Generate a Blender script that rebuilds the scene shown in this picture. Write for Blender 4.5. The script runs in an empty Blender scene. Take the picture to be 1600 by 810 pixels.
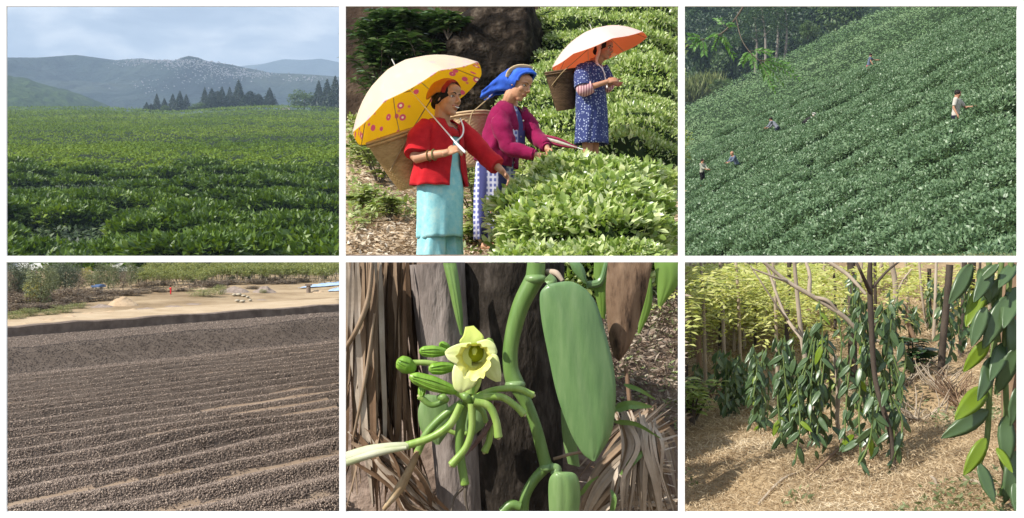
import bpy, bmesh, math, random
import numpy as np
from mathutils import Vector, Matrix, noise as mnoise

scene = bpy.context.scene
COL = scene.collection
rng = np.random.default_rng(11)
random.seed(5)

# ------------------------------------------------------------------ camera, sky, sun, exposure
F = 1716.0                                  # focal length in pixels of the 1600 px wide photograph
def P(px, py, Y):
    return Vector(((px - 800.0) / F * Y, Y, (405.0 - py) / F * Y))

cam_d = bpy.data.cameras.new("camera")
cam = bpy.data.objects.new("camera", cam_d)
COL.objects.link(cam)
cam.location = (0, 0, 0)
cam.rotation_euler = (math.radians(90), 0, 0)
cam_d.sensor_width = 36.0
cam_d.lens = 36.0 * F / 1600.0
cam_d.clip_start = 0.05
cam_d.clip_end = 20000.0
scene.camera = cam

TO_SUN = Vector((-0.65, -0.37, 0.665)).normalized()
SUN_EL = math.asin(TO_SUN.z)
SUN_ROT = math.atan2(TO_SUN.x, TO_SUN.y)
sun_d = bpy.data.lights.new("sun", 'SUN')
sun_d.energy = 4.8
sun_d.angle = math.radians(0.5)
sun_d.color = (1.0, 0.95, 0.87)
sun = bpy.data.objects.new("sun", sun_d)
COL.objects.link(sun)
sun.rotation_euler = TO_SUN.to_track_quat('Z', 'Y').to_euler()

world = bpy.data.worlds.new("World")
scene.world = world
world.use_nodes = True
wt = world.node_tree
wt.nodes.clear()
w_out = wt.nodes.new("ShaderNodeOutputWorld")
w_bg = wt.nodes.new("ShaderNodeBackground")
w_bg.inputs["Strength"].default_value = 0.12
w_sky = wt.nodes.new("ShaderNodeTexSky")
w_sky.sky_type = 'NISHITA'
w_sky.sun_disc = False
w_sky.sun_elevation = SUN_EL
w_sky.sun_rotation = SUN_ROT
w_sky.altitude = 1500
w_tc = wt.nodes.new("ShaderNodeTexCoord")
w_map = wt.nodes.new("ShaderNodeMapping")
w_map.inputs["Scale"].default_value = (1, 1, 2.6)
w_map.inputs["Location"].default_value = (0.35, 0.1, 0.62)
w_n = wt.nodes.new("ShaderNodeTexNoise")
w_n.inputs["Scale"].default_value = 9.0
w_n.inputs["Detail"].default_value = 7
w_n.inputs["Roughness"].default_value = 0.56
w_n.inputs["Distortion"].default_value = 0.35
w_r = wt.nodes.new("ShaderNodeValToRGB")
w_r.color_ramp.elements[0].position = 0.38
w_r.color_ramp.elements[0].color = (2.2, 2.5, 3.0, 1)
w_r.color_ramp.elements[1].position = 0.62
w_r.color_ramp.elements[1].color = (5.4, 5.45, 5.5, 1)
_e = w_r.color_ramp.elements.new(0.5)
_e.color = (3.2, 3.5, 3.95, 1)
w_mix = wt.nodes.new("ShaderNodeMixRGB")
w_mix.inputs[0].default_value = 0.92        # a mostly clouded sky with thin blue between
wt.links.new(w_tc.outputs["Generated"], w_map.inputs["Vector"])
wt.links.new(w_map.outputs[0], w_n.inputs["Vector"])
wt.links.new(w_n.outputs[0], w_r.inputs[0])
wt.links.new(w_sky.outputs[0], w_mix.inputs[1])
wt.links.new(w_r.outputs[0], w_mix.inputs[2])
wt.links.new(w_mix.outputs[0], w_bg.inputs["Color"])
wt.links.new(w_bg.outputs[0], w_out.inputs["Surface"])

scene.view_settings.view_transform = 'Standard'
scene.view_settings.look = 'None'
scene.view_settings.exposure = 0.95
scene.view_settings.gamma = 1.0
scene.render.engine = 'CYCLES'
scene.cycles.volume_bounces = 0
scene.cycles.max_bounces = 6
scene.cycles.transparent_max_bounces = 8

# ------------------------------------------------------------------ helpers
def tag(o, label=None, cat=None, group=None, kind=None):
    if label: o['label'] = label
    if cat: o['category'] = cat
    if group: o['group'] = group
    if kind: o['kind'] = kind
    return o

def empty(name, loc=(0, 0, 0), label=None, cat=None, group=None):
    o = bpy.data.objects.new(name, None)
    o.empty_display_size = 0.1
    COL.objects.link(o)
    o.location = loc
    return tag(o, label, cat, group)

class MB:
    """collects vertices and faces; obj() links them as ONE mesh object"""
    def __init__(self):
        self.v = []; self.f = []; self.m = []; self.s = []; self.n = 0
    def add(self, v, f, mi=0, smooth=True):
        v = np.asarray(v, dtype=np.float64).reshape(-1, 3)
        if len(v) == 0: return self
        if isinstance(f, np.ndarray):
            groups = [f]
        else:
            d = {}
            for x in f: d.setdefault(len(x), []).append(x)
            groups = [np.array(x, dtype=np.int64) for x in d.values()]
        for g in groups:
            self.f.append(g.astype(np.int64) + self.n)
            self.m.append(np.full(len(g), mi, np.int32))
            self.s.append(np.full(len(g), smooth, bool))
        self.v.append(v); self.n += len(v)
        return self
    def merge(self, other, mi=None):
        for v in other.v: self.v.append(v)
        for f, m, s in zip(other.f, other.m, other.s):
            self.f.append(f + self.n); self.m.append(m if mi is None else np.full(len(f), mi, np.int32)); self.s.append(s)
        self.n += other.n
        return self
    def mesh(self, name, mats):
        me = bpy.data.meshes.new(name)
        V = np.concatenate(self.v)
        loops = np.concatenate([f.ravel() for f in self.f])
        tot = np.concatenate([np.full(len(f), f.shape[1], np.int64) for f in self.f])
        start = np.concatenate([[0], np.cumsum(tot)[:-1]])
        me.vertices.add(len(V)); me.vertices.foreach_set("co", V.astype(np.float32).ravel())
        me.loops.add(len(loops)); me.loops.foreach_set("vertex_index", loops.astype(np.int32))
        me.polygons.add(len(tot))
        me.polygons.foreach_set("loop_start", start.astype(np.int32))
        for mt in (mats if isinstance(mats, (list, tuple)) else [mats]): me.materials.append(mt)
        me.polygons.foreach_set("material_index", np.concatenate(self.m))
        me.polygons.foreach_set("use_smooth", np.concatenate(self.s))
        me.update(calc_edges=True)
        me.validate()
        return me
    def obj(self, name, mats, parent=None, kind=None, label=None, cat=None, group=None, local=False):
        o = bpy.data.objects.new(name, self.mesh(name, mats))
        COL.objects.link(o)
        if parent is not None:
            o.parent = parent
            if not local: parent_inv(o, parent)
        return tag(o, label, cat, group, kind)

def parent_inv(o, parent):
    o.matrix_parent_inverse = Matrix.LocRotScale(parent.location, parent.rotation_euler, parent.scale).inverted() if parent.parent is None else Matrix.Identity(4)

def link_copy(src, parent=None, name=None):
    c = src.copy(); COL.objects.link(c)
    if parent is not None: c.parent = parent
    return c

def unit(a):
    a = np.asarray(a, float)
    return a / np.maximum(np.linalg.norm(a, axis=-1, keepdims=True), 1e-9)

def spline(pts, n):
    """Catmull-Rom through pts (k,d) -> (n,d)"""
    p = np.asarray([tuple(q) for q in pts], float)
    if len(p) == 2:
        t = np.linspace(0, 1, n)[:, None]
        return p[0] * (1 - t) + p[1] * t
    q = np.vstack([2 * p[0] - p[1], p, 2 * p[-1] - p[-2]])
    ts = np.linspace(0, len(p) - 1 - 1e-9, n)
    i = ts.astype(int); t = (ts - i)[:, None]
    a, b, c, d = q[i], q[i + 1], q[i + 2], q[i + 3]
    return 0.5 * ((2 * b) + (-a + c) * t + (2 * a - 5 * b + 4 * c - d) * t * t + (-a + 3 * b - 3 * c + d) * t ** 3)

def tube(mb, pts, radii, sides=8, mi=0, n=None, caps=True, flat=1.0, flat_dir=None, smooth=True):
    """tapered tube along a smooth path; flat < 1 squashes it across flat_dir"""
    pts = np.asarray([tuple(q) for q in pts], float)
    radii = np.asarray(radii if np.ndim(radii) else [radii] * len(pts), float)
    n = n or max(2, (len(pts) - 1) * 4 + 1)
    if len(pts) > 2 or n > 2:
        k = np.linspace(0, len(pts) - 1, n)
        r = np.interp(k, np.arange(len(pts)), radii)
        c = spline(pts, n)
    else:
        c, r = pts, radii
    tg = unit(np.gradient(c, axis=0))
    ref = np.array([0, 0, 1.0]) if flat_dir is None else np.asarray(flat_dir, float)
    if flat_dir is None and abs(tg[0] @ ref) > 0.9: ref = np.array([1.0, 0, 0])
    a = []
    cur = ref
    for t in tg:
        cur = cur - t * (t @ cur)
        if np.linalg.norm(cur) < 1e-6: cur = np.cross(t, [0.3, 0.5, 0.8])
        cur = cur / np.linalg.norm(cur)
        a.append(cur.copy())
    a = np.array(a); b = np.cross(tg, a)
    ang = np.linspace(0, 2 * np.pi, sides, endpoint=False)
    ring = (np.cos(ang)[None, :, None] * a[:, None, :] * flat + np.sin(ang)[None, :, None] * b[:, None, :]) * r[:, None, None] + c[:, None, :]
    m = len(c)
    idx = np.arange(m * sides).reshape(m, sides)
    f = np.stack([idx[:-1], np.roll(idx[:-1], -1, 1), np.roll(idx[1:], -1, 1), idx[1:]], -1).reshape(-1, 4)
    mb.add(ring.reshape(-1, 3), f, mi, smooth)
    if caps:
        for row, cc, fl in ((0, c[0], True), (m - 1, c[-1], False)):
            fa = np.array([(sides, (j + 1) % sides, j) if fl else (sides, j, (j + 1) % sides) for j in range(sides)])
            mb.add(np.vstack([ring[row], cc[None]]), fa, mi, smooth)
    return mb

def loft(mb, rings, mi=0, closed=True, caps=True, smooth=True):
    R = np.asarray(rings, float); m, s, _ = R.shape
    idx = np.arange(m * s).reshape(m, s)
    if closed:
        f = np.stack([idx[:-1], np.roll(idx[:-1], -1, 1), np.roll(idx[1:], -1, 1), idx[1:]], -1).reshape(-1, 4)
    else:
        f = np.stack([idx[:-1, :-1], idx[:-1, 1:], idx[1:, 1:], idx[1:, :-1]], -1).reshape(-1, 4)
    mb.add(R.reshape(-1, 3), f, mi, smooth)
    if caps and closed:
        for row, fl in ((0, True), (m - 1, False)):
            fa = np.array([(s, (j + 1) % s, j) if fl else (s, j, (j + 1) % s) for j in range(s)])
            mb.add(np.vstack([R[row], R[row].mean(0)[None]]), fa, mi, smooth)
    return mb

def ellipsoid(mb, c, r, mi=0, nu=14, nv=9, rot=None, jitter=0.0):
    th = np.linspace(0, np.pi, nv)[:, None]; ph = np.linspace(0, 2 * np.pi, nu, endpoint=False)[None, :]
    v = np.stack([np.sin(th) * np.cos(ph), np.sin(th) * np.sin(ph), np.cos(th) * np.ones_like(ph)], -1) * np.asarray(r, float)
    if jitter: v = v * (1 + rng.uniform(-jitter, jitter, v.shape[:2])[..., None])
    v[0] = v[0].mean(0); v[-1] = v[-1].mean(0)
    if rot is not None: v = v @ np.asarray(rot).T
    v = v + np.asarray(tuple(c), float)
    idx = np.arange(nv * nu).reshape(nv, nu)
    f = np.stack([idx[:-1], idx[1:], np.roll(idx[1:], -1, 1), np.roll(idx[:-1], -1, 1)], -1).reshape(-1, 4)
    mb.add(v.reshape(-1, 3), f, mi)
    return mb

def box(mb, c, s, mi=0, rotz=0.0):
    x, y, z = [q / 2 for q in s]
    v = np.array([(-x, -y, -z), (x, -y, -z), (x, y, -z), (-x, y, -z), (-x, -y, z), (x, -y, z), (x, y, z), (-x, y, z)])
    if rotz:
        cs, sn = math.cos(rotz), math.sin(rotz)
        v = v @ np.array([[cs, -sn, 0], [sn, cs, 0], [0, 0, 1]]).T
    f = np.array([(0, 3, 2, 1), (4, 5, 6, 7), (0, 1, 5, 4), (1, 2, 6, 5), (2, 3, 7, 6), (3, 0, 4, 7)])
    return mb.add(v + np.asarray(tuple(c), float), f, mi, False)

# leaf outlines: (t along, s across, h lift) and faces
LEAF2 = (np.array([(0, 0, 0), (.5, .5, .05), (1, 0, -.06), (.5, -.5, .05)]), np.array([(0, 1, 2, 3)]))
LEAF4 = (np.array([(0, 0, 0), (.42, .5, .07), (1, 0, -.12), (.42, -.5, .07), (.5, 0, 0)]),
         np.array([(0, 1, 4), (0, 4, 3), (4, 1, 2), (4, 2, 3)]))
LEAF8 = (np.array([(0, 0, 0), (.2, .36, .05), (.2, 0, .01), (.2, -.36, .05), (.55, .48, .05), (.55, 0, 0), (.55, -.48, .05),
                   (.82, .27, -.05), (.82, 0, -.08), (.82, -.27, -.05), (1, 0, -.16)]),
         np.array([(0, 1, 2, 2), (0, 2, 3, 3), (1, 4, 5, 2), (2, 5, 6, 3), (4, 7, 8, 5), (5, 8, 9, 6), (7, 10, 8, 8), (8, 10, 9, 9)]))
_f8 = [(0, 1, 2), (0, 2, 3), (1, 4, 5, 2), (2, 5, 6, 3), (4, 7, 8, 5), (5, 8, 9, 6), (7, 10, 8), (8, 10, 9)]

def leaves(mb, base, d, nrm, L, W, tpl=LEAF4, mi=0):
    base = np.asarray(base, float); d = unit(d); N = len(base)
    if N == 0: return mb
    nrm = np.asarray(nrm, float)
    side = unit(np.cross(d, nrm)); nn = np.cross(side, d)
    L = np.broadcast_to(L, (N,)).astype(float); W = np.broadcast_to(W, (N,)).astype(float)
    t, faces = tpl
    v = base[:, None] + d[:, None] * (t[None, :, 0:1] * L[:, None, None]) + side[:, None] * (t[None, :, 1:2] * W[:, None, None]) + nn[:, None] * (t[None, :, 2:3] * L[:, None, None])
    k = len(t)
    if tpl is LEAF8:
        off = np.arange(N)[:, None, None] * k
        tri = np.array([x for x in _f8 if len(x) == 3]); qd = np.array([x for x in _f8 if len(x) == 4])
        n0 = mb.n
        mb.add(v.reshape(-1, 3), (tri[None] + off).reshape(-1, 3), mi)
        mb.f.append((qd[None] + off).reshape(-1, 4) + n0); mb.m.append(np.full(N * len(qd), mi, np.int32)); mb.s.append(np.full(N * len(qd), True))
    else:
        mb.add(v.reshape(-1, 3), (faces[None] + np.arange(N)[:, None, None] * k).reshape(-1, faces.shape[1]), mi)
    return mb

def rand_unit(n):
    return unit(rng.normal(size=(n, 3)))

def vnoise(x, y, s=1.0, seed=0.0, oct=3):
    """smooth value noise, vectorised"""
    x = np.asarray(x, float) * s + seed * 17.3; y = np.asarray(y, float) * s + seed * 9.1
    out = 0; amp = 1.0; tot = 0
    for o in range(oct):
        xi = np.floor(x); yi = np.floor(y); fx = x - xi; fy = y - yi
        fx = fx * fx * (3 - 2 * fx); fy = fy * fy * (3 - 2 * fy)
        h = lambda a, b: np.modf(np.abs(np.sin(a * 127.1 + b * 311.7 + 3.3 * o) * 43758.5453))[0]
        n = (h(xi, yi) * (1 - fx) + h(xi + 1, yi) * fx) * (1 - fy) + (h(xi, yi + 1) * (1 - fx) + h(xi + 1, yi + 1) * fx) * fy
        out = out + n * amp; tot += amp; amp *= .5; x = x * 2.03; y = y * 2.03
    return out / tot * 2 - 1

def cells(x, y, size, jit=.35):
    """distance to the nearest point of a jittered grid (in cells), and that cell's random number"""
    x = np.asarray(x, float) / size; y = np.asarray(y, float) / size
    xi = np.floor(x); yi = np.floor(y)
    best = np.full(np.shape(x), 9.0); rid = np.zeros(np.shape(x))
    for a in (-1, 0, 1):
        for b in (-1, 0, 1):
            cx = xi + a; cy = yi + b
            h1 = np.modf(np.abs(np.sin(cx * 127.1 + cy * 311.7) * 43758.5453))[0]
            h2 = np.modf(np.abs(np.sin(cx * 269.5 + cy * 183.3) * 43758.5453))[0]
            dd = np.hypot(cx + .5 + (h1 - .5) * 2 * jit - x, cy + .5 + (h2 - .5) * 2 * jit - y)
            m = dd < best
            best = np.where(m, dd, best); rid = np.where(m, h1, rid)
    return best, rid

def sheet(mb, fn, U, V, mi=0):
    """grid over parameter arrays U, V; fn(u,v) -> (x,y,z)"""
    u, v = np.meshgrid(U, V)
    x, y, z = fn(u, v)
    pts = np.stack([x, y, z], -1)
    m, n = u.shape
    idx = np.arange(m * n).reshape(m, n)
    f = np.stack([idx[:-1, :-1], idx[:-1, 1:], idx[1:, 1:], idx[1:, :-1]], -1).reshape(-1, 4)
    return mb.add(pts.reshape(-1, 3), f, mi)

# ------------------------------------------------------------------ materials
def new_mat(name):
    m = bpy.data.materials.new(name); m.use_nodes = True
    nt = m.node_tree; nt.nodes.clear()
    out = nt.nodes.new("ShaderNodeOutputMaterial")
    b = nt.nodes.new("ShaderNodeBsdfPrincipled")
    nt.links.new(b.outputs[0], out.inputs["Surface"])
    return m, nt, b, out

def ramp(nt, cols):
    r = nt.nodes.new("ShaderNodeValToRGB")
    el = r.color_ramp.elements
    n = len(cols)
    ps = [c[1] if isinstance(c[0], (tuple, list)) else i / max(1, n - 1) for i, c in enumerate(cols)]
    cs = [c[0] if isinstance(c[0], (tuple, list)) else c for c in cols]
    el[0].position = ps[0]; el[0].color = (*cs[0], 1)
    el[1].position = ps[-1]; el[1].color = (*cs[-1], 1)
    for p_, c_ in zip(ps[1:-1], cs[1:-1]):
        e = el.new(p_); e.color = (*c_, 1)
    return r

def surf(name, cols, scale=4.0, rough=.8, bump=0.0, bscale=30.0, detail=6, stretch=(1, 1, 1), spec=.1, bdist=.02, sheen=0.0):
    """noise-coloured matt surface"""
    m, nt, b, out = new_mat(name)
    tc = nt.nodes.new("ShaderNodeTexCoord"); mp = nt.nodes.new("ShaderNodeMapping")
    mp.inputs["Scale"].default_value = stretch
    nt.links.new(tc.outputs["Object"], mp.inputs[0])
    n = nt.nodes.new("ShaderNodeTexNoise"); n.inputs["Scale"].default_value = scale; n.inputs["Detail"].default_value = detail; n.inputs["Roughness"].default_value = .62
    nt.links.new(mp.outputs[0], n.inputs["Vector"])
    cc = [(c, .3 + .4 * i / max(1, len(cols) - 1)) if not isinstance(c[0], (tuple, list)) else c for i, c in enumerate(cols)]
    r = ramp(nt, cc if len(cc) > 1 else [cc[0], (cc[0][0], .9)])
    nt.links.new(n.outputs[0], r.inputs[0]); nt.links.new(r.outputs[0], b.inputs["Base Color"])
    b.inputs["Roughness"].default_value = rough
    b.inputs["Specular IOR Level"].default_value = spec
    if sheen: b.inputs["Sheen Weight"].default_value = sheen
    if bump:
        n2 = nt.nodes.new("ShaderNodeTexNoise"); n2.inputs["Scale"].default_value = bscale; n2.inputs["Detail"].default_value = 5
        nt.links.new(mp.outputs[0], n2.inputs["Vector"])
        bp = nt.nodes.new("ShaderNodeBump"); bp.inputs["Strength"].default_value = bump; bp.inputs["Distance"].default_value = bdist
        nt.links.new(n2.outputs[0], bp.inputs["Height"]); nt.links.new(bp.outputs[0], b.inputs["Normal"])
    return m

def leafmat(name, cols, rough=.45, transl=.3, tcol=None, spec=.5, scale=None):
    """each leaf (mesh island) takes its own tint; light passes through the blade"""
    m, nt, b, out = new_mat(name)
    g = nt.nodes.new("ShaderNodeNewGeometry")
    r = ramp(nt, cols)
    fac = g.outputs["Random Per Island"]
    if scale:
        tc = nt.nodes.new("ShaderNodeTexCoord")
        n = nt.nodes.new("ShaderNodeTexNoise"); n.inputs["Scale"].default_value = scale; n.inputs["Detail"].default_value = 3
        nt.links.new(tc.outputs["Object"], n.inputs["Vector"])
        mx = nt.nodes.new("ShaderNodeMath"); mx.operation = 'MULTIPLY_ADD'; mx.inputs[1].default_value = 1.5; mx.inputs[2].default_value = -.5
        nt.links.new(n.outputs[0], mx.inputs[0])
        ad = nt.nodes.new("ShaderNodeMath"); ad.operation = 'ADD'; ad.use_clamp = True
        sc = nt.nodes.new("ShaderNodeMath"); sc.operation = 'MULTIPLY'; sc.inputs[1].default_value = .55
        nt.links.new(fac, sc.inputs[0]); nt.links.new(sc.outputs[0], ad.inputs[0]); nt.links.new(mx.outputs[0], ad.inputs[1])
        fac = ad.outputs[0]
    nt.links.new(fac, r.inputs[0])
    nt.links.new(r.outputs[0], b.inputs["Base Color"])
    b.inputs["Roughness"].default_value = rough
    b.inputs["Specular IOR Level"].default_value = spec
    if transl:
        t = nt.nodes.new("ShaderNodeBsdfTranslucent")
        hs = nt.nodes.new("ShaderNodeHueSaturation"); hs.inputs["Saturation"].default_value = 1.15; hs.inputs["Value"].default_value = 1.6; hs.inputs["Hue"].default_value = .485
        nt.links.new(r.outputs[0], hs.inputs["Color"]); nt.links.new(hs.outputs[0], t.inputs["Color"])
        mx = nt.nodes.new("ShaderNodeMixShader"); mx.inputs[0].default_value = transl
        nt.links.new(b.outputs[0], mx.inputs[1]); nt.links.new(t.outputs[0], mx.inputs[2]); nt.links.new(mx.outputs[0], out.inputs["Surface"])
    return m

M_white = surf("white_paint", [(.88, .88, .88), (.9, .9, .9)], scale=3, rough=.6)
M_bark = surf("bark", [(.07, .055, .04), (.18, .15, .12)], scale=6, rough=.9, bump=.6, bscale=18, stretch=(1, 1, .3))
M_twig = surf("bush_twigs", [(.012, .022, .007), (.022, .038, .012)], scale=5, rough=.95)

# ------------------------------------------------------------------ the ground under everything and the white wall with its six openings
mb = MB()
sheet(mb, lambda u, v: (u, v, u * 0 - 3.2), np.linspace(-3600, 3600, 13), np.linspace(-300, 4350, 14))
mb.obj("ground", surf("earth", [(.13, .10, .07), (.2, .16, .11)], scale=.2, rough=.95), kind="structure")

def white_wall():
    mb = MB()
    xs = [-70, 10, 530, 540, 1060, 1070, 1590, 1670]
    ys = [-70, 10, 400, 410, 800, 880]
    solid = lambda i, j: 0 <= i < 7 and 0 <= j < 5 and not (i in (1, 3, 5) and j in (1, 3))
    Yf, Yb = 3.0, 3.006
    X = lambda i: (xs[i] - 800) / F * Yf
    Z = lambda j: (405 - ys[j]) / F * Yf
    def quad(a, b, c, d): mb.add([a, b, c, d], np.array([(0, 1, 2, 3)]), 0, False)
    for i in range(7):
        for j in range(5):
            if not solid(i, j): continue
            x0, x1, z0, z1 = X(i), X(i + 1), Z(j + 1), Z(j)
            quad((x0, Yf, z0), (x1, Yf, z0), (x1, Yf, z1), (x0, Yf, z1))
            quad((x1, Yb, z0), (x0, Yb, z0), (x0, Yb, z1), (x1, Yb, z1))
            if not solid(i - 1, j): quad((x0, Yf, z0), (x0, Yf, z1), (x0, Yb, z1), (x0, Yb, z0))
            if not solid(i + 1, j): quad((x1, Yf, z1), (x1, Yf, z0), (x1, Yb, z0), (x1, Yb, z1))
            if not solid(i, j - 1): quad((x0, Yf, z1), (x1, Yf, z1), (x1, Yb, z1), (x0, Yb, z1))
            if not solid(i, j + 1): quad((x1, Yf, z0), (x0, Yf, z0), (x0, Yb, z0), (x1, Yb, z0))
    for s in (-1, 1):                                     # the wall's two legs stand on the ground
        x = X(0) + .07 if s < 0 else X(7) - .07
        box(mb, (x, 3.003, (Z(5) - 3.2) / 2 - .001), (.12, .02, Z(5) + 3.2 - .002))
    mb.obj("white_wall", M_white, kind="structure")
white_wall()
# ================================================================== FIRST OPENING: level tea field, conifers, mountain with a hill town
M_tea1 = leafmat("tea_leaf", [((.025, .056, .007), 0), ((.068, .128, .013), .45), ((.15, .235, .026), .8), ((.28, .355, .06), 1)], rough=.48, transl=.22, scale=.09)
M_tea_far = leafmat("tea_leaf_distant", [((.055, .105, .012), 0), ((.115, .185, .02), .5), ((.20, .27, .04), 1)], rough=.75, spec=.15, transl=.22, scale=.03)

def bush_mb(R, H, n, L, W, tpl, seed, top=.62, tilt=.9):
    """one clipped tea bush: flattened dome of separate leaves over a dark twig core"""
    r_ = np.random.default_rng(seed)
    mb = MB()
    a = r_.uniform(0, 2 * np.pi, n)
    lob = 1 + .13 * np.sin(3 * a + seed) + .08 * np.sin(5 * a + 2 * seed)
    istop = r_.random(n) < top
    rr = np.sqrt(r_.random(n)) * .97
    h = np.where(istop, 1 - .30 * rr ** 4 - .12 * r_.random(n), r_.uniform(.1, .85, n))
    rad = np.where(istop, rr, .92 - .12 * r_.random(n) + .06 * h)
    x = R * lob * rad * np.cos(a); y = R * lob * rad * np.sin(a)
    z = H * (h + .10 * vnoise(x / R + seed, y / R, 2.2, seed))
    out = np.stack([np.cos(a) * rad, np.sin(a) * rad, np.where(istop, .75, .25)], -1)
    d = unit(out + r_.normal(size=(n, 3)) * .62 + np.array([0, 0, .25 * tilt]))
    nr = unit(np.stack([np.cos(a) * rad * .5, np.sin(a) * rad * .5, np.ones(n)], -1) + r_.normal(size=(n, 3)) * .45)
    s = r_.uniform(.65, 1.25, n)
    leaves(mb, np.stack([x, y, z], -1), d, nr, L * s, W * s, tpl, 0)
    # twig core
    k = 12; ang = np.linspace(0, 2 * np.pi, k, endpoint=False)
    lb = (1 + .13 * np.sin(3 * ang + seed) + .08 * np.sin(5 * ang + 2 * seed)) * R
    rings = [[(q * l * math.cos(t), q * l * math.sin(t), zz) for t, l in zip(ang, lb)] for q, zz in ((.5, -.3 * H), (.76, .05 * H), (.82, .5 * H), (.72, .78 * H), (.35, .84 * H))]
    loft(mb, rings, 1)
    return mb

K1S, K1H = .1512, 6.8
def z1(X, Y):
    X = np.asarray(X, float); Y = np.asarray(Y, float)
    z = -K1H + K1S * Y
    z = z + .55 * vnoise(X, Y, 1 / 26., 2) * np.clip((Y - 40) / 50, 0.25, 1) * 1.1 + Y * .0022 * vnoise(X, Y, 1 / 120., 5, 2)
    u = X / np.maximum(Y, 1)
    z = z - Y * (.0028 * np.exp(-((u + .31) / .035) ** 2) - .001 * np.exp(-((u + .22) / .03) ** 2)) * np.clip((Y - 150) / 300, 0, 1)
    return np.where(Y > 514, z - (Y - 514) * .16, z)

def panel_one():
    # terrain sheet with a closed front bank
    mb = MB()
    Ys = np.concatenate([[43.9, 44.0], np.geomspace(45, 560, 70)])
    def fn(u, y):
        x = u * y
        z = z1(x, y) - 1.6
        z = np.where(y < 43.95, -3.1, z)
        return x, np.where(y < 43.95, 44.0, y), z
    sheet(mb, fn, np.linspace(-.56, -.12, 60), Ys)
    mb.obj("tea_field_ground", surf("field_soil", [(.010, .018, .005), (.022, .034, .009)], scale=.5, rough=.95), kind="structure")
    # individual bushes, nearest first
    near = [bush_mb(2.3, 2.2, 2600, .46, .20, LEAF4, s).mesh("tea_bush", [M_tea1, M_twig]) for s in (1, 2, 3, 4)]
    mid = [bush_mb(2.3, 1.7, 1700, .42, .19, LEAF4, s).mesh("tea_bush", [M_tea1, M_twig]) for s in (5, 6, 7, 8)]
    pts = []
    Y = 44.2; row = 0
    while Y < 112:
        x = -.50 * Y + (row % 2) * 1.7
        while x < -.135 * Y:
            px = x + random.uniform(-.8, .8); py = Y + random.uniform(-.8, .8)
            pts.append((px, py)); x += 4.3 + .6 * math.sin(row * 1.7)
        Y += 3.7 + (1.2 if row % 3 == 2 else 0); row += 1
    pts = pts[:300]
    for k, (x, y) in enumerate(pts):
        if x / y < -.52 or x / y > -.12: continue
        me = (near if y < 62 else mid)[k % 4]
        if y > 52 and (random.random() < .03 or float(vnoise(x * 1.0, y * .55, .16, 21, 2)) < -.33): continue
        o = bpy.data.objects.new("tea_bush", me); COL.objects.link(o)
        s = random.uniform(.86, 1.12)
        o.location = (x, y, float(z1(x, y)) - 1.4 + random.uniform(-.9, .25) - .15)
        o.rotation_euler = (0, 0, random.uniform(0, 6.28)); o.scale = (s, s, random.uniform(.88, 1.1))
        tag(o, "clipped leafy tea bush in the level field below the hazy mountain", "tea bush", "tea bushes of the level field")
    # the rest of the field, past what one could pick apart
    N = 150000
    u = rng.uniform(-.50, -.125, N); v = rng.uniform(.084, .1395, N)
    v = np.where(rng.random(N) < .35, rng.uniform(.118, .1395, N), v)
    y = K1H / np.maximum(K1S - v, 1e-4)
    ok = (y > 104) & (y < 516); u, y = u[ok], y[ok]
    x = u * y
    c, rid = cells(x, y * .92, 3.6, .33)
    gap = np.clip((c - .42) / .12, 0, 1)
    path = (np.abs(np.modf(y / 31 + .35 * vnoise(x, y, .015, 3))[0] - .5) < .035)
    keep = (rng.random(len(x)) > gap * .7) & ~(path & (rng.random(len(x)) < .85))
    x, y, c, rid = x[keep], y[keep], c[keep], rid[keep]
    z = z1(x, y) - .7 + .75 * (1 - (c / .62) ** 3) * (.8 + .4 * rid) + rng.uniform(-.15, .15, len(x))
    L = np.clip(2.7 * y / F, .34, 1.1) * rng.uniform(.7, 1.3, len(x))
    d = unit(np.stack([rng.normal(size=len(x)), rng.normal(size=len(x)), rng.uniform(.0, 1.0, len(x))], -1))
    nr = unit(np.array([0, -.35, 1.0]) + rng.normal(size=(len(x), 3)) * .35)
    mb = MB(); leaves(mb, np.stack([x, y, z], -1), d, nr, L, L * .5, LEAF2)
    o = mb.obj("tea_canopy", M_tea_far, kind="stuff")
    tag(o, "far rows of clipped tea running up to the conifers", "tea canopy")

    N = 42000
    y = 44.0 + 66 * rng.random(N) ** 1.3; x = rng.uniform(-.51, -.125, N) * y
    L = rng.uniform(.22, .5, N)
    mb = MB(); leaves(mb, np.stack([x, y, z1(x, y) - rng.uniform(.75, 1.5, N)], -1), np.stack([rng.normal(size=N), rng.normal(size=N), rng.uniform(-.1, .9, N)], -1), np.array([0, -.4, 1.0]) + rng.normal(size=(N, 3)) * .5, L, L * .42, LEAF4)
    tag(mb.obj("low_tea_shoots", leafmat("gap_shade_tea_leaf", [((.012, .026, .006), 0), ((.028, .055, .01), .6), ((.06, .10, .018), 1)], rough=.6, transl=.1), kind="stuff"), "low leafy shoots filling the gaps between the near tea bushes", "tea shoots")  # leaf colour darkened so the gaps between bushes read as deep shade

    # mountain
    ridge_px = [(-400, 120), (-120, 104), (10, 92), (60, 92), (100, 89), (120, 88), (150, 92), (180, 96), (220, 93), (250, 96), (272, 97), (283, 92), (295, 89), (312, 92), (322, 97), (360, 103), (400, 111), (425, 116), (470, 117), (530, 121), (600, 128), (760, 150), (1000, 165), (1300, 180)]
    rx = np.array([(p[0] - 800) / F for p in ridge_px]); rz = np.array([(405 - p[1]) / F for p in ridge_px])
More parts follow.
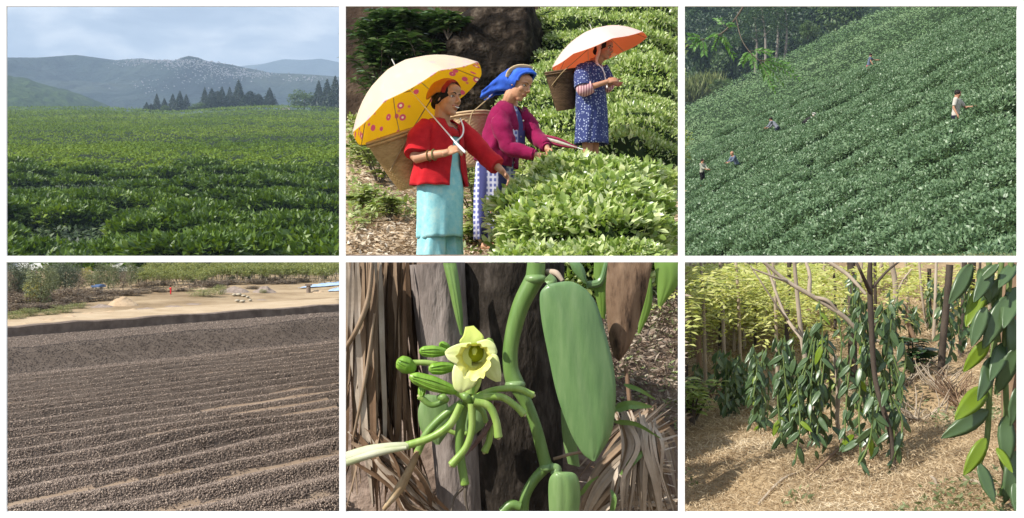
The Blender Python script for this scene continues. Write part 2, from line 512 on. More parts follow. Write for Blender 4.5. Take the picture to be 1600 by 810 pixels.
    def mtn(u, w):
        Y = 1500 + 1700 * w
        top = np.interp(u, rx, rz) * 3000
        base = .128 * 1500
        prof = w ** .85
        X = u * Y
        sp = vnoise(X + Y * .35, Y * .5, 1 / 330., 3, 4); sp2 = 1 - np.abs(vnoise(X - .3 * Y, Y * .35, 1 / 260., 8, 4)) * 2
        z = base + (top - base) * np.clip(prof, 0, 1) + (sp * 75 + sp2 * 95) * np.sin(np.pi * np.clip(w, 0, 1)) ** .8
        z = np.where(w > .88, top - (w - .88) * 900 + vnoise(X, Y, 1 / 25., 1) * 6, z)
        z = z + 110 * (1 - np.abs(vnoise(X + .55 * Y, Y * .3, 1 / 420., 12, 3)) * 2.2) * np.sin(np.pi * np.clip(w, 0, 1))
        z = np.minimum(z, top * Y / 3000 + vnoise(X, Y * 0, 1 / 40., 4) * 5)
        return X, Y, z
    mb = MB(); sheet(mb, mtn, np.linspace(-.62, -.02, 200), np.linspace(0, 1.0, 70))
    M_m = surf("mountain_forest", [((.003, .008, .008), .32), ((.010, .020, .016), .46), ((.03, .042, .034), .57), ((.075, .085, .06), .74)], scale=.0045, rough=.95, detail=12, bump=1.0, bscale=.02, bdist=40)
    mb.obj("mountain", M_m, kind="structure")
    # far pale mountain on the right
    fr = [(-300, 150), (200, 120), (330, 104), (400, 98), (440, 91), (470, 93), (500, 90), (530, 96), (640, 100), (900, 125), (1300, 150)]
    fx = np.array([(p[0] - 800) / F for p in fr]); fz = np.array([(405 - p[1]) / F for p in fr])
    mb = MB()
    def fm(u, w):
        Y = 3450 + 700 * w; X = u * Y
        return X, Y, np.interp(u, fx, fz) * Y * np.clip(w * 1.15, 0, 1) ** .5 * .985 + 14 * vnoise(X, Y, 1 / 170., 6, 4)
    sheet(mb, fm, np.linspace(-.5, .0, 90), np.linspace(0, 1, 24))
    mb.obj("far_mountain", M_m, kind="structure")
    # the town: specks of houses on the upper slope
    mb = MB()
    cl = [(300, 103, 60, 9, 330), (250, 98, 50, 3.5, 150), (395, 118, 42, 5, 190), (350, 112, 50, 8, 110), (240, 135, 60, 14, 45), (200, 102, 30, 5, 40), (330, 125, 70, 10, 80), (480, 125, 35, 5, 60), (230, 96, 40, 3, 60)]
    for cx, cy, sx, sy, n in cl:
        for _ in range(n):
            px, py = random.gauss(cx, sx * .5), random.gauss(cy, sy * .5)
            if px < 0 or px > 540: continue
            uu = np.array((px - 800) / F); vv = (405 - py) / F
            ws = np.linspace(.05, .93, 500)
            Xs, Ys_, Zs = mtn(np.full(500, uu), ws)
            k = np.argmax(Zs / Ys_ >= vv)
            if Zs[k] / Ys_[k] < vv: continue
            s = random.uniform(.5, 1.25)
            box(mb, (Xs[k], Ys_[k] - 2, Zs[k] + 1.2), (s * 1.5, s * 1.4, s * 1.2), 0 if random.random() < .72 else 1, random.uniform(0, 1.5))
    o = mb.obj("hill_town", [surf("pale_house_walls", [(.20, .20, .21), (.36, .36, .36)], scale=.1), surf("house_roofs", [(.3, .33, .4), (.42, .36, .36)], scale=.1)], kind="stuff")
    tag(o, "scattered white houses of a town along the mountain ridge", "town")
    # dark green hill on the left
    hp = [(-300, 70), (-100, 96), (10, 118), (45, 124), (75, 134), (105, 141), (140, 153), (165, 163), (187, 175), (230, 190), (400, 215)]
    hx = np.array([(p[0] - 800) / F for p in hp]); hz = np.array([(405 - p[1]) / F for p in hp])
    mb = MB()
    def hl(u, w):
        Y = 640 + 500 * w; X = u * Y
        top = np.interp(u, hx, hz)
        z = (top - .05 * (1 - w) ** 1.2) * Y + (vnoise(X, Y, 1 / 9., 3, 3) * 3.0 + vnoise(X, Y, 1 / 60., 7) * 5) * np.where(w > .9, .5, 1)
        z = np.minimum(z, top * Y + 2.0 * vnoise(X, Y * 0, .15, 2))
        return X, Y, z
    sheet(mb, hl, np.linspace(-.62, -.33, 200), np.linspace(0, 1.02, 100))
    mb.obj("wooded_hill", surf("wooded_slope", [((.014, .03, .01), .3), ((.03, .055, .015), .5), ((.06, .09, .025), .7)], scale=.09, rough=.95, bump=.8, bscale=.25, bdist=3), kind="structure")

# conifers and other trees -----------------------------------------------------------------
M_con = leafmat("conifer_needles", [((.008, .02, .007), 0), ((.016, .038, .012), .6), ((.03, .06, .018), 1)], rough=.6, transl=.12)
M_broad = leafmat("broad_leaves", [((.04, .08, .012), 0), ((.08, .14, .02), .6), ((.14, .2, .04), 1)], rough=.5, transl=.25)

def conifer_template(seed, tiers=17, n=2600, rounded=.0):
    r_ = np.random.default_rng(seed)
    t = MB(); tube(t, [(0, 0, -.06), (0, 0, .5), (0, 0, .97)], [.035, .022, .004], 7)
    c = MB()
    h = r_.random(n) ** 1.25
    tier = np.round(h * tiers) / tiers
    h = .05 + .95 * (.72 * tier + .28 * h)
    env = np.clip((1 - h), .0, 1) ** (.85 - .35 * rounded) * (.95 + .1 * rounded)
    a = r_.uniform(0, 2 * np.pi, n)
    env = env * (1 + .22 * np.sin(a * 5 + tier * 40) + .14 * r_.normal(size=n)) * (.75 + .25 * np.minimum(h / .12, 1))
    rr = np.sqrt(r_.uniform(.12, 1, n)) * np.maximum(env, .015) * .5
    p = np.stack([rr * np.cos(a), rr * np.sin(a), h - .12 * rr], -1)
    d = np.stack([np.cos(a), np.sin(a), -.25 + .3 * r_.normal(size=n)], -1) + r_.normal(size=(n, 3)) * .25
    L = .085 * r_.uniform(.6, 1.3, n) * (.5 + env)
    leaves(c, p, d, np.array([0, 0, 1.0]) + r_.normal(size=(n, 3)) * .4, L, L * .55, LEAF4)
    return t, c

def crown_template(seed, n=1800, lobes=9, leaf=.07, spread=.42, base=.32, airy=.0, trunk_r=.03, limbs=5, tall=False):
    """broad tree of height 1: trunk with limbs, crown of leaf clumps"""
    r_ = np.random.default_rng(seed)
    t = MB(); lean = r_.normal(size=2) * .03
    tube(t, [(0, 0, -.05), (lean[0], lean[1], .35), (lean[0] * 1.5, lean[1] * 1.4, .75)], [trunk_r, trunk_r * .75, trunk_r * .3], 7)
    c = MB(); cs = []
    for k in range(lobes):
        a = k * 2.4 + r_.uniform(-.4, .4); hh = base + (1 - base) * (k + .5) / lobes * .9
        q = spread * (1 - .55 * abs((hh - base) / (1 - base) - .4) * 1.3) * r_.uniform(.45, .85)
        cs.append((q * math.cos(a), q * math.sin(a), hh, r_.uniform(.13, .2) * (spread / .42) ** .5))
        if k < limbs:
            tube(t, [(lean[0], lean[1], base * .8 + .04 * k), (q * .5 * math.cos(a), q * .5 * math.sin(a), (base + hh) * .5), (q * math.cos(a), q * math.sin(a), hh)], [trunk_r * .55, trunk_r * .35, trunk_r * .12], 5)
    m = n // lobes
    for (x, y, z, r) in cs:
        q = rand_unit(m) if False else unit(r_.normal(size=(m, 3)))
        rad = r * (1 - .55 * r_.random(m) ** (2 - airy)) * (1 + .25 * np.sin(q[:, 0] * 7 + z * 20))
        p = np.array([x, y, z]) + q * rad[:, None] * np.array([1.1, 1.1, .85])
        d = q + r_.normal(size=(m, 3)) * .6 + np.array([0, 0, -.15])
        L = leaf * r_.uniform(.6, 1.3, m)
        leaves(c, p, d, q * .6 + np.array([0, 0, .7]) + r_.normal(size=(m, 3)) * .4, L, L * .5, LEAF4)
    return t, c

TPL = {}
def tpl_mesh(key, maker, mats):
    if key not in TPL:
        t, c = maker()
        TPL[key] = (t.mesh("trunk", mats[0]), c.mesh("crown", mats[1]))
    return TPL[key]

def plant_tree(name, loc, w, h, meshes, label, cat="tree", group=None, rot=None, parts=("trunk", "crown")):
    e = empty(name, loc, label, cat, group)
    e.scale = (w, w, h); e.rotation_euler = (0, 0, random.uniform(0, 6.28) if rot is None else rot)
    for nm, me in zip(parts, meshes):
        c = bpy.data.objects.new(nm, me); COL.objects.link(c); c.parent = e
    return e

def panel_one_trees():
    cons = [(229, 160, 173, 5), (245, 147, 174, 6), (257, 154, 174, 6), (270, 147.5, 174, 7), (281, 143, 174, 8), (291, 148, 173, 7),
            (320, 137, 171, 7), (331, 139, 171, 10), (347, 136, 169, 8), (359, 137, 169, 8), (373, 126, 169, 11), (391, 143, 167, 11), (404, 147, 166, 8), (421.5, 138, 167, 9.5),
            (236, 162, 174, 5), (340, 143, 170, 9), (384, 150, 168, 9)]
    lab = {245: "narrow dark conifer, second of the small clump on the far crest", 373: "tallest dark conifer of the middle clump on the far crest",
           421.5: "pointed dark conifer standing at the end of the middle clump", 391: "short round-topped dark conifer beside the tallest one of the middle clump",
           281: "tallest dark conifer of the left clump on the far crest", 320: "dark conifer at the open side of the middle clump facing the left clump"}
    for k, (px, ty, by, hw) in enumerate(cons):
        ms = tpl_mesh("con%d" % (k % 3), lambda: conifer_template(20 + k % 3), (M_bark, M_con)) if px not in (391, 404, 384, 340) else tpl_mesh("conr", lambda: conifer_template(31, rounded=.9), (M_bark, M_con))
        Y = 526 + (k * 7 % 24)
        g = P(px, by, Y)
        h = (by - ty) / F * Y * 1.02
        grp = "dark conifers in the left clump on the crest" if px < 300 else "dark conifers in the middle clump on the crest"
        l = lab.get(px) or ("dark conifer in the small left clump at the field's far crest" if px < 300 else "dark conifer among the middle clump at the field's far crest")
        plant_tree("conifer_tree", g, 2 * hw / F * Y * 1.3, h, ms, l, "conifer", grp)
    for px, ty, by, hw, l in ((498, 126, 170, 11, "dark conifer beside the round bright green tree"), (511, 124, 170, 12, "dark conifer between two others at the field's edge"), (524, 119, 170, 14, "tallest dark conifer of the group by the round green tree")):
        Y = 500 - (px - 498) * .5
        plant_tree("conifer_tree", P(px, by, Y), 2 * hw / F * Y * 1.1, (by - ty) / F * Y, tpl_mesh("con1", None, None), l, "conifer", "conifers beside the round green tree")
    m2 = tpl_mesh("broad1", lambda: crown_template(41, n=2600, lobes=14, leaf=.075, spread=.5, base=.2), (M_bark, M_broad))
    plant_tree("round_tree", P(475, 172, 505), 44 / F * 505 * 1.05, 26 / F * 505 * 1.05, m2, "low round bright green tree at the field's far edge", "tree")
    for px, by, hw, hh in ((310, 173, 9, 10), (258, 175, 6, 8), (300, 174, 6, 6), (435, 170, 5, 4), (216, 176, 7, 4)):
        plant_tree("shrub", P(px, by, 522), 2.2 * hw / F * 522, hh / F * 522 * 1.2, m2, "small yellow-green shrub on the crest among the conifers", "shrub", "small shrubs on the crest")
    mb = MB()
    box(mb, P(446, 171.5, 498), (15 / F * 498, 2.2, 4.2 / F * 498)); box(mb, P(441, 169.6, 498.1), (6 / F * 498, 1.8, 3 / F * 498)); box(mb, P(450.5, 169.8, 498.05), (3.4 / F * 498, 1.5, 2.4 / F * 498))
    tag(mb.obj("stone_block", surf("pink_grey_stone", [(.26, .21, .2), (.4, .35, .33)], scale=1.2)), "low pinkish grey stone block lying on the tea field's far edge", "stone")

panel_one()
panel_one_trees()
# ================================================================== THIRD OPENING: steep tea hillside with pickers, forest behind
M_tea3 = leafmat("hill_tea_leaf", [((.07, .135, .058), 0), ((.13, .215, .10), .5), ((.215, .305, .165), .85), ((.38, .46, .33), 1)], rough=.42, transl=.2, scale=.35)
M_tea3f = leafmat("hill_tea_leaf_distant", [((.08, .15, .06), 0), ((.14, .23, .10), .55), ((.23, .32, .165), 1)], rough=.6, spec=.3, transl=.15, scale=.12)
KA, KB, KG = .0169, .0728, -.1407
def z3(X, Y):
    X = np.asarray(X, float); Y = np.asarray(Y, float)
    z = (1 - KA * Y - KB * X) / KG
    yy = np.maximum(Y - 112, 0)
    return z - .02 * yy ** 2 + .35 * vnoise(X, Y, .07, 4, 2) * np.clip(Y / 45, .4, 1.6)

def hill_y(u, v):
    return 1.0 / np.maximum(KA + KB * u + KG * v, 1e-4)

def panel_three():
    mb = MB()
    def fn(u, y):
        x = u * y
        z = z3(x, y) - .65
        return x, y, np.maximum(z, -3.1)
    sheet(mb, fn, np.linspace(.10, .62, 110), np.geomspace(17, 150, 110))
    mb.obj("hillside", surf("hillside_soil", [(.012, .024, .008), (.025, .045, .015)], scale=.6, rough=.95), kind="structure")
    meshes = [bush_mb(1.0, .85, 1700, .10, .056, LEAF4, s, top=.7).mesh("tea_bush", [M_tea3, M_twig]) for s in (11, 12, 13, 14, 15)]
    pts = []
    y = 19.0; r = 0
    while y < 75:
        x = .155 * y + random.uniform(0, 1)
        while x < .475 * y:
            zz = float(z3(x, y))
            v = zz / y
            if -.03 < v < .245: pts.append((x + random.uniform(-.15, .15), y + random.uniform(-.22, .22) + .25 * math.sin(x * .5 + r)))
            x += 1.25 + random.uniform(-.18, .18)
            if random.random() < .05: x += .55
        y += 1.34 + (.4 if r % 5 == 3 else 0); r += 1
    pts = pts[:300]
    ymax = pts[-1][1]
    for k, (x, y) in enumerate(pts):
        o = bpy.data.objects.new("hill_tea_bush", meshes[random.randrange(5)]); COL.objects.link(o)
        s = random.uniform(.85, 1.15)
        o.location = (x, y, float(z3(x, y)) - .62 + random.uniform(-.12, .08))
        o.rotation_mode = 'QUATERNION'
        o.rotation_quaternion = Vector((0, 0, 1)).rotation_difference(Vector((-.55, -.05, 1)).normalized()) @ Matrix.Rotation(random.uniform(0, 6.28), 3, 'Z').to_quaternion()
        o.scale = (s, s, random.uniform(.9, 1.15))
        tag(o, "low tea bush in a slanting row on the steep hillside", "tea bush", "tea bushes on the steep hillside")
    N = 330000
    u = rng.uniform(.14, .475, N); v = rng.uniform(-.01, .24, N)
    y = hill_y(u, v); ok = (y > ymax - 1.0) & (y < 120); u, y = u[ok], y[ok]
    x = u * y
    row = y / 1.42 + .3 * vnoise(x, y, .12, 3)
    c, rid = cells(x, row * 1.42, 1.42, .3)
    q = np.abs(np.modf(row)[0] - .5)          # 0 in the row, .5 in the gap
    keep = rng.random(len(x)) > np.clip((c - .45) / .15, 0, 1) * .75
    keep &= ~((vnoise(x, y, .55, 9, 2) > .42) & (q > .3))
    x, y, c, rid = x[keep], y[keep], c[keep], rid[keep]
    z = z3(x, y) - .1 - .55 * (c / .6) ** 2 + .12 * rid + rng.uniform(-.06, .06, len(x))
    L = np.clip(3.0 * y / F, .13, .5) * rng.uniform(.7, 1.3, len(x))
    d = unit(np.stack([rng.normal(size=len(x)), rng.normal(size=len(x)), rng.uniform(-.2, .8, len(x))], -1))
    nr = unit(np.array([-.45, -.35, 1.0]) + rng.normal(size=(len(x), 3)) * .4)
    mb = MB(); leaves(mb, np.stack([x, y, z], -1), d, nr, L, L * .55, LEAF2)
    tag(mb.obj("hillside_tea", M_tea3f, kind="stuff"), "far rows of tea covering the steep hillside", "tea canopy")

M_for = [leafmat("forest_leaf_dark", [((.012, .032, .012), 0), ((.025, .055, .02), .6), ((.05, .09, .03), 1)], rough=.5, transl=.2),
         leafmat("forest_leaf_mid", [((.02, .05, .015), 0), ((.045, .09, .025), .6), ((.075, .13, .04), 1)], rough=.5, transl=.25),
         leafmat("forest_leaf_pale", [((.05, .09, .03), 0), ((.09, .15, .05), .6), ((.15, .22, .08), 1)], rough=.5, transl=.3)]
M_palebark = surf("pale_bark", [(.16, .14, .11), (.28, .25, .21)], scale=2, rough=.9, stretch=(1, 1, .3))
M_reed = leafmat("reed_blade", [((.12, .16, .05), 0), ((.2, .25, .08), .6), ((.3, .32, .14), 1)], rough=.6, transl=.3)

def panel_three_forest():
    # forested slope behind
    mb = MB()
    def fn(x, w):
        y = 235 + 90 * w
        return x * y, y, (-.02 + .30 * w) * y + 3 * vnoise(x * y, y, .08, 2)
    sheet(mb, fn, np.linspace(.11, .42, 60), np.linspace(0, 1, 30))
    mb.obj("forest_slope", surf("forest_floor", [(.008, .018, .007), (.02, .036, .012)], scale=.15, rough=.95, bump=.6, bscale=.4, bdist=1.5), kind="structure")
    bm = [tpl_mesh("for%d%d" % (a, b), lambda: crown_template(60 + a, n=2400, lobes=13, leaf=.075, spread=(.46, .38, .5)[a], base=(.18, .1, .3)[a]), (M_bark, M_for[b])) for a in range(3) for b in range(3)]
    spec = []
    for k in range(150):
        px = 1062 + random.random() * 300; d = random.random()
        py = 20 + 150 * random.random()
        sky = np.interp(px, [1070, 1140, 1200, 1250, 1300, 1345, 1370], [155, 138, 112, 88, 52, 12, 0])
        if py > sky + 26: continue
        Y = 205 + (sky + 26 - py) * .4
        spec.append((Y, px, py))
    spec.sort()
    for k, (Y, px, py) in enumerate(spec):
        h = random.uniform(8, 13); w = h * random.uniform(.65, .95)
        pos = P(px, py, Y); pos.z -= h * .35
        col = 0 if random.random() < .5 else (1 if random.random() < .7 else 2)
        plant_tree("forest_tree", pos, w, h, bm[random.randrange(3) * 3 + col],
                   ("dark green forest tree crowded behind the tea ridge", "mid green forest tree crowded behind the tea ridge", "pale green forest tree crowded behind the tea ridge")[col], "tree",
                   ("dark forest trees behind the ridge", "mid green forest trees behind the ridge", "pale forest trees behind the ridge")[col])
    # feathery bamboo clumps
    for px, py, hh, l in ((1098, 100, 95, "feathery bamboo clump at the edge of the forest"), (1278, 62, 60, "feathery bamboo clump close to the tea ridge"), (1150, 70, 60, "feathery bamboo clump between the pale trunks and the forest edge")):
        Y = 200; base = P(px, py + 45, Y); h = hh / F * Y
        e = empty("bamboo_clump", base, l, "bamboo")
        t = MB(); c = MB()
        for q in range(16):
            a = random.uniform(0, 6.28); o = h * random.uniform(.25, .6)
            pth = [(0.3 * math.cos(a), .3 * math.sin(a), 0), (o * .3 * math.cos(a), o * .3 * math.sin(a), h * .6), (o * math.cos(a), o * math.sin(a), h * random.uniform(.75, 1))]
            tube(t, pth, [.09, .06, .02], 4)
            s = spline(pth, 60)[18:]
            for rep in range(5):
                p = s + rng.normal(size=s.shape) * .35
                L = rng.uniform(.5, 1.0, len(p))
                leaves(c, p, rng.normal(size=p.shape) * .6 + np.array([math.cos(a) * .5, math.sin(a) * .5, -.8]), np.array([0, 0, 1.0]) + rng.normal(size=p.shape) * .3, L, L * .28, LEAF2)
        t.obj("culms", M_for[2], e, local=True); c.obj("foliage", M_for[1], e, local=True)
    # thin pale trunks with a sparse crown
    for px, y0, y1, Y, l in ((1196, 12, 100, 190, "tall pale-trunked tree with a sparse crown before the forest"), (1211, 5, 96, 194, "slim pale-trunked tree leaning behind the tall pale one"), (1224, 20, 92, 192, "thinnest pale trunk, nearest to the tea ridge"), (1180, 30, 100, 196, "bent pale trunk beside the feathery bamboo")):
        base = P(px, y1 + 14, Y); top = P(px + random.uniform(-6, 6), y0, Y)
        h = (top - base).z
        e = empty("pale_tree", base, l, "tree")
        t = MB(); b = np.array(base); tp = np.array(top)
        tube(t, [b, b * .5 + tp * .5 + np.array([.3, 0, 0]), tp], [.28, .2, .09], 7)
        c = MB()
        for q in range(5):
            z = random.uniform(.55, 1.0); s_ = b * (1 - z) + tp * z
            en = s_ + np.array([random.uniform(-2.5, 2.5), random.uniform(-1, 1), random.uniform(.3, 1.5)])
            tube(t, [s_, en], [.08, .03], 5, n=2)
            p = en + rng.normal(size=(170, 3)) * np.array([1.1, .9, .6])
            L = rng.uniform(.3, .6, 170)
            leaves(c, p, rng.normal(size=p.shape), np.array([0, 0, 1.0]) + rng.normal(size=p.shape) * .4, L, L * .5, LEAF2)
        t.obj("trunk", M_palebark, e); c.obj("crown", M_for[1], e)
    # reed tussocks at the forest foot
    for k, (px, py, w, h, l) in enumerate(((1084, 158, 24, 42, "pale reed tussock with plumes at the forest foot"), (1108, 152, 22, 40, "dense yellow-green reed tussock between the plumed one and the round shrub"), (1072, 158, 20, 32, "small reed tussock at the very edge of the forest"))):
        Y = 175; b = P(px, py, Y); W = w / F * Y; H = h / F * Y
        n = 700
        mb = MB()
        p = np.array(b) + np.stack([rng.normal(size=n) * W * .4, rng.normal(size=n) * W * .3, rng.uniform(-.3, .4 * H, n)], -1)
        L = H * rng.uniform(.3, .8, n)
        leaves(mb, p, np.stack([rng.normal(size=n) * .35, rng.normal(size=n) * .3, np.ones(n)], -1), rng.normal(size=(n, 3)), L, .16, LEAF4)
        tag(mb.obj("reed_tussock", M_reed), l, "reeds")
    m = tpl_mesh("for_sh", lambda: crown_template(77, n=2200, lobes=10, leaf=.09, spread=.5, base=.12), (M_bark, M_for[2]))
    for px, py, w, h, l in ((1130, 146, 42, 22, "round yellow-green shrub at the ridge beside the reeds"), (1262, 60, 30, 26, "pale round shrub showing over the ridge")):
        plant_tree("shrub", P(px, py, 170), w / F * 170, h / F * 170, m, l, "shrub")
    # drooping branch with compound leaves, close to the opening
    Y = 14.0
    e = empty("hanging_branch", P(1158, 6, Y), "drooping branch with pale green feathery leaves in front of the forest", "branch")
    t = MB(); c = MB()
    main = [P(1166, 2, Y), P(1150, 28, Y), P(1128, 52, Y), P(1098, 62, Y - .1), P(1072, 74, Y - .2)]
    tube(t, main, [.012, .011, .009, .006, .004], 6)
    tw2 = [P(1150, 28, Y), P(1158, 60, Y - .3), P(1172, 82, Y - .5), P(1188, 96, Y - .6)]
    tube(t, tw2, [.008, .006, .005, .003], 5)
    tg = [([1186, 94], [(1246, 122), (1222, 128), (1206, 134), (1238, 108), (1168, 92), (1196, 120), (1228, 102), (1212, 140)]), ([1172, 80], [(1160, 98), (1178, 104), (1204, 84)]),
          ([1126, 54], [(1116, 78), (1138, 76), (1146, 88), (1108, 58)]), ([1098, 62], [(1084, 74), (1078, 58), (1100, 84)]), ([1132, 42], [(1148, 40), (1120, 30)])]
    for (ax, ay), ends in tg:
        for ex, ey in ends:
            a = np.array(P(ax, ay, Y - .4)); b = np.array(P(ex, ey, Y - .4 + random.uniform(-.3, .3)))
            tube(t, [a, (a + b) / 2 + np.array([0, 0, .02]), b], [.003, .0025, .0015], 4)
            s = spline([a, (a + b) / 2 + np.array([0, 0, .02]), b], 11)[2:]
            ax_ = unit(b - a); sd = np.cross(ax_, [0, -1, 0.25]); sd /= np.linalg.norm(sd)
            for sg in (-1, 1):
                leaves(c, s, ax_ * .8 + sd * sg * .7 + rng.normal(size=s.shape) * .12, np.array([0, -1, .5]) + rng.normal(size=s.shape) * .3, .075, .026, LEAF4)
    t.obj("twig", M_bark, e)
    c.obj("leaves", leafmat("sprig_leaf", [((.06, .16, .03), 0), ((.11, .25, .05), .6), ((.17, .32, .08), 1)], rough=.45, transl=.4), e)

panel_three()
panel_three_forest()
# ================================================================== FOURTH OPENING: drying yard with ridges of dark berries, sandy land and trees behind
H4, SX4, SY4 = 1.25, .03, .005
def q4(X, Y): return -.766 * X + .643 * Y
def plane4(X, Y): return -H4 + SX4 * X + SY4 * Y
def ridge4(X, Y):
    """ridges and troughs raked into the berries"""
    q = q4(X, Y); s = .643 * X + .766 * Y
    qw = q + .075 * vnoise(s * .9, q * .8, 1.0, 3) + .15 * vnoise(s, q, .35, 6, 2) + .03 * vnoise(s, q, 3.0, 9, 2)
    per = .41
    ph = np.modf(qw / per + 50)[0]
    saw = np.where(ph < .26, ph / .26, 1 - (ph - .26) / .74)
    saw = saw * saw * (3 - 2 * saw)
    amp = .070 * (1 + .45 * vnoise(s, q, .8, 8, 2)) * np.clip((12.6 - q) / .8, 0, 1)
    near = saw * amp
    ph2 = np.modf(q / .22 + 50 + .1 * vnoise(s, q, .7, 5))[0]
    far = .03 * np.sin(ph2 * np.pi) * np.clip((q - 14.6) / .4, 0, 1) * np.clip((19.7 - q) / .3, 0, 1)
    w = .62 + .12 * vnoise(s, q * 0, .4, 9)
    qc = 13.55 + .25 * vnoise(s, 0 * q, .17, 4) 
    dq = q - qc
    pile = (.26 + .08 * vnoise(s, q * 0, .45, 2, 3) + .03 * vnoise(s, q, 1.6, 7, 2)) * np.exp(-np.abs(dq / np.where(dq < 0, .46, w)) ** 2.4) + .01 * vnoise(s, q, 2.5, 1) * (np.abs(q - qc) < 1)
    return near + far + pile, saw, q, s

def ground4(X, Y):
    q = q4(X, Y)
    b = np.maximum(q - 21.0, 0)
    return plane4(X, Y) + .048 * b + .06 * vnoise(X, Y, .35, 7) * np.clip(b / 3, 0, 1)

def hit4(px, py, fn=ground4):
    """the ground point seen through a pixel"""
    u = (px - 800) / F; v = (405 - py) / F
    Ys = np.linspace(4.5, 60, 3000)
    g = fn(u * Ys, Ys) / Ys
    k = int(np.argmax(g >= v))
    if g[k] < v: k = len(Ys) - 1
    return Vector((u * Ys[k], Ys[k], float(fn(u * Ys[k], Ys[k]))))

def berry_nodes():
    ng = bpy.data.node_groups.new("berries", 'GeometryNodeTree')
    ng.interface.new_socket("Geometry", in_out='INPUT', socket_type='NodeSocketGeometry')
    ng.interface.new_socket("Material", in_out='INPUT', socket_type='NodeSocketMaterial')
    ng.interface.new_socket("Geometry", in_out='OUTPUT', socket_type='NodeSocketGeometry')
    gi = ng.nodes.new("NodeGroupInput"); go = ng.nodes.new("NodeGroupOutput")
    ico = ng.nodes.new("GeometryNodeMeshIcoSphere"); ico.inputs["Subdivisions"].default_value = 1; ico.inputs["Radius"].default_value = 1.0
    sm = ng.nodes.new("GeometryNodeSetShadeSmooth"); smt = ng.nodes.new("GeometryNodeSetMaterial")
    ins = ng.nodes.new("GeometryNodeInstanceOnPoints"); na = ng.nodes.new("GeometryNodeInputNamedAttribute"); na.data_type = 'FLOAT'; na.inputs["Name"].default_value = "rad"
    rr = ng.nodes.new("FunctionNodeRandomValue"); rr.data_type = 'FLOAT_VECTOR'; rr.inputs["Max"].default_value = (6.28, 6.28, 6.28)
    L = ng.links.new
    L(gi.outputs[0], ins.inputs["Points"]); L(gi.outputs[1], smt.inputs["Material"]); L(ico.outputs["Mesh"], sm.inputs["Geometry"]); L(sm.outputs[0], smt.inputs["Geometry"]); L(smt.outputs[0], ins.inputs["Instance"])
    L(na.outputs["Attribute"], ins.inputs["Scale"]); L(rr.outputs["Value"], ins.inputs["Rotation"]); L(ins.outputs[0], go.inputs[0])
    return ng

def spread_berries(name, X, Y, Z, rad, ng, cols, label):
    me = bpy.data.meshes.new(name)
    me.vertices.add(len(X)); me.vertices.foreach_set("co", np.stack([X, Y, Z], -1).astype(np.float32).ravel())
    at = me.attributes.new("rad", 'FLOAT', 'POINT'); at.data.foreach_set("value", rad.astype(np.float32))
    o = bpy.data.objects.new(name, me); COL.objects.link(o)
    tag(o, label, "berries", None, "stuff")
    m, nt, b, out = new_mat(name)
    oi = nt.nodes.new("ShaderNodeObjectInfo")
    rp = ramp(nt, cols)
    nt.links.new(oi.outputs["Random"], rp.inputs[0]); nt.links.new(rp.outputs[0], b.inputs["Base Color"])
    b.inputs["Roughness"].default_value = .75; b.inputs["Specular IOR Level"].default_value = .25
    me.materials.append(m)
    md = o.modifiers.new("berries", 'NODES'); md.node_group = ng
    md[[i for i in ng.interface.items_tree if i.name == "Material"][0].identifier] = m

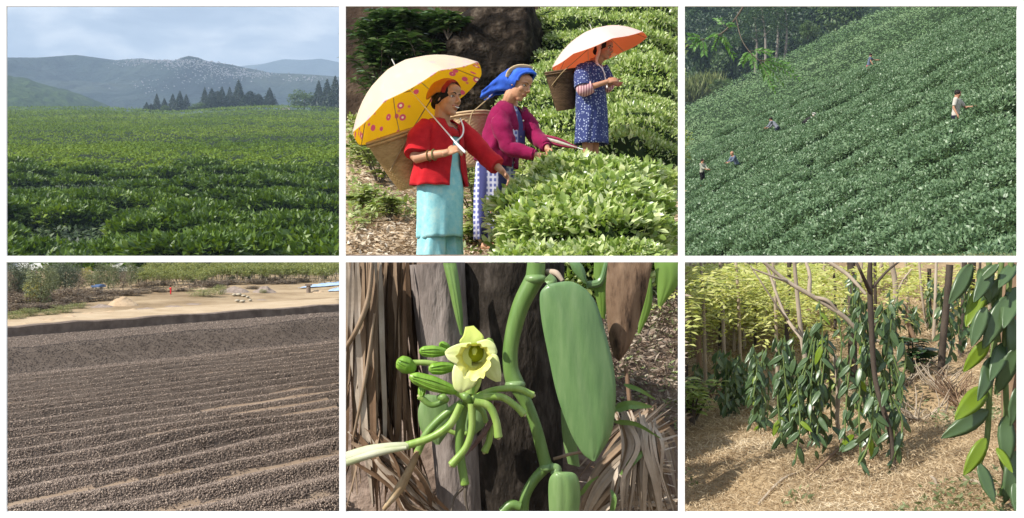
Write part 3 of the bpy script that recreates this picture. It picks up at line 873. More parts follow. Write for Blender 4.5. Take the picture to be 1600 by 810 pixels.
def panel_four():
    M_floor = surf("yard_floor", [((.25, .18, .125), .3), ((.33, .245, .175), .55), ((.39, .30, .22), .75)], scale=2.2, rough=.9, bump=.3, bscale=60, bdist=.004)
    M_under = surf("berry_bed", [(.09, .07, .056), (.15, .118, .095)], scale=9, rough=.95, bump=.8, bscale=120, bdist=.006)
    mb = MB()
    sgrid = np.linspace(-7, 26, 260); qgrid = np.linspace(3.2, 19.72, 560)
    def fn(s, q):
        X = -.766 * q + .643 * s; Y = .643 * q + .766 * s
        r, saw, _, _ = ridge4(X, Y)
        return X, Y, plane4(X, Y) + r
    sheet(mb, fn, sgrid, qgrid)
    V = mb.v[0]; q = q4(V[:, 0], V[:, 1]); f = mb.f[0]
    r, saw, _, s = ridge4(V[:, 0], V[:, 1])
    bare = (saw < .45) & (vnoise(s, q * 3, .7, 12, 3) > .05) & (q < 12.6)
    mb.m[0] = np.where(bare[f].sum(1) >= 3, 0, 1).astype(np.int32)
    keep = (V[f][:, :, 0] / np.maximum(V[f][:, :, 1], .1)).mean(1)
    k = (keep < -.1565) & (V[f][:, :, 1].min(1) > 4.6)
    mb.f[0] = f[k]; mb.m[0] = mb.m[0][k]; mb.s[0] = mb.s[0][k]
    mb.obj("drying_yard_floor", [M_floor, M_under], kind="structure")
    # the berries: round fruits lying on the ridges, small real spheres instanced on points
    N = 300000
    u = rng.uniform(-.50, -.1555, N); v = rng.uniform(-.238, -.05, N)
    Y = H4 / np.maximum(.005 + SX4 * u - v, 1e-3); Y = Y + rng.uniform(-.1, .1, N)
    X = u * Y
    r, saw, q, s = ridge4(X, Y)
    bare = np.clip((.55 - saw) / .3, 0, 1) * np.clip((vnoise(s, q * 3, .7, 12, 3) + .12) / .3, 0, 1) * (q < 12.6) 
    ok = (q < 19.6) & (Y > 4.8) & (rng.random(N) > bare * .93)
    X, Y, r, q = X[ok], Y[ok], r[ok], q[ok]
    rad = np.maximum(.0047, .72 * Y / F) * rng.choice([.6, .75, .9, 1.0, 1.1, 1.3], len(X))
    Z = plane4(X, Y) + r + rad * rng.uniform(-.2, .6, len(X))
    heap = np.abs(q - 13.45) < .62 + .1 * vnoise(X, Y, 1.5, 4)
    ng = berry_nodes()
    spread_berries("drying_berries", X[~heap], Y[~heap], Z[~heap], rad[~heap], ng, [((.10, .075, .060), 0), ((.19, .145, .117), .5), ((.28, .215, .172), .85), ((.46, .365, .285), 1)], "dark brown berries spread in raked ridges to dry on the yard")
    spread_berries("berry_heap", X[heap], Y[heap], Z[heap], rad[heap], ng, [((.035, .027, .023), 0), ((.065, .05, .042), .5), ((.10, .078, .066), .85), ((.2, .155, .13), 1)], "long heap of berries coloured darker for its shaded face across the drying yard")  # berries coloured darker in place of shade on the heap's near face

    # low kerb wall between yard and road
    M_kerb = surf("old_concrete", [((.13, .10, .08), .3), ((.2, .155, .125), .5), ((.27, .215, .175), .7)], scale=4, rough=.9, bump=.5, bscale=30, bdist=.01)
    mb = MB(); prof = [(-.10, -.02), (-.10, .21), (-.07, .235), (.10, .235), (.13, .21), (.13, -.02)]
    rings = []
    for s_ in np.linspace(-5, 30, 90):
        wob = .012 * math.sin(s_ * 3.1) + .01 * math.sin(s_ * 7.7)
        rw = []
        for dq, h in prof:
            qq = 19.9 + dq; x = -.766 * qq + .643 * s_; y = .643 * qq + .766 * s_
            rw.append((x, y, float(plane4(x, y)) + h * (1 - .25 * np.clip((s_ - 4) / 14, 0, 1)) + (wob if h > .1 else 0)))
        rings.append(rw)
    rings = [r_ for r_ in rings if r_[0][0] / r_[0][1] < -.135]
    loft(mb, rings, 0, closed=True, caps=True, smooth=False)
    tag(mb.obj("kerb_wall", M_kerb), "low weathered concrete wall along the edge of the drying yard", "wall")
    # sandy road and land behind
    M_land = surf("sandy_land", [((.17, .115, .065), .30), ((.27, .195, .115), .45), ((.40, .30, .19), .62)], scale=.55, rough=.95, bump=.5, bscale=9, bdist=.04)
    mb = MB()
    def fl(sv, q):
        X = -.766 * q + .643 * sv; Y = .643 * q + .766 * sv
        z = ground4(X, Y) + .12 + .02 * vnoise(X, Y, 1.2, 5)
        return X, Y, z
    sheet(mb, fl, np.linspace(-6, 46, 150), np.concatenate([[20.02], np.linspace(20.15, 46, 130)]))
    V = mb.v[0]; f = mb.f[0]
    rt = (V[f][:, :, 0] / np.maximum(V[f][:, :, 1], .1)).mean(1)
    k = (rt < -.13) & (rt > -.56) & (V[f][:, :, 1].max(1) < 44.2)
    mb.f[0] = f[k]; mb.m[0] = mb.m[0][k]; mb.s[0] = mb.s[0][k]
    mb.obj("sandy_land", M_land, kind="structure")
    mb = MB()
    sheet(mb, lambda sv, q: (-.766 * q + .643 * sv, .643 * q + .766 * sv, ground4(-.766 * q + .643 * sv, .643 * q + .766 * sv) + .145 + .02 * vnoise(-.766 * q + .643 * sv, .643 * q + .766 * sv, 1.2, 5)), np.linspace(-6, 40, 120), np.linspace(20.06, 22.6, 12))
    V = mb.v[0]; edge = V[:, 0] * 0 + .10 * vnoise(V[:, 0], V[:, 1], 1.1, 3); V[:, 0] += -.766 * edge; V[:, 1] += .643 * edge
    f = mb.f[0]; rt = (V[f][:, :, 0] / np.maximum(V[f][:, :, 1], .1)).mean(1); k = (rt < -.1565) & (rt > -.56)
    mb.f[0] = f[k]; mb.m[0] = mb.m[0][k]; mb.s[0] = mb.s[0][k]
    mb.obj("sandy_road", surf("pale_sand", [((.36, .265, .165), .3), ((.44, .335, .22), .5), ((.50, .395, .27), .7)], scale=1.4, rough=.95, bump=.4, bscale=12, bdist=.03), kind="structure")

def land4(X, Y):
    q = q4(X, Y)
    return ground4(X, Y) + .12 * np.clip((q - 20) / .3, 0, 1) 

def mound(px, py, w, h, mat, label, name="earth_mound", seed=1, cat="mound", group=None):
    g = hit4(px, py, land4); Y = g.y
    W = w / F * Y; H = h / F * Y
    mb = MB()
    def fn(u, v):
        r = np.hypot(u, v)
        z = H * np.clip(1 - r ** 1.7, -.2, 1) * (1 + .5 * vnoise(u * 3 + seed, v * 3, 1, seed)) - .04
        return u * W * .55, v * W * .45, z
    sheet(mb, fn, np.linspace(-1.05, 1.05, 26), np.linspace(-1.05, 1.05, 20))
    o = mb.obj(name, mat); o.location = g
    return tag(o, label, cat, group)

def panel_four_things():
    M_dry = leafmat("dry_scrub", [((.12, .09, .065), 0), ((.2, .155, .11), .6), ((.28, .23, .16), 1)], rough=.8, transl=.2)
    M_ol = leafmat("hazed_leaf", [((.10, .12, .06), 0), ((.16, .185, .085), .6), ((.23, .25, .12), 1)], rough=.6, transl=.3)  # distance haze put into the leaf colour, paler and greyer
    M_dk = leafmat("hazed_dark_leaf", [((.07, .088, .055), 0), ((.11, .135, .078), .6), ((.16, .185, .105), 1)], rough=.6, transl=.25)  # darker leaf, with the same haze tone in its colour
    M_ye = leafmat("yellow_leaf", [((.2, .2, .05), 0), ((.32, .31, .08), .6), ((.42, .38, .12), 1)], rough=.6, transl=.35)
    M_pl = leafmat("plantation_leaf", [((.13, .16, .05), 0), ((.22, .25, .08), .6), ((.32, .33, .12), 1)], rough=.6, transl=.35)
    M_gr = leafmat("roadside_green", [((.16, .19, .07), 0), ((.24, .27, .10), .6), ((.33, .34, .15), 1)], rough=.6, transl=.3)
    M_stem = surf("pale_stem", [(.3, .25, .18), (.42, .36, .28)], scale=9, rough=.9)
    A = tpl_mesh("y_broad", lambda: crown_template(101, n=2200, lobes=12, leaf=.06, spread=.42, base=.25), (M_bark, M_dk))
    B = tpl_mesh("y_ol", lambda: crown_template(102, n=2000, lobes=11, leaf=.055, spread=.36, base=.2, limbs=6), (M_bark, M_ol))
    C = tpl_mesh("y_tall", lambda: crown_template(103, n=1800, lobes=12, leaf=.05, spread=.28, base=.22, limbs=7), (M_stem, M_ol))
    D = tpl_mesh("y_dry", lambda: crown_template(104, n=1300, lobes=10, leaf=.05, spread=.42, base=.25, limbs=7), (M_stem, M_dry))
    E = tpl_mesh("y_ye", lambda: crown_template(105, n=1500, lobes=9, leaf=.07, spread=.4, base=.2), (M_stem, M_ye))
    G = tpl_mesh("y_sh", lambda: crown_template(106, n=2600, lobes=12, leaf=.05, spread=.5, base=.06), (M_stem, M_gr))
    S = tpl_mesh("y_scrub", lambda: crown_template(107, n=1500, lobes=10, leaf=.085, spread=.5, base=.06, limbs=8), (M_stem, M_dry))
    T = tpl_mesh("y_pl", lambda: crown_template(108, n=260, lobes=5, leaf=.085, spread=.24, base=.55, limbs=2, trunk_r=.022), (M_stem, M_pl))
    K = tpl_mesh("y_dark", lambda: crown_template(109, n=1600, lobes=9, leaf=.085, spread=.5, base=.2), (M_bark, M_dk))
    def put(ms, px, by, ty, w, lab, cat="tree", name="row_tree", grp=None, Y=None):
        g = hit4(px, by, land4)
        h = (by - ty) / F * g.y
        return plant_tree(name, g, w / F * g.y, h, ms, lab, cat, grp)
    put(A, 22, 472, 411, 52, "dark haze-toned tree standing at the open end of the tree row", name="row_tree")
    put(B, 62, 482, 416, 56, "broad olive tree with the yellowing tree under it")
    put(E, 54, 480, 437, 38, "yellowing small tree in front of the broad olive one", name="yellowing_tree")
    put(A, 99, 462, 410.5, 50, "largest dark tree of the row, behind purple brown scrub")
    put(D, 122, 458, 424, 34, "bare brownish tree between the largest dark tree and the bright yellow one", name="dry_tree")
    put(E, 135, 440, 418, 24, "bright yellow-green tree beside the shed")
    put(C, 157, 456, 410.5, 34, "tall slim olive tree right behind the blue-roofed shed")
    put(C, 178, 456, 411, 34, "tall slim olive tree next to the one behind the shed")
    put(C, 205, 452, 410.5, 40, "bushy tall olive tree nearest the plantation")
    put(D, 192, 455, 425, 26, "thin brown tree between two tall olive trees", name="dry_tree")
    put(A, 40, 468, 424, 40, "low dark tree filling the gap in the row", name="row_tree")
    put(B, 80, 466, 420, 40, "olive tree between the broad one and the largest dark one")
    put(B, 145, 452, 424, 36, "low olive tree beside the shed's roof")
    for k, (ms, px, by, ty, w, l) in enumerate(((B, 30, 470, 418, 46, "olive tree behind the dark one at the open end"), (A, 45, 464, 413, 40, "dark leafy tree rising behind the gap-filling one"), (C, 75, 462, 411, 30, "slim olive tree behind the broad olive one"), (A, 112, 456, 412, 36, "dark tree right behind the bare brownish one"), (B, 122, 452, 418, 36, "haze-toned olive tree behind the bare brownish one"), (B, 168, 450, 414, 40, "haze-toned olive tree between the two slim ones near the shed"), (A, 192, 448, 416, 34, "dark tree behind the thin brown one"), (B, 218, 447, 418, 32, "small olive tree where the plantation begins"), (D, 12, 474, 420, 34, "bare dry tree at the outer edge of the row"), (A, 88, 458, 414, 34, "dark tree wedged beside the largest dark one"))):
        put(ms, px, by, ty, w, l, name="dry_tree" if ms is D else "row_tree")
    for k, (px, by, w, h) in enumerate(((14, 490, 50, 16), (44, 488, 46, 14), (108, 478, 44, 14), (84, 484, 44, 12), (136, 472, 40, 12), (164, 470, 40, 10), (200, 462, 44, 10), (60, 486, 44, 12), (245, 456, 40, 7), (216, 458, 36, 8), (285, 455, 40, 6), (322, 447, 50, 8), (356, 445, 50, 8), (446, 444, 50, 6), (472, 441, 40, 6), (395, 452, 30, 5), (30, 482, 60, 22), (72, 478, 44, 20), (96, 474, 50, 24), (122, 468, 48, 18), (150, 463, 40, 12), (20, 474, 50, 20), (175, 462, 36, 10), (228, 450, 40, 10), (256, 446, 36, 8), (300, 452, 36, 9), (336, 450, 44, 12), (400, 444, 44, 8), (425, 442, 50, 8), (60, 470, 50, 18))):
        put(S, px, by, by - h, w, "purple brown dry scrub bush at the foot of the haze-toned trees" if px < 200 else "low purple brown scrub on the sandy land", "scrub bush", "scrub_bush", "scrub under the dusty trees" if px < 200 else "low scrub on the sandy land")
    for px, by, w, h, l in ((20, 500, 36, 14, "green roadside weeds at the open end of the road"), (48, 494, 38, 13, "green roadside weeds below the broad olive tree"), (98, 489, 40, 13, "bright green roadside weeds below the purple scrub"), (75, 492, 30, 9, "low green roadside weeds between two taller patches"), (122, 482, 30, 9, "small green weeds close to the earth mound"), (318, 463, 52, 13, "long green weed patch across the sandy land"), (345, 461, 26, 16, "yellow-green weed patch at the end of the long green one"), (412, 458, 14, 6, "little green tuft at the dark mound's foot")):
        put(G, px, by, by - h, w, l, "weeds", "weed_patch")
    # plantation of slender young trees: rows behind the sandy land
    k = 0
    for row in range(7):
        by = 443 - row * 3.1
        for px in np.arange(218 + row * 3, 534, 7.5):
            x = px + random.uniform(-3, 3)
            b_ = by + (6 if px < 330 else 0) * (1 - row / 7) - (px - 300) * .004 + random.uniform(-1, 1)
            g = hit4(x, max(b_, 421), land4)
            h = random.uniform(21, 27) / F * g.y
            if (405 - (b_ - 23)) / F > -.0035: h *= .8
            h = min(h, (-.0022 * g.y - g.z))
            if h < .1: continue
            plant_tree("young_tree", g, h * random.uniform(1.3, 1.7), h, T, "slender pale young tree in the plantation rows beyond the sandy land", "tree", "young plantation trees")
            k += 1
    for px, by, w, h, l in ((318, 441, 14, 12, "dark round bush left of the plantation's bare gap"), (386, 440, 20, 15, "tallest dark round bush before the plantation"), (300, 442, 14, 9, "small dark bush near the red-clad person"), (412, 438, 18, 16, "dark bush between the tallest one and the dark mound"), (442, 436, 16, 13, "dark compact bush behind the dark mound"), (476, 436, 12, 14, "narrow dark bush behind the blue sheets"), (507, 438, 12, 16, "dark upright bush at the end of the blue sheets"), (360, 440, 18, 8, "low dark bush in front of the plantation stems")):
        put(K, px, by, by - h, w, l, "bush", "dark_bush")
    # mounds
    M_soil = surf("mound_soil", [(.38, .27, .17), (.52, .39, .26)], scale=4, rough=.95, bump=.6, bscale=12, bdist=.05)
    M_gry = surf("grey_soil", [(.2, .16, .14), (.34, .27, .22)], scale=4, rough=.95, bump=.6, bscale=12, bdist=.05)
    mound(192, 477, 50, 13, M_soil, "rounded brown earth mound beside the sandy road", seed=2)
    mound(160, 480, 46, 7, M_gry, "flat grey earth mound next to the rounded brown one", seed=3)
    mound(366, 456, 50, 9, M_gry, "grey stony mound behind the white sacks", seed=4)
    mound(413, 457, 40, 10, M_gry, "dark brown mound with a green tuft at its foot", seed=5)
    mound(496, 457, 30, 5, M_soil, "small brown mound beside the grey post", seed=6)
    mound(300, 452, 60, 7, M_soil, "long brown bank behind the green weeds", seed=7)
    mound(402, 469, 52, 3, M_gry, "thin grey strip of heaped soil beside the white stones", seed=8)
    for k, (px, py, w, h) in enumerate(((40, 508, 40, 6), (75, 502, 50, 6), (108, 497, 46, 6), (140, 492, 44, 6), (172, 489, 40, 6), (205, 485, 40, 5))):
        mound(px, py, w, h, M_soil, "low sandy ridge heaped along the road's edge", seed=10 + k, cat="mound", group="sandy ridges along the road")
    for k, (px, py, w, h) in enumerate(((230, 483, 60, 4), (270, 480, 60, 4), (302, 476, 44, 4))):
        mound(px, py, w, h, M_gry, "long flat grey heap lying along the sandy road", seed=20 + k, group="flat grey heaps along the road")
    # white sacks / stones
    M_sack = surf("white_sackcloth", [(.36, .31, .23), (.45, .40, .31)], scale=6, rough=.9)
    for k, (px, py, w, h) in enumerate(((366, 463, 9, 5), (373, 463, 11, 6), (381, 464, 9, 4), (387, 466, 7, 4), (371, 472, 9, 5), (379, 473, 11, 5), (391, 471, 7, 4))):
        g = hit4(px, py, land4); mb = MB()
        ellipsoid(mb, (0, 0, h / F * g.y * .4), (w / F * g.y * .42, .1, h / F * g.y * .42), nu=10, nv=7, jitter=.13)
        o = mb.obj("white_sack", M_sack); o.location = g
        tag(o, "white sack lying by the grey stony mound" if py < 468 else "white sack lying beside the thin grey strip of soil", "sack", "white sacks by the stony mound" if py < 468 else "white sacks by the grey strip")
    # blue sheets
    M_blue = surf("blue_plastic", [(.28, .42, .62), (.5, .6, .74)], scale=7, rough=.5, bump=.3, bscale=20)
    for (a, b, c, d), l in ((((465, 452), (532, 447), (532, 441.5), (500, 445)), "larger pale blue plastic sheet spread on the sand"), (((512, 457), (532, 456), (532, 450.5), (524, 452)), "smaller pale blue plastic sheet nearest the road")):
        c4 = [hit4(*p_, land4) for p_ in (a, b, c, d)]
        mb = MB()
        def fn(u, v):
            p_ = [(1 - u) * (1 - v) * np.float64(c4[0][i]) + u * (1 - v) * c4[1][i] + u * v * c4[2][i] + (1 - u) * v * c4[3][i] for i in range(3)]
            return p_[0], p_[1], land4(p_[0], p_[1]) + .035 + .02 * vnoise(u * 8, v * 8, 1, 3)
        sheet(mb, fn, np.linspace(0, 1, 24), np.linspace(0, 1, 12))
        o = mb.obj("blue_sheet", M_blue)
        md = o.modifiers.new("thick", 'SOLIDIFY'); md.thickness = .006
        tag(o, l, "plastic sheet")
    # grey post
    g = hit4(482, 458, land4); mb = MB()
    tube(mb, [g + Vector((0, 0, -.1)), g + Vector((0, 0, 12 / F * g.y))], [.07, .06], 8, n=2)
    box(mb, g + Vector((0, 0, 12 / F * g.y + .01)), (.17, .15, .05))
    tag(mb.obj("grey_post", M_kerb_get()), "short grey post standing before the blue sheets", "post")
    for px, by, l in ((250, 447, "pale marker post beside the plantation"), (385, 441, "thin pale marker post by the dark bush")):
        g = hit4(px, by, land4); mb = MB(); tube(mb, [g, g + Vector((0, 0, 7 / F * g.y))], [.035, .03], 6, n=2)
        box(mb, g + Vector((0, 0, 7 / F * g.y)), (.08, .08, .03))
        tag(mb.obj("marker_post", M_stem), l, "post")
    # shed with a blue roof on posts
    g = hit4(154, 458, land4); k = g.y / F
    e = empty("shed", g, "small open shed with a blue roof among the trees", "shed")
    mb = MB(); box(mb, g + Vector((0, 0, 10.5 * k)), (13 * k, .5, .05)); box(mb, g + Vector((0, .1, 12.0 * k)), (9 * k, .3, .04)); mb.obj("roof", surf("blue_roof", [(.10, .16, .30), (.16, .23, .38)], scale=4, rough=.5), e)
    for dx in (-5, 5):
        mb = MB(); tube(mb, [g + Vector((dx * k, 0, -.05)), g + Vector((dx * k, 0, 10 * k))], [.03, .03], 6, n=2); mb.obj("post", M_stem, e)
    mb = MB(); box(mb, g + Vector((-1.5 * k, .12, 3 * k)), (6 * k, .15, 6.5 * k)); mb.obj("back_wall", M_white, e)
    # hill closing the view, coloured pale to stand in for haze and sky
    mb = MB()
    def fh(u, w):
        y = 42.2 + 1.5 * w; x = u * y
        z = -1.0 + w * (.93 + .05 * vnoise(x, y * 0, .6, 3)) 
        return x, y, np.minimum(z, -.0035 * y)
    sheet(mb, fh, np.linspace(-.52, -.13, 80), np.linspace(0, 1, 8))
    mb.obj("pale_hill", surf("hazed_pale_hill", [(.42, .41, .38), (.52, .51, .48)], scale=.8, rough=1), kind="structure")

def M_kerb_get(): return bpy.data.materials["old_concrete"]

panel_four()
panel_four_things()
# ================================================================== people
from mathutils.bvhtree import BVHTree
V3 = lambda p: np.array([p[0], p[1], p[2]], float)

def remeshed(mb, voxel, name, mat, parent, smooth=2):
    """unite overlapping limb volumes into ONE continuous skin"""
    me = mb.mesh(name, [mat]); o = bpy.data.objects.new(name, me); COL.objects.link(o)
    m = o.modifiers.new("r", 'REMESH'); m.mode = 'VOXEL'; m.voxel_size = voxel; m.use_smooth_shade = True
    s = o.modifiers.new("s", 'SMOOTH'); s.factor = .5; s.iterations = smooth
    dg = bpy.context.evaluated_depsgraph_get()
    new = bpy.data.meshes.new_from_object(o.evaluated_get(dg))
    o.modifiers.clear(); o.data = new; bpy.data.meshes.remove(me)
    new.name = name
    if not new.materials: new.materials.append(mat)
    for p in new.polygons: p.use_smooth = True
    if parent is not None:
        o.parent = parent; parent_inv(o, parent)
    return o

def limb(mb, pts, radii, sides=10, **k):
    q = [pts[0]]; r = [radii[0]]
    for a, b, ra, rb in zip(pts[:-1], pts[1:], radii[:-1], radii[1:]):
        for t in (.3, .7, 1.0):
            q.append(V3(a) * (1 - t) + V3(b) * t); r.append(ra * (1 - t) + rb * t)
    tube(mb, q, r, sides, n=len(q) * 2, **k)

def hand(mb, w, d, palm, s=1.0, curl=.5, side=1):
    """palm, four bent fingers of unequal length, thumb from the side of the palm"""
    d = unit(d); palm = unit(V3(palm) - d * (V3(palm) @ d)); lat = np.cross(d, palm) * side
    w = V3(w)
    c = w + d * .045 * s
    R = np.stack([d, lat, palm], 1)
    ellipsoid(mb, c, (.052 * s, .040 * s, .017 * s), rot=R, nu=12, nv=8)
    limb(mb, [w - d * .03 * s, w + d * .02 * s], [.026 * s, .027 * s], 8)
    for k, (o, L) in enumerate(((-.030, .066), (-.010, .078), (.010, .074), (.029, .058))):
        p = w + d * .082 * s + lat * o * s; a = curl * (.55 + .06 * k); dd = d
        pts = [p - d * .02 * s, p]
        for f in (.45, .32, .23):
            dd = unit(dd * math.cos(a) + palm * math.sin(a)); p = p + dd * L * f * s; pts.append(p)
        tube(mb, pts, [.0095 * s, .0095 * s, .009 * s, .008 * s, .006 * s], 7, n=11)
    p = w + d * .03 * s - lat * .034 * s; pts = [p]
    dd = unit(d * .75 - lat * .65 + palm * .25)
    for f in (.03, .026, .022):
        p = p + dd * f * s; pts.append(p); dd = unit(dd + palm * .35 * curl + lat * .28 * curl + d * .2)
    tube(mb, pts, [.012 * s, .0115 * s, .010 * s, .007 * s], 7, n=9)

def head_frame(J):
    f = unit(V3(J['face'])); up = unit(V3(J.get('up', (0, 0, 1))) - f * (V3(J.get('up', (0, 0, 1))) @ f)); l = np.cross(up, f)
    return f, l, up

def head_mb(mb, J):
    h = J['hh']; c = V3(J['head']); f, l, u = head_frame(J)
    R = np.stack([f, l, u], 1)
    at = lambda x, y, z: c + (f * x + l * y + u * z) * h
    E = lambda x, y, z, a, b, d: ellipsoid(mb, at(x, y, z), (a * h, b * h, d * h), rot=R, nu=18, nv=12)
    E(-.06, 0, .15, .42, .34, .35); E(.07, 0, -.12, .29, .275, .36); E(.21, 0, -.395, .11, .13, .10)
    E(.10, 0, -.30, .22, .22, .15); E(.19, 0, .24, .19, .24, .16)
    for s in (-1, 1):
        E(.20, s * .155, -.10, .13, .11, .12); E(-.03, s * .335, -.03, .07, .03, .115)
        tube(mb, [at(.315, s * .05, .105), at(.315, s * .14, .125), at(.24, s * .23, .10)], [.035 * h, .042 * h, .03 * h], 7)
        E(.385, s * .05, -.13, .045, .04, .035)
    tube(mb, [at(.33, 0, .09), at(.40, 0, -.03), at(.455, 0, -.115)], [.035 * h, .045 * h, .055 * h], 8)
    E(.335, 0, -.25, .06, .115, .055)
    tube(mb, [at(-.10, 0, -.2), at(-.12, 0, -.45), V3(J['neck']) * .5 + at(-.12, 0, -.5) * .5, J['neck']], [.24 * h, .225 * h, .23 * h, .30 * h], 12)

def face_parts(o, J, parent, M, smile=False):
    """eyes, brows, lips set on the skin"""
    h = J['hh']; c = V3(J['head']); f, l, u = head_frame(J)
    bv = BVHTree.FromPolygons([v.co[:] for v in o.data.vertices], [p.vertices[:] for p in o.data.polygons])
    def on(y, z, lift=0.0):
        org = c + (f * 1.0 + l * y + u * z) * h
        hit = bv.ray_cast(Vector(org), Vector(-f), 1.0)
        p = V3(hit[0]) if hit[0] is not None else c + (f * .33 + l * y + u * z) * h
        return p + f * lift * h
    R = np.stack([f, l, u], 1)
    for s in (-1, 1):
        e = MB(); ellipsoid(e, on(s * .135, .02, -.012), (.03 * h, .066 * h, .026 * h), rot=R)
        eo = e.obj("eye", M['eye'], parent)
        e = MB(); ellipsoid(e, on(s * .135, .018, .008), (.014 * h, .028 * h, .026 * h), rot=R); e.obj("iris", M['dark'], eo)
        e = MB(); tube(e, [on(s * .065, .018, .004), on(s * .135, .05, .006), on(s * .205, .015, .002)], [.006 * h, .009 * h, .005 * h], 6); e.obj("eyelid", M['dark'], parent)
        e = MB(); tube(e, [on(s * .055, .098, .004), on(s * .13, .13, .006), on(s * .215, .095, .002)], [.012 * h, .014 * h, .006 * h], 6); e.obj("eyebrow", M['hair'], parent)
    e = MB()
    w = .125 if smile else .10; dz = .03 if smile else .0
    tube(e, [on(-w, -.245 + dz), on(0, -.232, .006), on(w, -.245 + dz)], [.010 * h, .02 * h, .010 * h], 7)
    tube(e, [on(-w, -.250 + dz), on(0, -.305 if smile else -.285, .004), on(w, -.250 + dz)], [.010 * h, .022 * h, .010 * h], 7)
    e.obj("lips", M['lips'], parent)
    if smile:
        e = MB(); tube(e, [on(-.085, -.25, .012), on(0, -.268, .016), on(.085, -.25, .012)], [.012 * h, .02 * h, .012 * h], 7, flat=.6, flat_dir=f); e.obj("teeth", M['eye'], parent)

def body_mb(J, k=1.0):
    mb = MB(); head_mb(mb, J)
    fw = V3(J['fwd'])
    tube(mb, [J['neck'], J['chest'], J['waist'], J['pelvis']], [.075 * k, .145 * k, .12 * k, .15 * k], 14, flat=.66, flat_dir=fw, n=14)
    limb(mb, [J['shL'], J['shR']], [.052 * k, .052 * k])
    for s, sd in (('L', 1), ('R', -1)):
        limb(mb, [J['sh' + s], J['el' + s], J['wr' + s]], [.05 * k, .04 * k, .025 * k])
        hand(mb, J['wr' + s], J['hd' + s], J['pm' + s], k * .95, J.get('cu' + s, .6), sd)
        limb(mb, [J['hip' + s], J['kn' + s], J['an' + s]], [.085 * k, .056 * k, .036 * k])
        a, t = V3(J['an' + s]), V3(J['to' + s])
        tube(mb, [a - (t - a) * .25 + np.array([0, 0, -.02]), a * .6 + t * .4 + np.array([0, 0, .01]), t], [.035 * k, .038 * k, .022 * k], 9)
    return mb

def ringpts(c, fw, hw, hd, a0=0, a1=2 * math.pi, n=40, wob=0, wk=7, ph=0, closed=True, up=(0, 0, 1)):
    """horizontal oval ring; angle 0 is straight ahead"""
    fw = unit(V3(fw)); l = np.cross(unit(V3(up)), fw)
    a = np.linspace(a0, a1, n, endpoint=not closed)
    w = 1 + wob * np.sin(wk * a + ph) + wob * .6 * np.sin((wk * 1.7) * a + ph * 2.3)
    return V3(c) + np.cos(a)[:, None] * fw * hd * w[:, None] + np.sin(a)[:, None] * l * hw * w[:, None]

def wrinkle(mb, amp=.007, freq=9.0, stretch=(1, 1, .35), seed=0.0):
    """soft cloth folds pushed into the surface itself"""
    for v in mb.v:
        for i in range(len(v)):
            p = Vector((v[i, 0] * freq * stretch[0] + seed, v[i, 1] * freq * stretch[1] - seed, v[i, 2] * freq * stretch[2]))
            n = mnoise.noise_vector(p) + .5 * mnoise.noise_vector(p * 2.3)
            v[i] += np.array(n) * amp
    return mb

def thicken(o, t=.006):
    m = o.modifiers.new("cloth_thickness", 'SOLIDIFY'); m.thickness = t; m.offset = 1
    return o

# pattern cloths ---------------------------------------------------------------------------
def knit(name, a, b, rough=.9):
    return surf(name, [a, b], scale=14, rough=rough, bump=.5, bscale=160, bdist=.004, sheen=.06)

def dotted(name, base, dots, scale=40, thr=.25, extra=None):
    m, nt, b, out = new_mat(name)
    tc = nt.nodes.new("ShaderNodeTexCoord"); v = nt.nodes.new("ShaderNodeTexVoronoi"); v.inputs["Scale"].default_value = scale; v.inputs["Randomness"].default_value = .75
    nt.links.new(tc.outputs["Object"], v.inputs["Vector"])
    r = ramp(nt, [(dots, 0), (dots, thr), (base, thr + .06), (base, 1)] if extra is None else [(extra, 0), (extra, thr * .45), (dots, thr * .55), (dots, thr), (base, thr + .05), (base, 1)])
    nt.links.new(v.outputs["Distance"], r.inputs[0]); nt.links.new(r.outputs[0], b.inputs["Base Color"])
    b.inputs["Roughness"].default_value = .85
    return m, nt, b, out, r

def checked(name, base, line, dark, scale=26):
    m, nt, b, out = new_mat(name)
    tc = nt.nodes.new("ShaderNodeTexCoord")
    prev = None
    for ax, sc, col in (('X', scale, line), ('Z', scale * .8, line), ('X', scale * .22, dark)):
        w = nt.nodes.new("ShaderNodeTexWave"); w.bands_direction = ax; w.inputs["Scale"].default_value = sc / 3.14; w.inputs["Distortion"].default_value = .8; w.inputs["Detail"].default_value = 1
        nt.links.new(tc.outputs["Object"], w.inputs["Vector"])
        rr = ramp(nt, [((0, 0, 0), .5), ((1, 1, 1), .72)])
        nt.links.new(w.outputs["Fac"], rr.inputs[0])
        mx = nt.nodes.new("ShaderNodeMixRGB"); mx.inputs[2].default_value = (*col, 1)
        nt.links.new(rr.outputs[0], mx.inputs[0])
        if prev is None: mx.inputs[1].default_value = (*base, 1)
        else: nt.links.new(prev, mx.inputs[1])
        prev = mx.outputs[0]
    nt.links.new(prev, b.inputs["Base Color"]); b.inputs["Roughness"].default_value = .85
    return m

def striped(name, a, c, scale=60, axis='X'):
    m, nt, b, out = new_mat(name)
    tc = nt.nodes.new("ShaderNodeTexCoord"); w = nt.nodes.new("ShaderNodeTexWave"); w.bands_direction = axis; w.inputs["Scale"].default_value = scale / 6.28 * 2
    nt.links.new(tc.outputs["Object"], w.inputs["Vector"])
    r = ramp(nt, [(a, .35), (c, .6)]); nt.links.new(w.outputs["Fac"], r.inputs[0]); nt.links.new(r.outputs[0], b.inputs["Base Color"]); b.inputs["Roughness"].default_value = .85
    return m

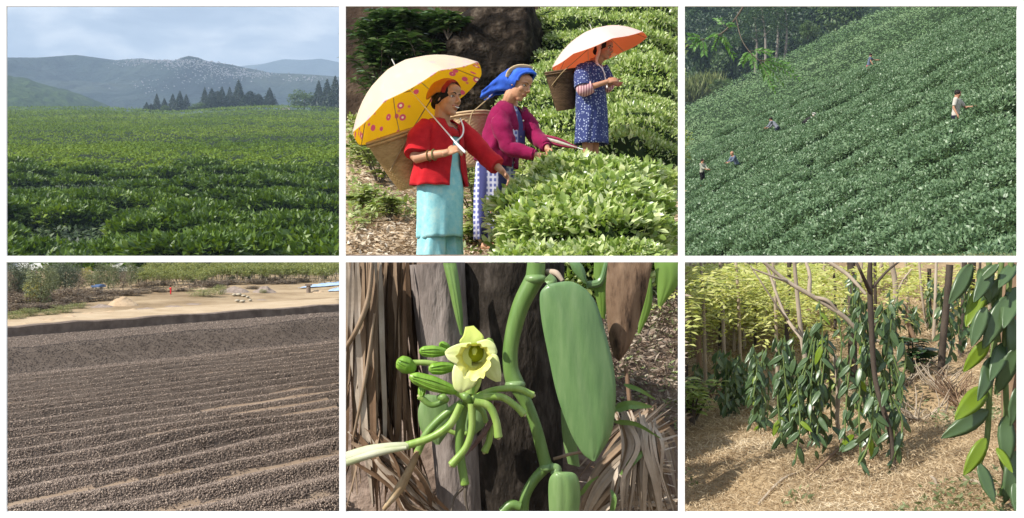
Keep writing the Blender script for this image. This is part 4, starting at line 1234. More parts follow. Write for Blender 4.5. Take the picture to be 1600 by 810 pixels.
M_skin = surf("tanned_skin", [(.46, .235, .135), (.54, .285, .165)], scale=12, rough=.5, spec=.4)
M_skin2 = surf("brown_skin", [(.38, .19, .11), (.44, .225, .135)], scale=12, rough=.55, spec=.4)
FACE = dict(eye=surf("eye_white", [(.7, .68, .64), (.74, .72, .68)], rough=.3), dark=surf("iris_dark", [(.015, .01, .008), (.02, .014, .01)], rough=.3), hair=surf("black_hair", [(.012, .009, .008), (.025, .018, .014)], scale=40, rough=.5), lips=surf("lips", [(.33, .09, .075), (.37, .11, .09)], rough=.45))

def umbrella(center, axis, R, depth, hand_pt, m_out, m_in, label, group=None, tip=.07, roll=0.2, mat_rib=None, wide=(1, 1)):
    ax = unit(V3(axis)); c = V3(center)
    a = unit(np.cross(ax, [0, -1, .2])); b = np.cross(ax, a)
    e = empty("umbrella", Vector(hand_pt), label, "umbrella", group)
    nseg, per, nr = 8, 6, 9
    def pt(th, t, off=0.0):
        k = (th / (2 * math.pi / nseg)) % 1.0
        sag = math.sin(math.pi * k)
        r = R * t * (1 - .055 * sag * t)
        z = depth * (1 - t ** 2.1) - .05 * depth * sag * t ** 1.5 + off
        return c + (a * math.cos(th + roll) + b * math.sin(th + roll)) * r + ax * z
    for nm, off, mt in (("canopy", .0, m_out), ("lining", -.004, m_in)):
        mb = MB(); rings = []
        for i in range(1, nr + 1):
            t = i / nr
            rings.append([pt(2 * math.pi * j / (nseg * per), t, off) for j in range(nseg * per)])
        loft(mb, rings, 0, caps=False)
        top = pt(0, 0, off); n = nseg * per
        mb.add(np.vstack([rings[0], top[None]]), np.array([(n, (j + 1) % n, j) for j in range(n)]))
        mb.obj(nm, mt, e)
    for k in range(nseg):
        th = 2 * math.pi * k / nseg; mb = MB()
        tube(mb, [pt(th, t, -.010) for t in (.03, .25, .5, .75, 1.0)], .0028, 5)
        mid = pt(th, .5, -.012); sl = c + ax * depth * .35
        tube(mb, [sl, mid], .0022, 5, n=2)
        mb.obj("rib", mat_rib, e)
    mb = MB(); tube(mb, [c + ax * (depth + tip), c + ax * depth * .5, V3(hand_pt)], [.004, .0045, .005], 7)
    mb.obj("shaft", M_shaft, e)
    mb = MB(); d = unit(V3(hand_pt) - c); tube(mb, [V3(hand_pt) - d * .02, V3(hand_pt) + d * .06, V3(hand_pt) + d * .12], [.008, .010, .008], 8); mb.obj("handle", M_shaft, e)
    return e

M_shaft = surf("white_metal_shaft", [(.7, .7, .68), (.78, .78, .76)], rough=.3)
M_ribs = surf("umbrella_rib_metal", [(.25, .22, .2), (.35, .32, .3)], rough=.4)

def basket(top, bot, rt, rb, mats, label, strap=None, taper=1.25):
    """conical carrying basket woven from cane over upright stakes"""
    top, bot = V3(top), V3(bot); ax = unit(top - bot); a = unit(np.cross(ax, [0.1, -1, 0])); b = np.cross(ax, a)
    H = np.linalg.norm(top - bot)
    e = empty("basket", Vector(bot), label, "basket")
    nth, rows = 96, 64
    th = np.linspace(0, 2 * np.pi, nth, endpoint=False)
    rings = []
    for i in range(rows + 1):
        t = i / rows
        r = rb + (rt - rb) * t ** (1 / taper)
        wv = .0042 * np.sin(th * 24 + np.pi * (i // 2 % 2)) + (.0035 if i % 2 else 0)
        rings.append(bot + ax * H * t + (np.cos(th)[:, None] * a + np.sin(th)[:, None] * b) * (r + wv)[:, None])
    mb = MB(); loft(mb, rings, 0, caps=False)
    mb.add(np.vstack([rings[0], bot[None]]), np.array([(nth, (j + 1) % nth, j) for j in range(nth)]))
    w = mb.obj("woven_wall", mats[0], e)
    thicken(w, -.006)
    mb = MB()
    for k in range(2):
        pts = [top + ax * (-.012 + .02 * k) + (math.cos(q) * a + math.sin(q) * b) * (rt + .006) for q in np.linspace(0, 2 * math.pi, 40)]
        tube(mb, pts, .0095, 6, n=80)
    mb.obj("rim", mats[1], e)
    if strap:
        mb = MB(); tube(mb, strap, .008, 6, flat=.5); mb.obj("head_strap", mats[2], e)
    return e
# ================================================================== SECOND OPENING: three tea pickers with umbrellas and baskets
def g2(X, Y):
    X = np.asarray(X, float); Y = np.asarray(Y, float)
    z = -.27 + .27 * (Y - 7.5)
    return z + .05 * vnoise(X, Y, 1.6, 3, 3) * np.clip((Y - 7) / 2, .3, 1.5)

def woman_one():
    Y = 7.5
    p = lambda px, py, dy=0.0: V3(P(px, py, Y + dy))
    fw = unit(np.array([.72, -.68, 0])); lf = np.array([.68, .72, 0])
    J = dict(head=p(699, 154, -.04), face=(.80, -.60, -.06), up=(.12, 0, 1), hh=.245, neck=p(690, 194), chest=p(690, 222), waist=p(690, 260), pelvis=p(687, 303), fwd=fw,
             shL=p(722, 204, .10), elL=p(757, 243, .06), wrL=p(783, 266, .0), hdL=p(806, 292, -.05) - p(783, 266, .0), pmL=(-.3, -.4, -.8), cuL=.9,
             shR=p(660, 202, -.11), elR=p(649, 247, -.17), wrR=p(697, 239, -.27), hdR=p(719, 231, -.27) - p(697, 239, -.27), pmR=(.25, .5, -.4), cuR=1.5)
    for s, d in (('L', 1), ('R', -1)):
        J['hip' + s] = p(687, 312) + lf * .06 * d; J['kn' + s] = p(689, 385) + lf * .07 * d + fw * .03; J['an' + s] = p(689, 456) + lf * .09 * d; J['to' + s] = J['an' + s] + fw * .15 + np.array([0, 0, -.05])
    e = empty("person", P(689, 466, Y), "woman in a red cardigan over a turquoise dress, smiling and holding the yellow flowered umbrella", "person")
    body = remeshed(body_mb(J, .95), .0048, "body", M_skin, e)
    face_parts(body, J, e, FACE, smile=True)
    h = J['hh']; c = J['head']; f, l, u = head_frame(J)
    at = lambda x, y, z: c + (f * x + l * y + u * z) * h
    R = np.stack([f, l, u], 1)
    # hair: cap behind the hairline with a knot
    mb = MB(); ellipsoid(mb, at(-.10, 0, .14), (.43 * h, .375 * h, .385 * h), rot=R, nu=20, nv=14); ellipsoid(mb, at(-.36, 0, -.16), (.16 * h, .2 * h, .16 * h), rot=R)
    for s in (-1, 1): tube(mb, [at(.16, s * .28, .22), at(.02, s * .345, .05), at(-.12, s * .34, -.18)], [.05 * h, .06 * h, .05 * h], 8)
    remeshed(mb, .008, "hair", FACE['hair'], e)
    # orange headscarf with a dark red edge
    def scarf(x0, x1, rr, mat, nm):
        rings = []
        for x in np.linspace(x0, x1, 10):
            k = math.sqrt(max(.0, 1 - ((x + .10) / .47) ** 2))
            dn = .05 + .75 * max(0, (.0 - x) / .5)
            a = np.linspace(-dn, math.pi + dn, 30)
            rings.append([at(x + .10 * math.sin(t) * 1.0 - .05, math.cos(t) * (.385 + rr) * k, .12 + math.sin(t) * (.40 + rr) * k + .012 * math.sin(9 * t + 5 * x)) for t in a])
        mb = MB(); loft(mb, rings, 0, closed=False); return thicken(mb.obj(nm, mat, e), .006)
    scarf(-.50, .13, .012, knit("orange_scarf", (.42, .16, .02), (.52, .22, .04)), "headscarf")
    scarf(.10, .21, .014, knit("dark_red_scarf_edge", (.24, .02, .02), (.32, .04, .03)), "scarf_edge")
    # dress
    M_tq = surf("turquoise_cotton", [((.22, .52, .57), .3), ((.30, .62, .66), .5), ((.48, .70, .66), .75)], scale=22, rough=.85, bump=.3, bscale=60, bdist=.004, detail=8)
    rows = [(196, .062, .055, 0), (205, .13, .10, 0), (222, .160, .118, 0), (260, .158, .112, .01), (295, .182, .138, .012), (330, .176, .14, .025), (352, .172, .145, .03), (371, .170, .148, .035)]
    ys = np.linspace(196, 371, 36); col = lambda i: np.interp(ys, [r[0] for r in rows], [r[i] for r in rows])
    mb = MB(); loft(mb, [ringpts(p(690 - (y - 200) * .02, y), fw, w, d, wob=wb, wk=8, ph=y * .012, n=64) for y, w, d, wb in zip(ys, col(1), col(2), col(3))], 0, caps=False)
    thicken(wrinkle(mb, .011, 9, (1, 1, .22), 2).obj("dress", M_tq, e), .004)
    mb = MB()
    for d in (1, -1):
        rr = [ringpts((J['hip' + ('L' if d > 0 else 'R')] * (1 - t) + J['an' + ('L' if d > 0 else 'R')] * t), fw, .088 + .02 * t, .088 + .015 * t, wob=.07, wk=5, ph=t * 2 + d, n=36) for t in np.linspace(0, .97, 20)]
        loft(mb, rr, 0)
    wrinkle(mb, .010, 12, (1, 1, .2), 4).obj("trousers", M_tq, e)
    mb = MB(); loft(mb, [ringpts(p(690, y, -.004), fw, w, d, -.75, .75, 16, closed=False) for y, w, d in ((199, .10, .072), (206, .145, .112), (215, .165, .126))], 0, closed=False)
    thicken(mb.obj("red_bodice", knit("red_bodice_knit", (.40, .012, .014), (.48, .02, .02)), e), .003)
    # cardigan: open front, wide hem, two sleeves
    M_red = knit("red_knit", (.36, .007, .014), (.58, .024, .030))
    prof = [(186, .080, .068, .66), (194, .135, .10, .50), (205, .172, .128, .36), (222, .190, .146, .24), (245, .192, .146, .28), (268, .205, .158, .40), (291, .222, .176, .50)]
    ys = np.linspace(186, 291, 26); col = lambda i: np.interp(ys, [r[0] for r in prof], [r[i] for r in prof])
    mb = MB(); loft(mb, [ringpts(p(689 - (y - 200) * .03, y + 0), fw, w, d, g * 1.15, 2 * math.pi - g * .55, 70, wob=.012 + .012 * (y - 190) / 100, wk=6, ph=y * .03, closed=False) for y, w, d, g in zip(ys, col(1), col(2), col(3))], 0, closed=False)
    thicken(wrinkle(mb, .008, 11, (1, 1, .45)).obj("cardigan", M_red, e), .008)
    mb = MB(); tube(mb, [J['shR'] + lf * .05 + np.array([0, 0, .015]), J['shR'] * .72 + J['elR'] * .28, J['shR'] * .35 + J['elR'] * .65, J['elR'] + np.array([.012, 0, .022])], [.075, .082, .088, .084], 18, n=16)
    wrinkle(mb, .009, 15, (1, 1, 1), 5).obj("sleeve", M_red, e)
    mb = MB(); tube(mb, [J['shL'] - lf * .05 + np.array([0, 0, .01]), J['shL'] * .6 + J['elL'] * .4, J['elL'] + np.array([0, 0, .004]), J['elL'] * .35 + J['wrL'] * .65], [.075, .072, .064, .062], 18, n=16)
    tube(mb, [J['elL'] * .5 + J['wrL'] * .5, J['elL'] * .25 + J['wrL'] * .75], [.068, .064], 18, n=5)
    wrinkle(mb, .009, 15, (1, 1, 1), 5).obj("sleeve", M_red, e)
    # white piping at the neck, bangles
    mb = MB(); rg = ringpts(p(690, 200), fw, .12, .10, -.55, .55, 9, closed=False)
    mb = MB(); tube(mb, [p(719, 186, -.0), p(724, 200, -.075), p(722, 212, -.10), p(712, 222, -.14)], .0055, 6); mb.obj("neck_piping", M_white, e)
    for t, col_ in ((.62, (.12, .16, .05)), (.45, (.16, .10, .03))):
        q = J['elR'] * (1 - t) + J['wrR'] * t; d = unit(J['wrR'] - J['elR']); a = unit(np.cross(d, [0, 1, 0])); b = np.cross(d, a)
        mb = MB(); tube(mb, [q + (a * math.cos(x) + b * math.sin(x)) * .036 for x in np.linspace(0, 6.28, 14)], .004, 5); mb.obj("bangle", surf("bangle_glass", [col_, tuple(x * 1.3 for x in col_)], rough=.3), e)
    # umbrella, its shaft in her hand
    m_in, nt, b, out, r = dotted("yellow_flower_lining", (.86, .54, .015), (.62, .10, .22), scale=11, thr=.27, extra=(.9, .82, .62))
    t = nt.nodes.new("ShaderNodeBsdfTranslucent"); nt.links.new(r.outputs[0], t.inputs["Color"])
    ad = nt.nodes.new("ShaderNodeMixShader"); ad.inputs[0].default_value = .55
    nt.links.new(b.outputs[0], ad.inputs[1]); nt.links.new(t.outputs[0], ad.inputs[2]); nt.links.new(ad.outputs[0], out.inputs["Surface"])
    m_out, nt, b, out = new_mat("glare_and_stripe_white"); b.inputs["Base Color"].default_value = (.92, .91, .87, 1); b.inputs["Roughness"].default_value = .45  # same cloth as the inside, painted white for its overexposed sunny side
    t = nt.nodes.new("ShaderNodeBsdfTranslucent"); t.inputs["Color"].default_value = (.95, .92, .75, 1)
    ad = nt.nodes.new("ShaderNodeMixShader"); ad.inputs[0].default_value = .6
    nt.links.new(b.outputs[0], ad.inputs[1]); nt.links.new(t.outputs[0], ad.inputs[2]); nt.links.new(ad.outputs[0], out.inputs["Surface"])
    hp = J['wrR'] + unit(J['hdR']) * .085 + np.array([-.01, -.012, .03])
    umbrella(p(653, 163, .10), (-.50, .09, .86), .525, .30, hp, m_out, m_in, "open umbrella, yellow flowered cloth with the outside whitened for sun glare, held by the woman in red", mat_rib=M_ribs, roll=.35)
    M_cane = surf("tan_cane", [((.38, .25, .10), .3), ((.5, .34, .15), .5), ((.60, .43, .21), .7)], scale=18, rough=.6, stretch=(1, 1, 3), bump=.2, bscale=80, bdist=.003)
    M_rope = surf("jute_strap", [(.26, .19, .10), (.36, .27, .15)], scale=30, rough=.95)
    basket(p(618, 212, .10), p(645, 292, .16), .20, .085, (M_cane, M_cane, M_rope), "tan cane basket on the back of the woman in red, under the yellow flowered umbrella",
           strap=[p(684, 140, .06), p(655, 185, -.0), p(630, 228, -.08), p(609, 268, .0)])
    return M_cane, M_rope

def woman_two(M_cane, M_rope):
    Y = 8.7
    p = lambda px, py, dy=0.0: V3(P(px, py, Y + dy))
    fw = unit(np.array([.88, -.48, 0])); lf = np.array([.48, .88, 0])
    J = dict(head=p(811, 133, -.08), face=(.80, -.50, -.36), up=(.35, 0, 1), hh=.245, neck=p(796, 162), chest=p(790, 198), waist=p(780, 235), pelvis=p(774, 268), fwd=fw,
             shL=p(816, 183, .12), elL=p(838, 214, .0), wrL=p(855, 232, -.16), hdL=p(861, 250, -.2) - p(855, 232, -.16), pmL=(-.5, -.5, -.3), cuL=.8,
             shR=p(777, 184, -.13), elR=p(797, 232, -.22), wrR=p(838, 243, -.28), hdR=p(857, 250, -.26) - p(838, 243, -.28), pmR=(.1, .6, -.6), cuR=.8)
    for s, d in (('L', 1), ('R', -1)):
        J['hip' + s] = p(774, 275) + lf * .08 * d; J['kn' + s] = p(772, 330) + lf * .09 * d + fw * .04; J['an' + s] = p(768, 384) + lf * .07 * d; J['to' + s] = J['an' + s] + fw * .16 + np.array([0, 0, -.05])
    e = empty("person", P(768, 391, Y), "woman in a magenta cardigan and blue headscarf bending over the tea bush", "person")
    body = remeshed(body_mb(J, .95), .0052, "body", M_skin, e)
    face_parts(body, J, e, FACE)
    h = J['hh']; c = J['head']; f, l, u = head_frame(J); R = np.stack([f, l, u], 1)
    at = lambda x, y, z: c + (f * x + l * y + u * z) * h
    mb = MB(); ellipsoid(mb, at(-.12, 0, .14), (.42 * h, .355 * h, .375 * h), rot=R); remeshed(mb, .009, "hair", FACE['hair'], e)
    # blue cloth over the head, drawn back and falling behind the shoulders
    M_bl = surf("blue_cloth", [((.02, .06, .36), .3), ((.04, .12, .55), .55), ((.08, .22, .68), .75)], scale=8, rough=.8, bump=.3, bscale=40, bdist=.006)
    rings = []
    stations = [(.40, .16, .40, .36), (.30, .17, .44, .44), (.12, .16, .455, .47), (-.12, .13, .45, .49), (-.38, .04, .42, .47), (-.62, -.12, .36, .40), (-.86, -.38, .30, .32), (-1.06, -.66, .28, .24)]
    xs = np.linspace(0, len(stations) - 1, 26)
    st = spline(stations, 26)
    for k, (x, z0, hw, hz) in enumerate(st):
        xt = .22 + .98 * min(1, max(0, (k - 3) / 6)); a = np.linspace(-xt, math.pi + xt, 44)
        fold = .022 * np.sin(7 * a + k * .25) * min(1, .25 + k / 18)
        sw = .28 * max(0, 1 - k / 15)
        rings.append([at(x - sw * abs(math.cos(t)) ** 1.2, math.cos(t) * (hw - .03 + q), z0 + math.sin(t) * (hz - .02 + q)) for t, q in zip(a, fold)])
    mb = MB(); loft(mb, rings, 0, closed=False); thicken(wrinkle(mb, .007, 18, (1, 1, 1), 9).obj("headscarf", M_bl, e), .008)
    mb = MB(); tube(mb, [at(.40 - .28 * abs(math.cos(t)) ** 1.2, math.cos(t) * .385, .16 + math.sin(t) * .345) for t in np.linspace(-.25, math.pi + .25, 18)], .012, 8); mb.obj("scarf_hem", M_bl, e)
    M_band = striped("straw_band", (.62, .50, .32), (.35, .24, .12), 90, 'Z')
    mb = MB(); tube(mb, [at(.17 - .42 * abs(math.cos(t)) ** 1.3, math.cos(t) * .44, .17 + math.sin(t) * .445) for t in np.linspace(-.25, math.pi + .25, 22)], .022, 8, flat=.35, flat_dir=None); mb.obj("head_band", M_band, e)
    M_mg = knit("magenta_knit", (.17, .005, .045), (.25, .011, .07))
    spine = [J['neck'], J['chest'], J['waist'], J['pelvis'] + np.array([0, 0, .05])]
    cs = spline(spine, 24)
    prof = [(0, .085, .07, .55), (.12, .16, .115, .40), (.3, .19, .145, .22), (.55, .185, .145, .08), (.8, .195, .155, .06), (1, .205, .165, .10)]
    tt = np.linspace(0, 1, 24); col = lambda i: np.interp(tt, [r[0] for r in prof], [r[i] for r in prof])
    lean = unit(np.array([.22, 0, 1]))
    fwl = unit(fw - lean * (fw @ lean))
    mb = MB(); loft(mb, [ringpts(q, fwl, w, d, g, 2 * math.pi - g, 70, wob=.012 + .02 * t, wk=6, ph=t * 5, closed=False, up=lean) for q, w, d, g, t in zip(cs, col(1), col(2), col(3), tt)], 0, closed=False)
    thicken(wrinkle(mb, .010, 11, (1, 1, .6), 3).obj("cardigan", M_mg, e), .008)
    for s, d in (('R', -1), ('L', 1)):
        a, b_, w = J['sh' + s], J['el' + s], J['wr' + s]
        mb = MB(); tube(mb, [a - lf * .06 * d + np.array([0, 0, .005]), a * .7 + b_ * .3, a * .3 + b_ * .7, b_, b_ * .5 + w * .5, b_ * .12 + w * .88], [.085, .080, .070, .063, .054, .047], 18, n=24)
        k = len(mb.v[0]); mb.v[0] += rng.normal(size=(k, 3)) * .0025
        wrinkle(mb, .011, 17, (1, 1, 1), 7).obj("sleeve", M_mg, e)
        mb = MB(); tube(mb, [b_ * .14 + w * .86, b_ * .04 + w * .96], [.044, .041], 16, n=4); mb.obj("cuff", M_mg, e)
    mb = MB()
    for k in range(4):
        q = cs[5 + k * 5]; ellipsoid(mb, q + fwl * (.148 + .008 * (k > 0)), (.007, .007, .007), nu=8, nv=6)
    for n_, piece in enumerate(range(4)):
        q = cs[5 + piece * 5] + fwl * (.150 + .008 * (piece > 0)); m1 = MB(); ellipsoid(m1, q, (.008, .008, .008), nu=8, nv=6); m1.obj("button", M_ribs, e)
    M_ck = checked("blue_check_cotton", (.10, .12, .34), (.52, .54, .68), (.03, .035, .14), 30)
    mb = MB(); loft(mb, [ringpts(p(794, y, .0), fw, w, d, n=30) for y, w, d in ((166, .07, .065), (180, .125, .10), (200, .165, .125), (225, .17, .125))], 0); mb.obj("blouse", M_ck, e)
    mb = MB(); loft(mb, [ringpts(p(775 - (y - 250) * .05, y), fw, w, d, wob=wb, wk=7, ph=y * .02, n=64) for y, w, d, wb in ((240, .165, .13, 0), (262, .185, .145, .01), (300, .175, .145, .04), (340, .16, .14, .07), (374, .15, .135, .09))], 0, caps=False)
    thicken(wrinkle(mb, .012, 9, (1, 1, .25), 6).obj("skirt", M_ck, e), .004)
    # basket behind her, hung from the band
    M_cane2 = surf("pale_cane", [((.42, .28, .15), .3), ((.54, .38, .22), .5), ((.64, .48, .30), .7)], scale=18, rough=.6, stretch=(1, 1, 3))
    basket(p(729, 182, .22), p(738, 259, .22), .195, .135, (M_cane2, M_cane2, M_rope), "pale cane basket hanging behind the woman in magenta",
           strap=[p(771, 146, .1), p(762, 155, .05), p(747, 168, -.02), p(737, 178, -.04), p(733, 200, -.02)])
    # furled umbrella tucked under her arm
    e = empty("umbrella", P(838, 214, Y), "furled maroon striped umbrella tucked under the arm of the woman in magenta", "umbrella")
    a, b_ = p(836, 212, -.03), p(905, 232, -.12)
    M_fu = surf("maroon_umbrella_cloth", [(.22, .012, .05), (.34, .05, .10)], scale=9, rough=.6)
    for k in range(6):
        o = np.array([0, math.cos(k), math.sin(k * 1.05)]) * .022
        mb = MB(); tube(mb, [a + o * .6, a * .5 + b_ * .5 + o * 1.25, b_ * .95 + a * .05 + o * .3], [.020, .024, .007], 8, flat=.5); mb.obj("cloth_fold", M_fu if k % 3 else bpy.data.materials["glare_and_stripe_white"], e)
    mb = MB(); tube(mb, [a, b_ + unit(b_ - a) * .03], .005, 6, n=2); mb.obj("shaft", M_shaft, e)

def woman_three(M_rope):
    Y = 11.2
    p = lambda px, py, dy=0.0: V3(P(px, py, Y + dy))
    fw = unit(np.array([.90, -.43, 0])); lf = np.array([.43, .90, 0])
    J = dict(head=p(944, 76, -.06), face=(.84, -.52, -.16), up=(.15, 0, 1), hh=.225, neck=p(928, 100), chest=p(923, 122), waist=p(921, 150), pelvis=p(922, 182), fwd=fw,
             shL=p(940, 108, .13), elL=p(948, 134, .05), wrL=p(957, 128, -.1), hdL=p(969, 133, -.14) - p(957, 128, -.1), pmL=(-.2, -.5, .3), cuL=.7,
             shR=p(909, 108, -.13), elR=p(912, 140, -.22), wrR=p(948, 128, -.25), hdR=p(968, 122, -.25) - p(948, 128, -.25), pmR=(0, .5, -.4), cuR=.7)
    for s, d in (('L', 1), ('R', -1)):
        J['hip' + s] = p(922, 188) + lf * .08 * d; J['kn' + s] = p(923, 240) + lf * .08 * d; J['an' + s] = p(923, 285) + lf * .08 * d; J['to' + s] = J['an' + s] + fw * .15 + np.array([0, 0, -.04])
    e = empty("person", P(923, 292, Y), "woman in a navy dotted dress picking tea under the orange umbrella", "person")
    body = remeshed(body_mb(J, .92), .006, "body", M_skin2, e)
    face_parts(body, J, e, FACE)
    h = J['hh']; c = J['head']; f, l, u = head_frame(J); R = np.stack([f, l, u], 1)
    at = lambda x, y, z: c + (f * x + l * y + u * z) * h
    mb = MB(); ellipsoid(mb, at(-.10, 0, .14), (.44 * h, .38 * h, .39 * h), rot=R); ellipsoid(mb, at(-.38, 0, -.18), (.15 * h, .18 * h, .15 * h), rot=R); remeshed(mb, .009, "hair", FACE['hair'], e)
    M_pk = surf("pale_pink_cloth", [(.62, .38, .30), (.72, .5, .42)], scale=12, rough=.85)
    mb = MB(); tube(mb, [at(-.05, math.cos(t) * .40, .12 + math.sin(t) * .42) for t in np.linspace(-.3, math.pi + .3, 20)], .024, 8, flat=.5); tube(mb, [at(-.1, -.38, .02), at(-.05, -.36, -.25), at(-.12, -.30, -.62), at(.0, -.28, -.85)], [.022, .02, .018, .014], 7); mb.obj("head_cloth", M_pk, e)
    M_nv, _, _, _, _ = dotted("navy_dotted_cotton", (.022, .035, .14), (.36, .42, .58), scale=42, thr=.26)
    rows = [(97, .075, .065, 0), (103, .135, .10, 0), (114, .175, .13, .004), (135, .185, .14, .01), (158, .19, .15, .02), (185, .195, .155, .03), (226, .205, .165, .04)]
    ys = np.linspace(97, 226, 34); col = lambda i: np.interp(ys, [r[0] for r in rows], [r[i] for r in rows])
    mb = MB(); loft(mb, [ringpts(p(924 - 0 * y, y), fw, w, d, wob=wb, wk=7, ph=y * .025, n=64) for y, w, d, wb in zip(ys, col(1), col(2), col(3))], 0, caps=False)
    thicken(wrinkle(mb, .010, 9, (1, 1, .25), 8).obj("dress", M_nv, e), .005)
    for s, d in (('R', -1), ('L', 1)):
        a, b_ = J['sh' + s], J['el' + s]
        mb = MB(); tube(mb, [a - lf * .05 * d, a * .6 + b_ * .4, a * .1 + b_ * .9], [.085, .088, .092], 16, n=12); mb.obj("dress_sleeve", M_nv, e)
        mb = MB(); w = J['wr' + s]; tube(mb, [a * .2 + b_ * .8, b_ + np.array([0, 0, -.004]), b_ * .62 + w * .38], [.07, .072, .062], 16, n=10); mb.obj("striped_sleeve", striped("pink_striped_sleeve", (.62, .40, .40), (.30, .13, .16), 38, 'X'), e)
    mb = MB(); tube(mb, [p(930, 98, -.1), p(940, 106, -.16), p(946, 118, -.16)], .006, 5); mb.obj("neck_cord", M_white, e)
    # umbrella
    m_in, nt, b, out, r = dotted("orange_lining", (.84, .27, .13), (.9, .5, .3), scale=7, thr=.2)
    t = nt.nodes.new("ShaderNodeBsdfTranslucent"); nt.links.new(r.outputs[0], t.inputs["Color"])
    ad = nt.nodes.new("ShaderNodeMixShader"); ad.inputs[0].default_value = .5
    nt.links.new(b.outputs[0], ad.inputs[1]); nt.links.new(t.outputs[0], ad.inputs[2]); nt.links.new(ad.outputs[0], out.inputs["Surface"])
    m_out, nt, b, out = new_mat("pale_peach_canopy"); b.inputs["Base Color"].default_value = (.92, .87, .82, 1); b.inputs["Roughness"].default_value = .45
    t = nt.nodes.new("ShaderNodeBsdfTranslucent"); t.inputs["Color"].default_value = (.95, .6, .4, 1)
    ad = nt.nodes.new("ShaderNodeMixShader"); ad.inputs[0].default_value = .5
    nt.links.new(b.outputs[0], ad.inputs[1]); nt.links.new(t.outputs[0], ad.inputs[2]); nt.links.new(ad.outputs[0], out.inputs["Surface"])
    umbrella(p(937, 82, .10), (-.33, .02, .94), .53, .24, p(946, 124, -.12), m_out, m_in, "open umbrella, pale peach outside and orange inside, over the woman in navy", mat_rib=M_ribs, roll=.1)
    M_dkc = surf("dark_cane", [((.06, .038, .022), .3), ((.11, .07, .04), .5), ((.17, .11, .065), .7)], scale=16, rough=.65, stretch=(1, 1, 3))
    basket(p(876, 112, .06), p(884, 172, .12), .155, .088, (M_dkc, M_dkc, M_rope), "dark brown cane basket on the back of the woman in navy",
           strap=[p(929, 68, .0), p(905, 90, -.1), p(880, 112, -.12), p(862, 134, -.02)])

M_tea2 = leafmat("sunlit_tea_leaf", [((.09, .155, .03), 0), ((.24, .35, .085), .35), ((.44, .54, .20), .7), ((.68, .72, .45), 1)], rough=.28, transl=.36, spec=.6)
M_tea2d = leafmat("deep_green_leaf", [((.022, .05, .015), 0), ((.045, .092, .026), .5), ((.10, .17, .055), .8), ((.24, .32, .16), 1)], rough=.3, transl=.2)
M_weed = leafmat("weed_leaf", [((.14, .20, .045), 0), ((.26, .34, .09), .5), ((.40, .46, .19), .85), ((.54, .54, .34), 1)], rough=.5, transl=.3)
M_litter = leafmat("dry_litter", [((.26, .19, .12), 0), ((.42, .33, .22), .5), ((.56, .48, .36), .85), ((.66, .6, .5), 1)], rough=.8, transl=.1)

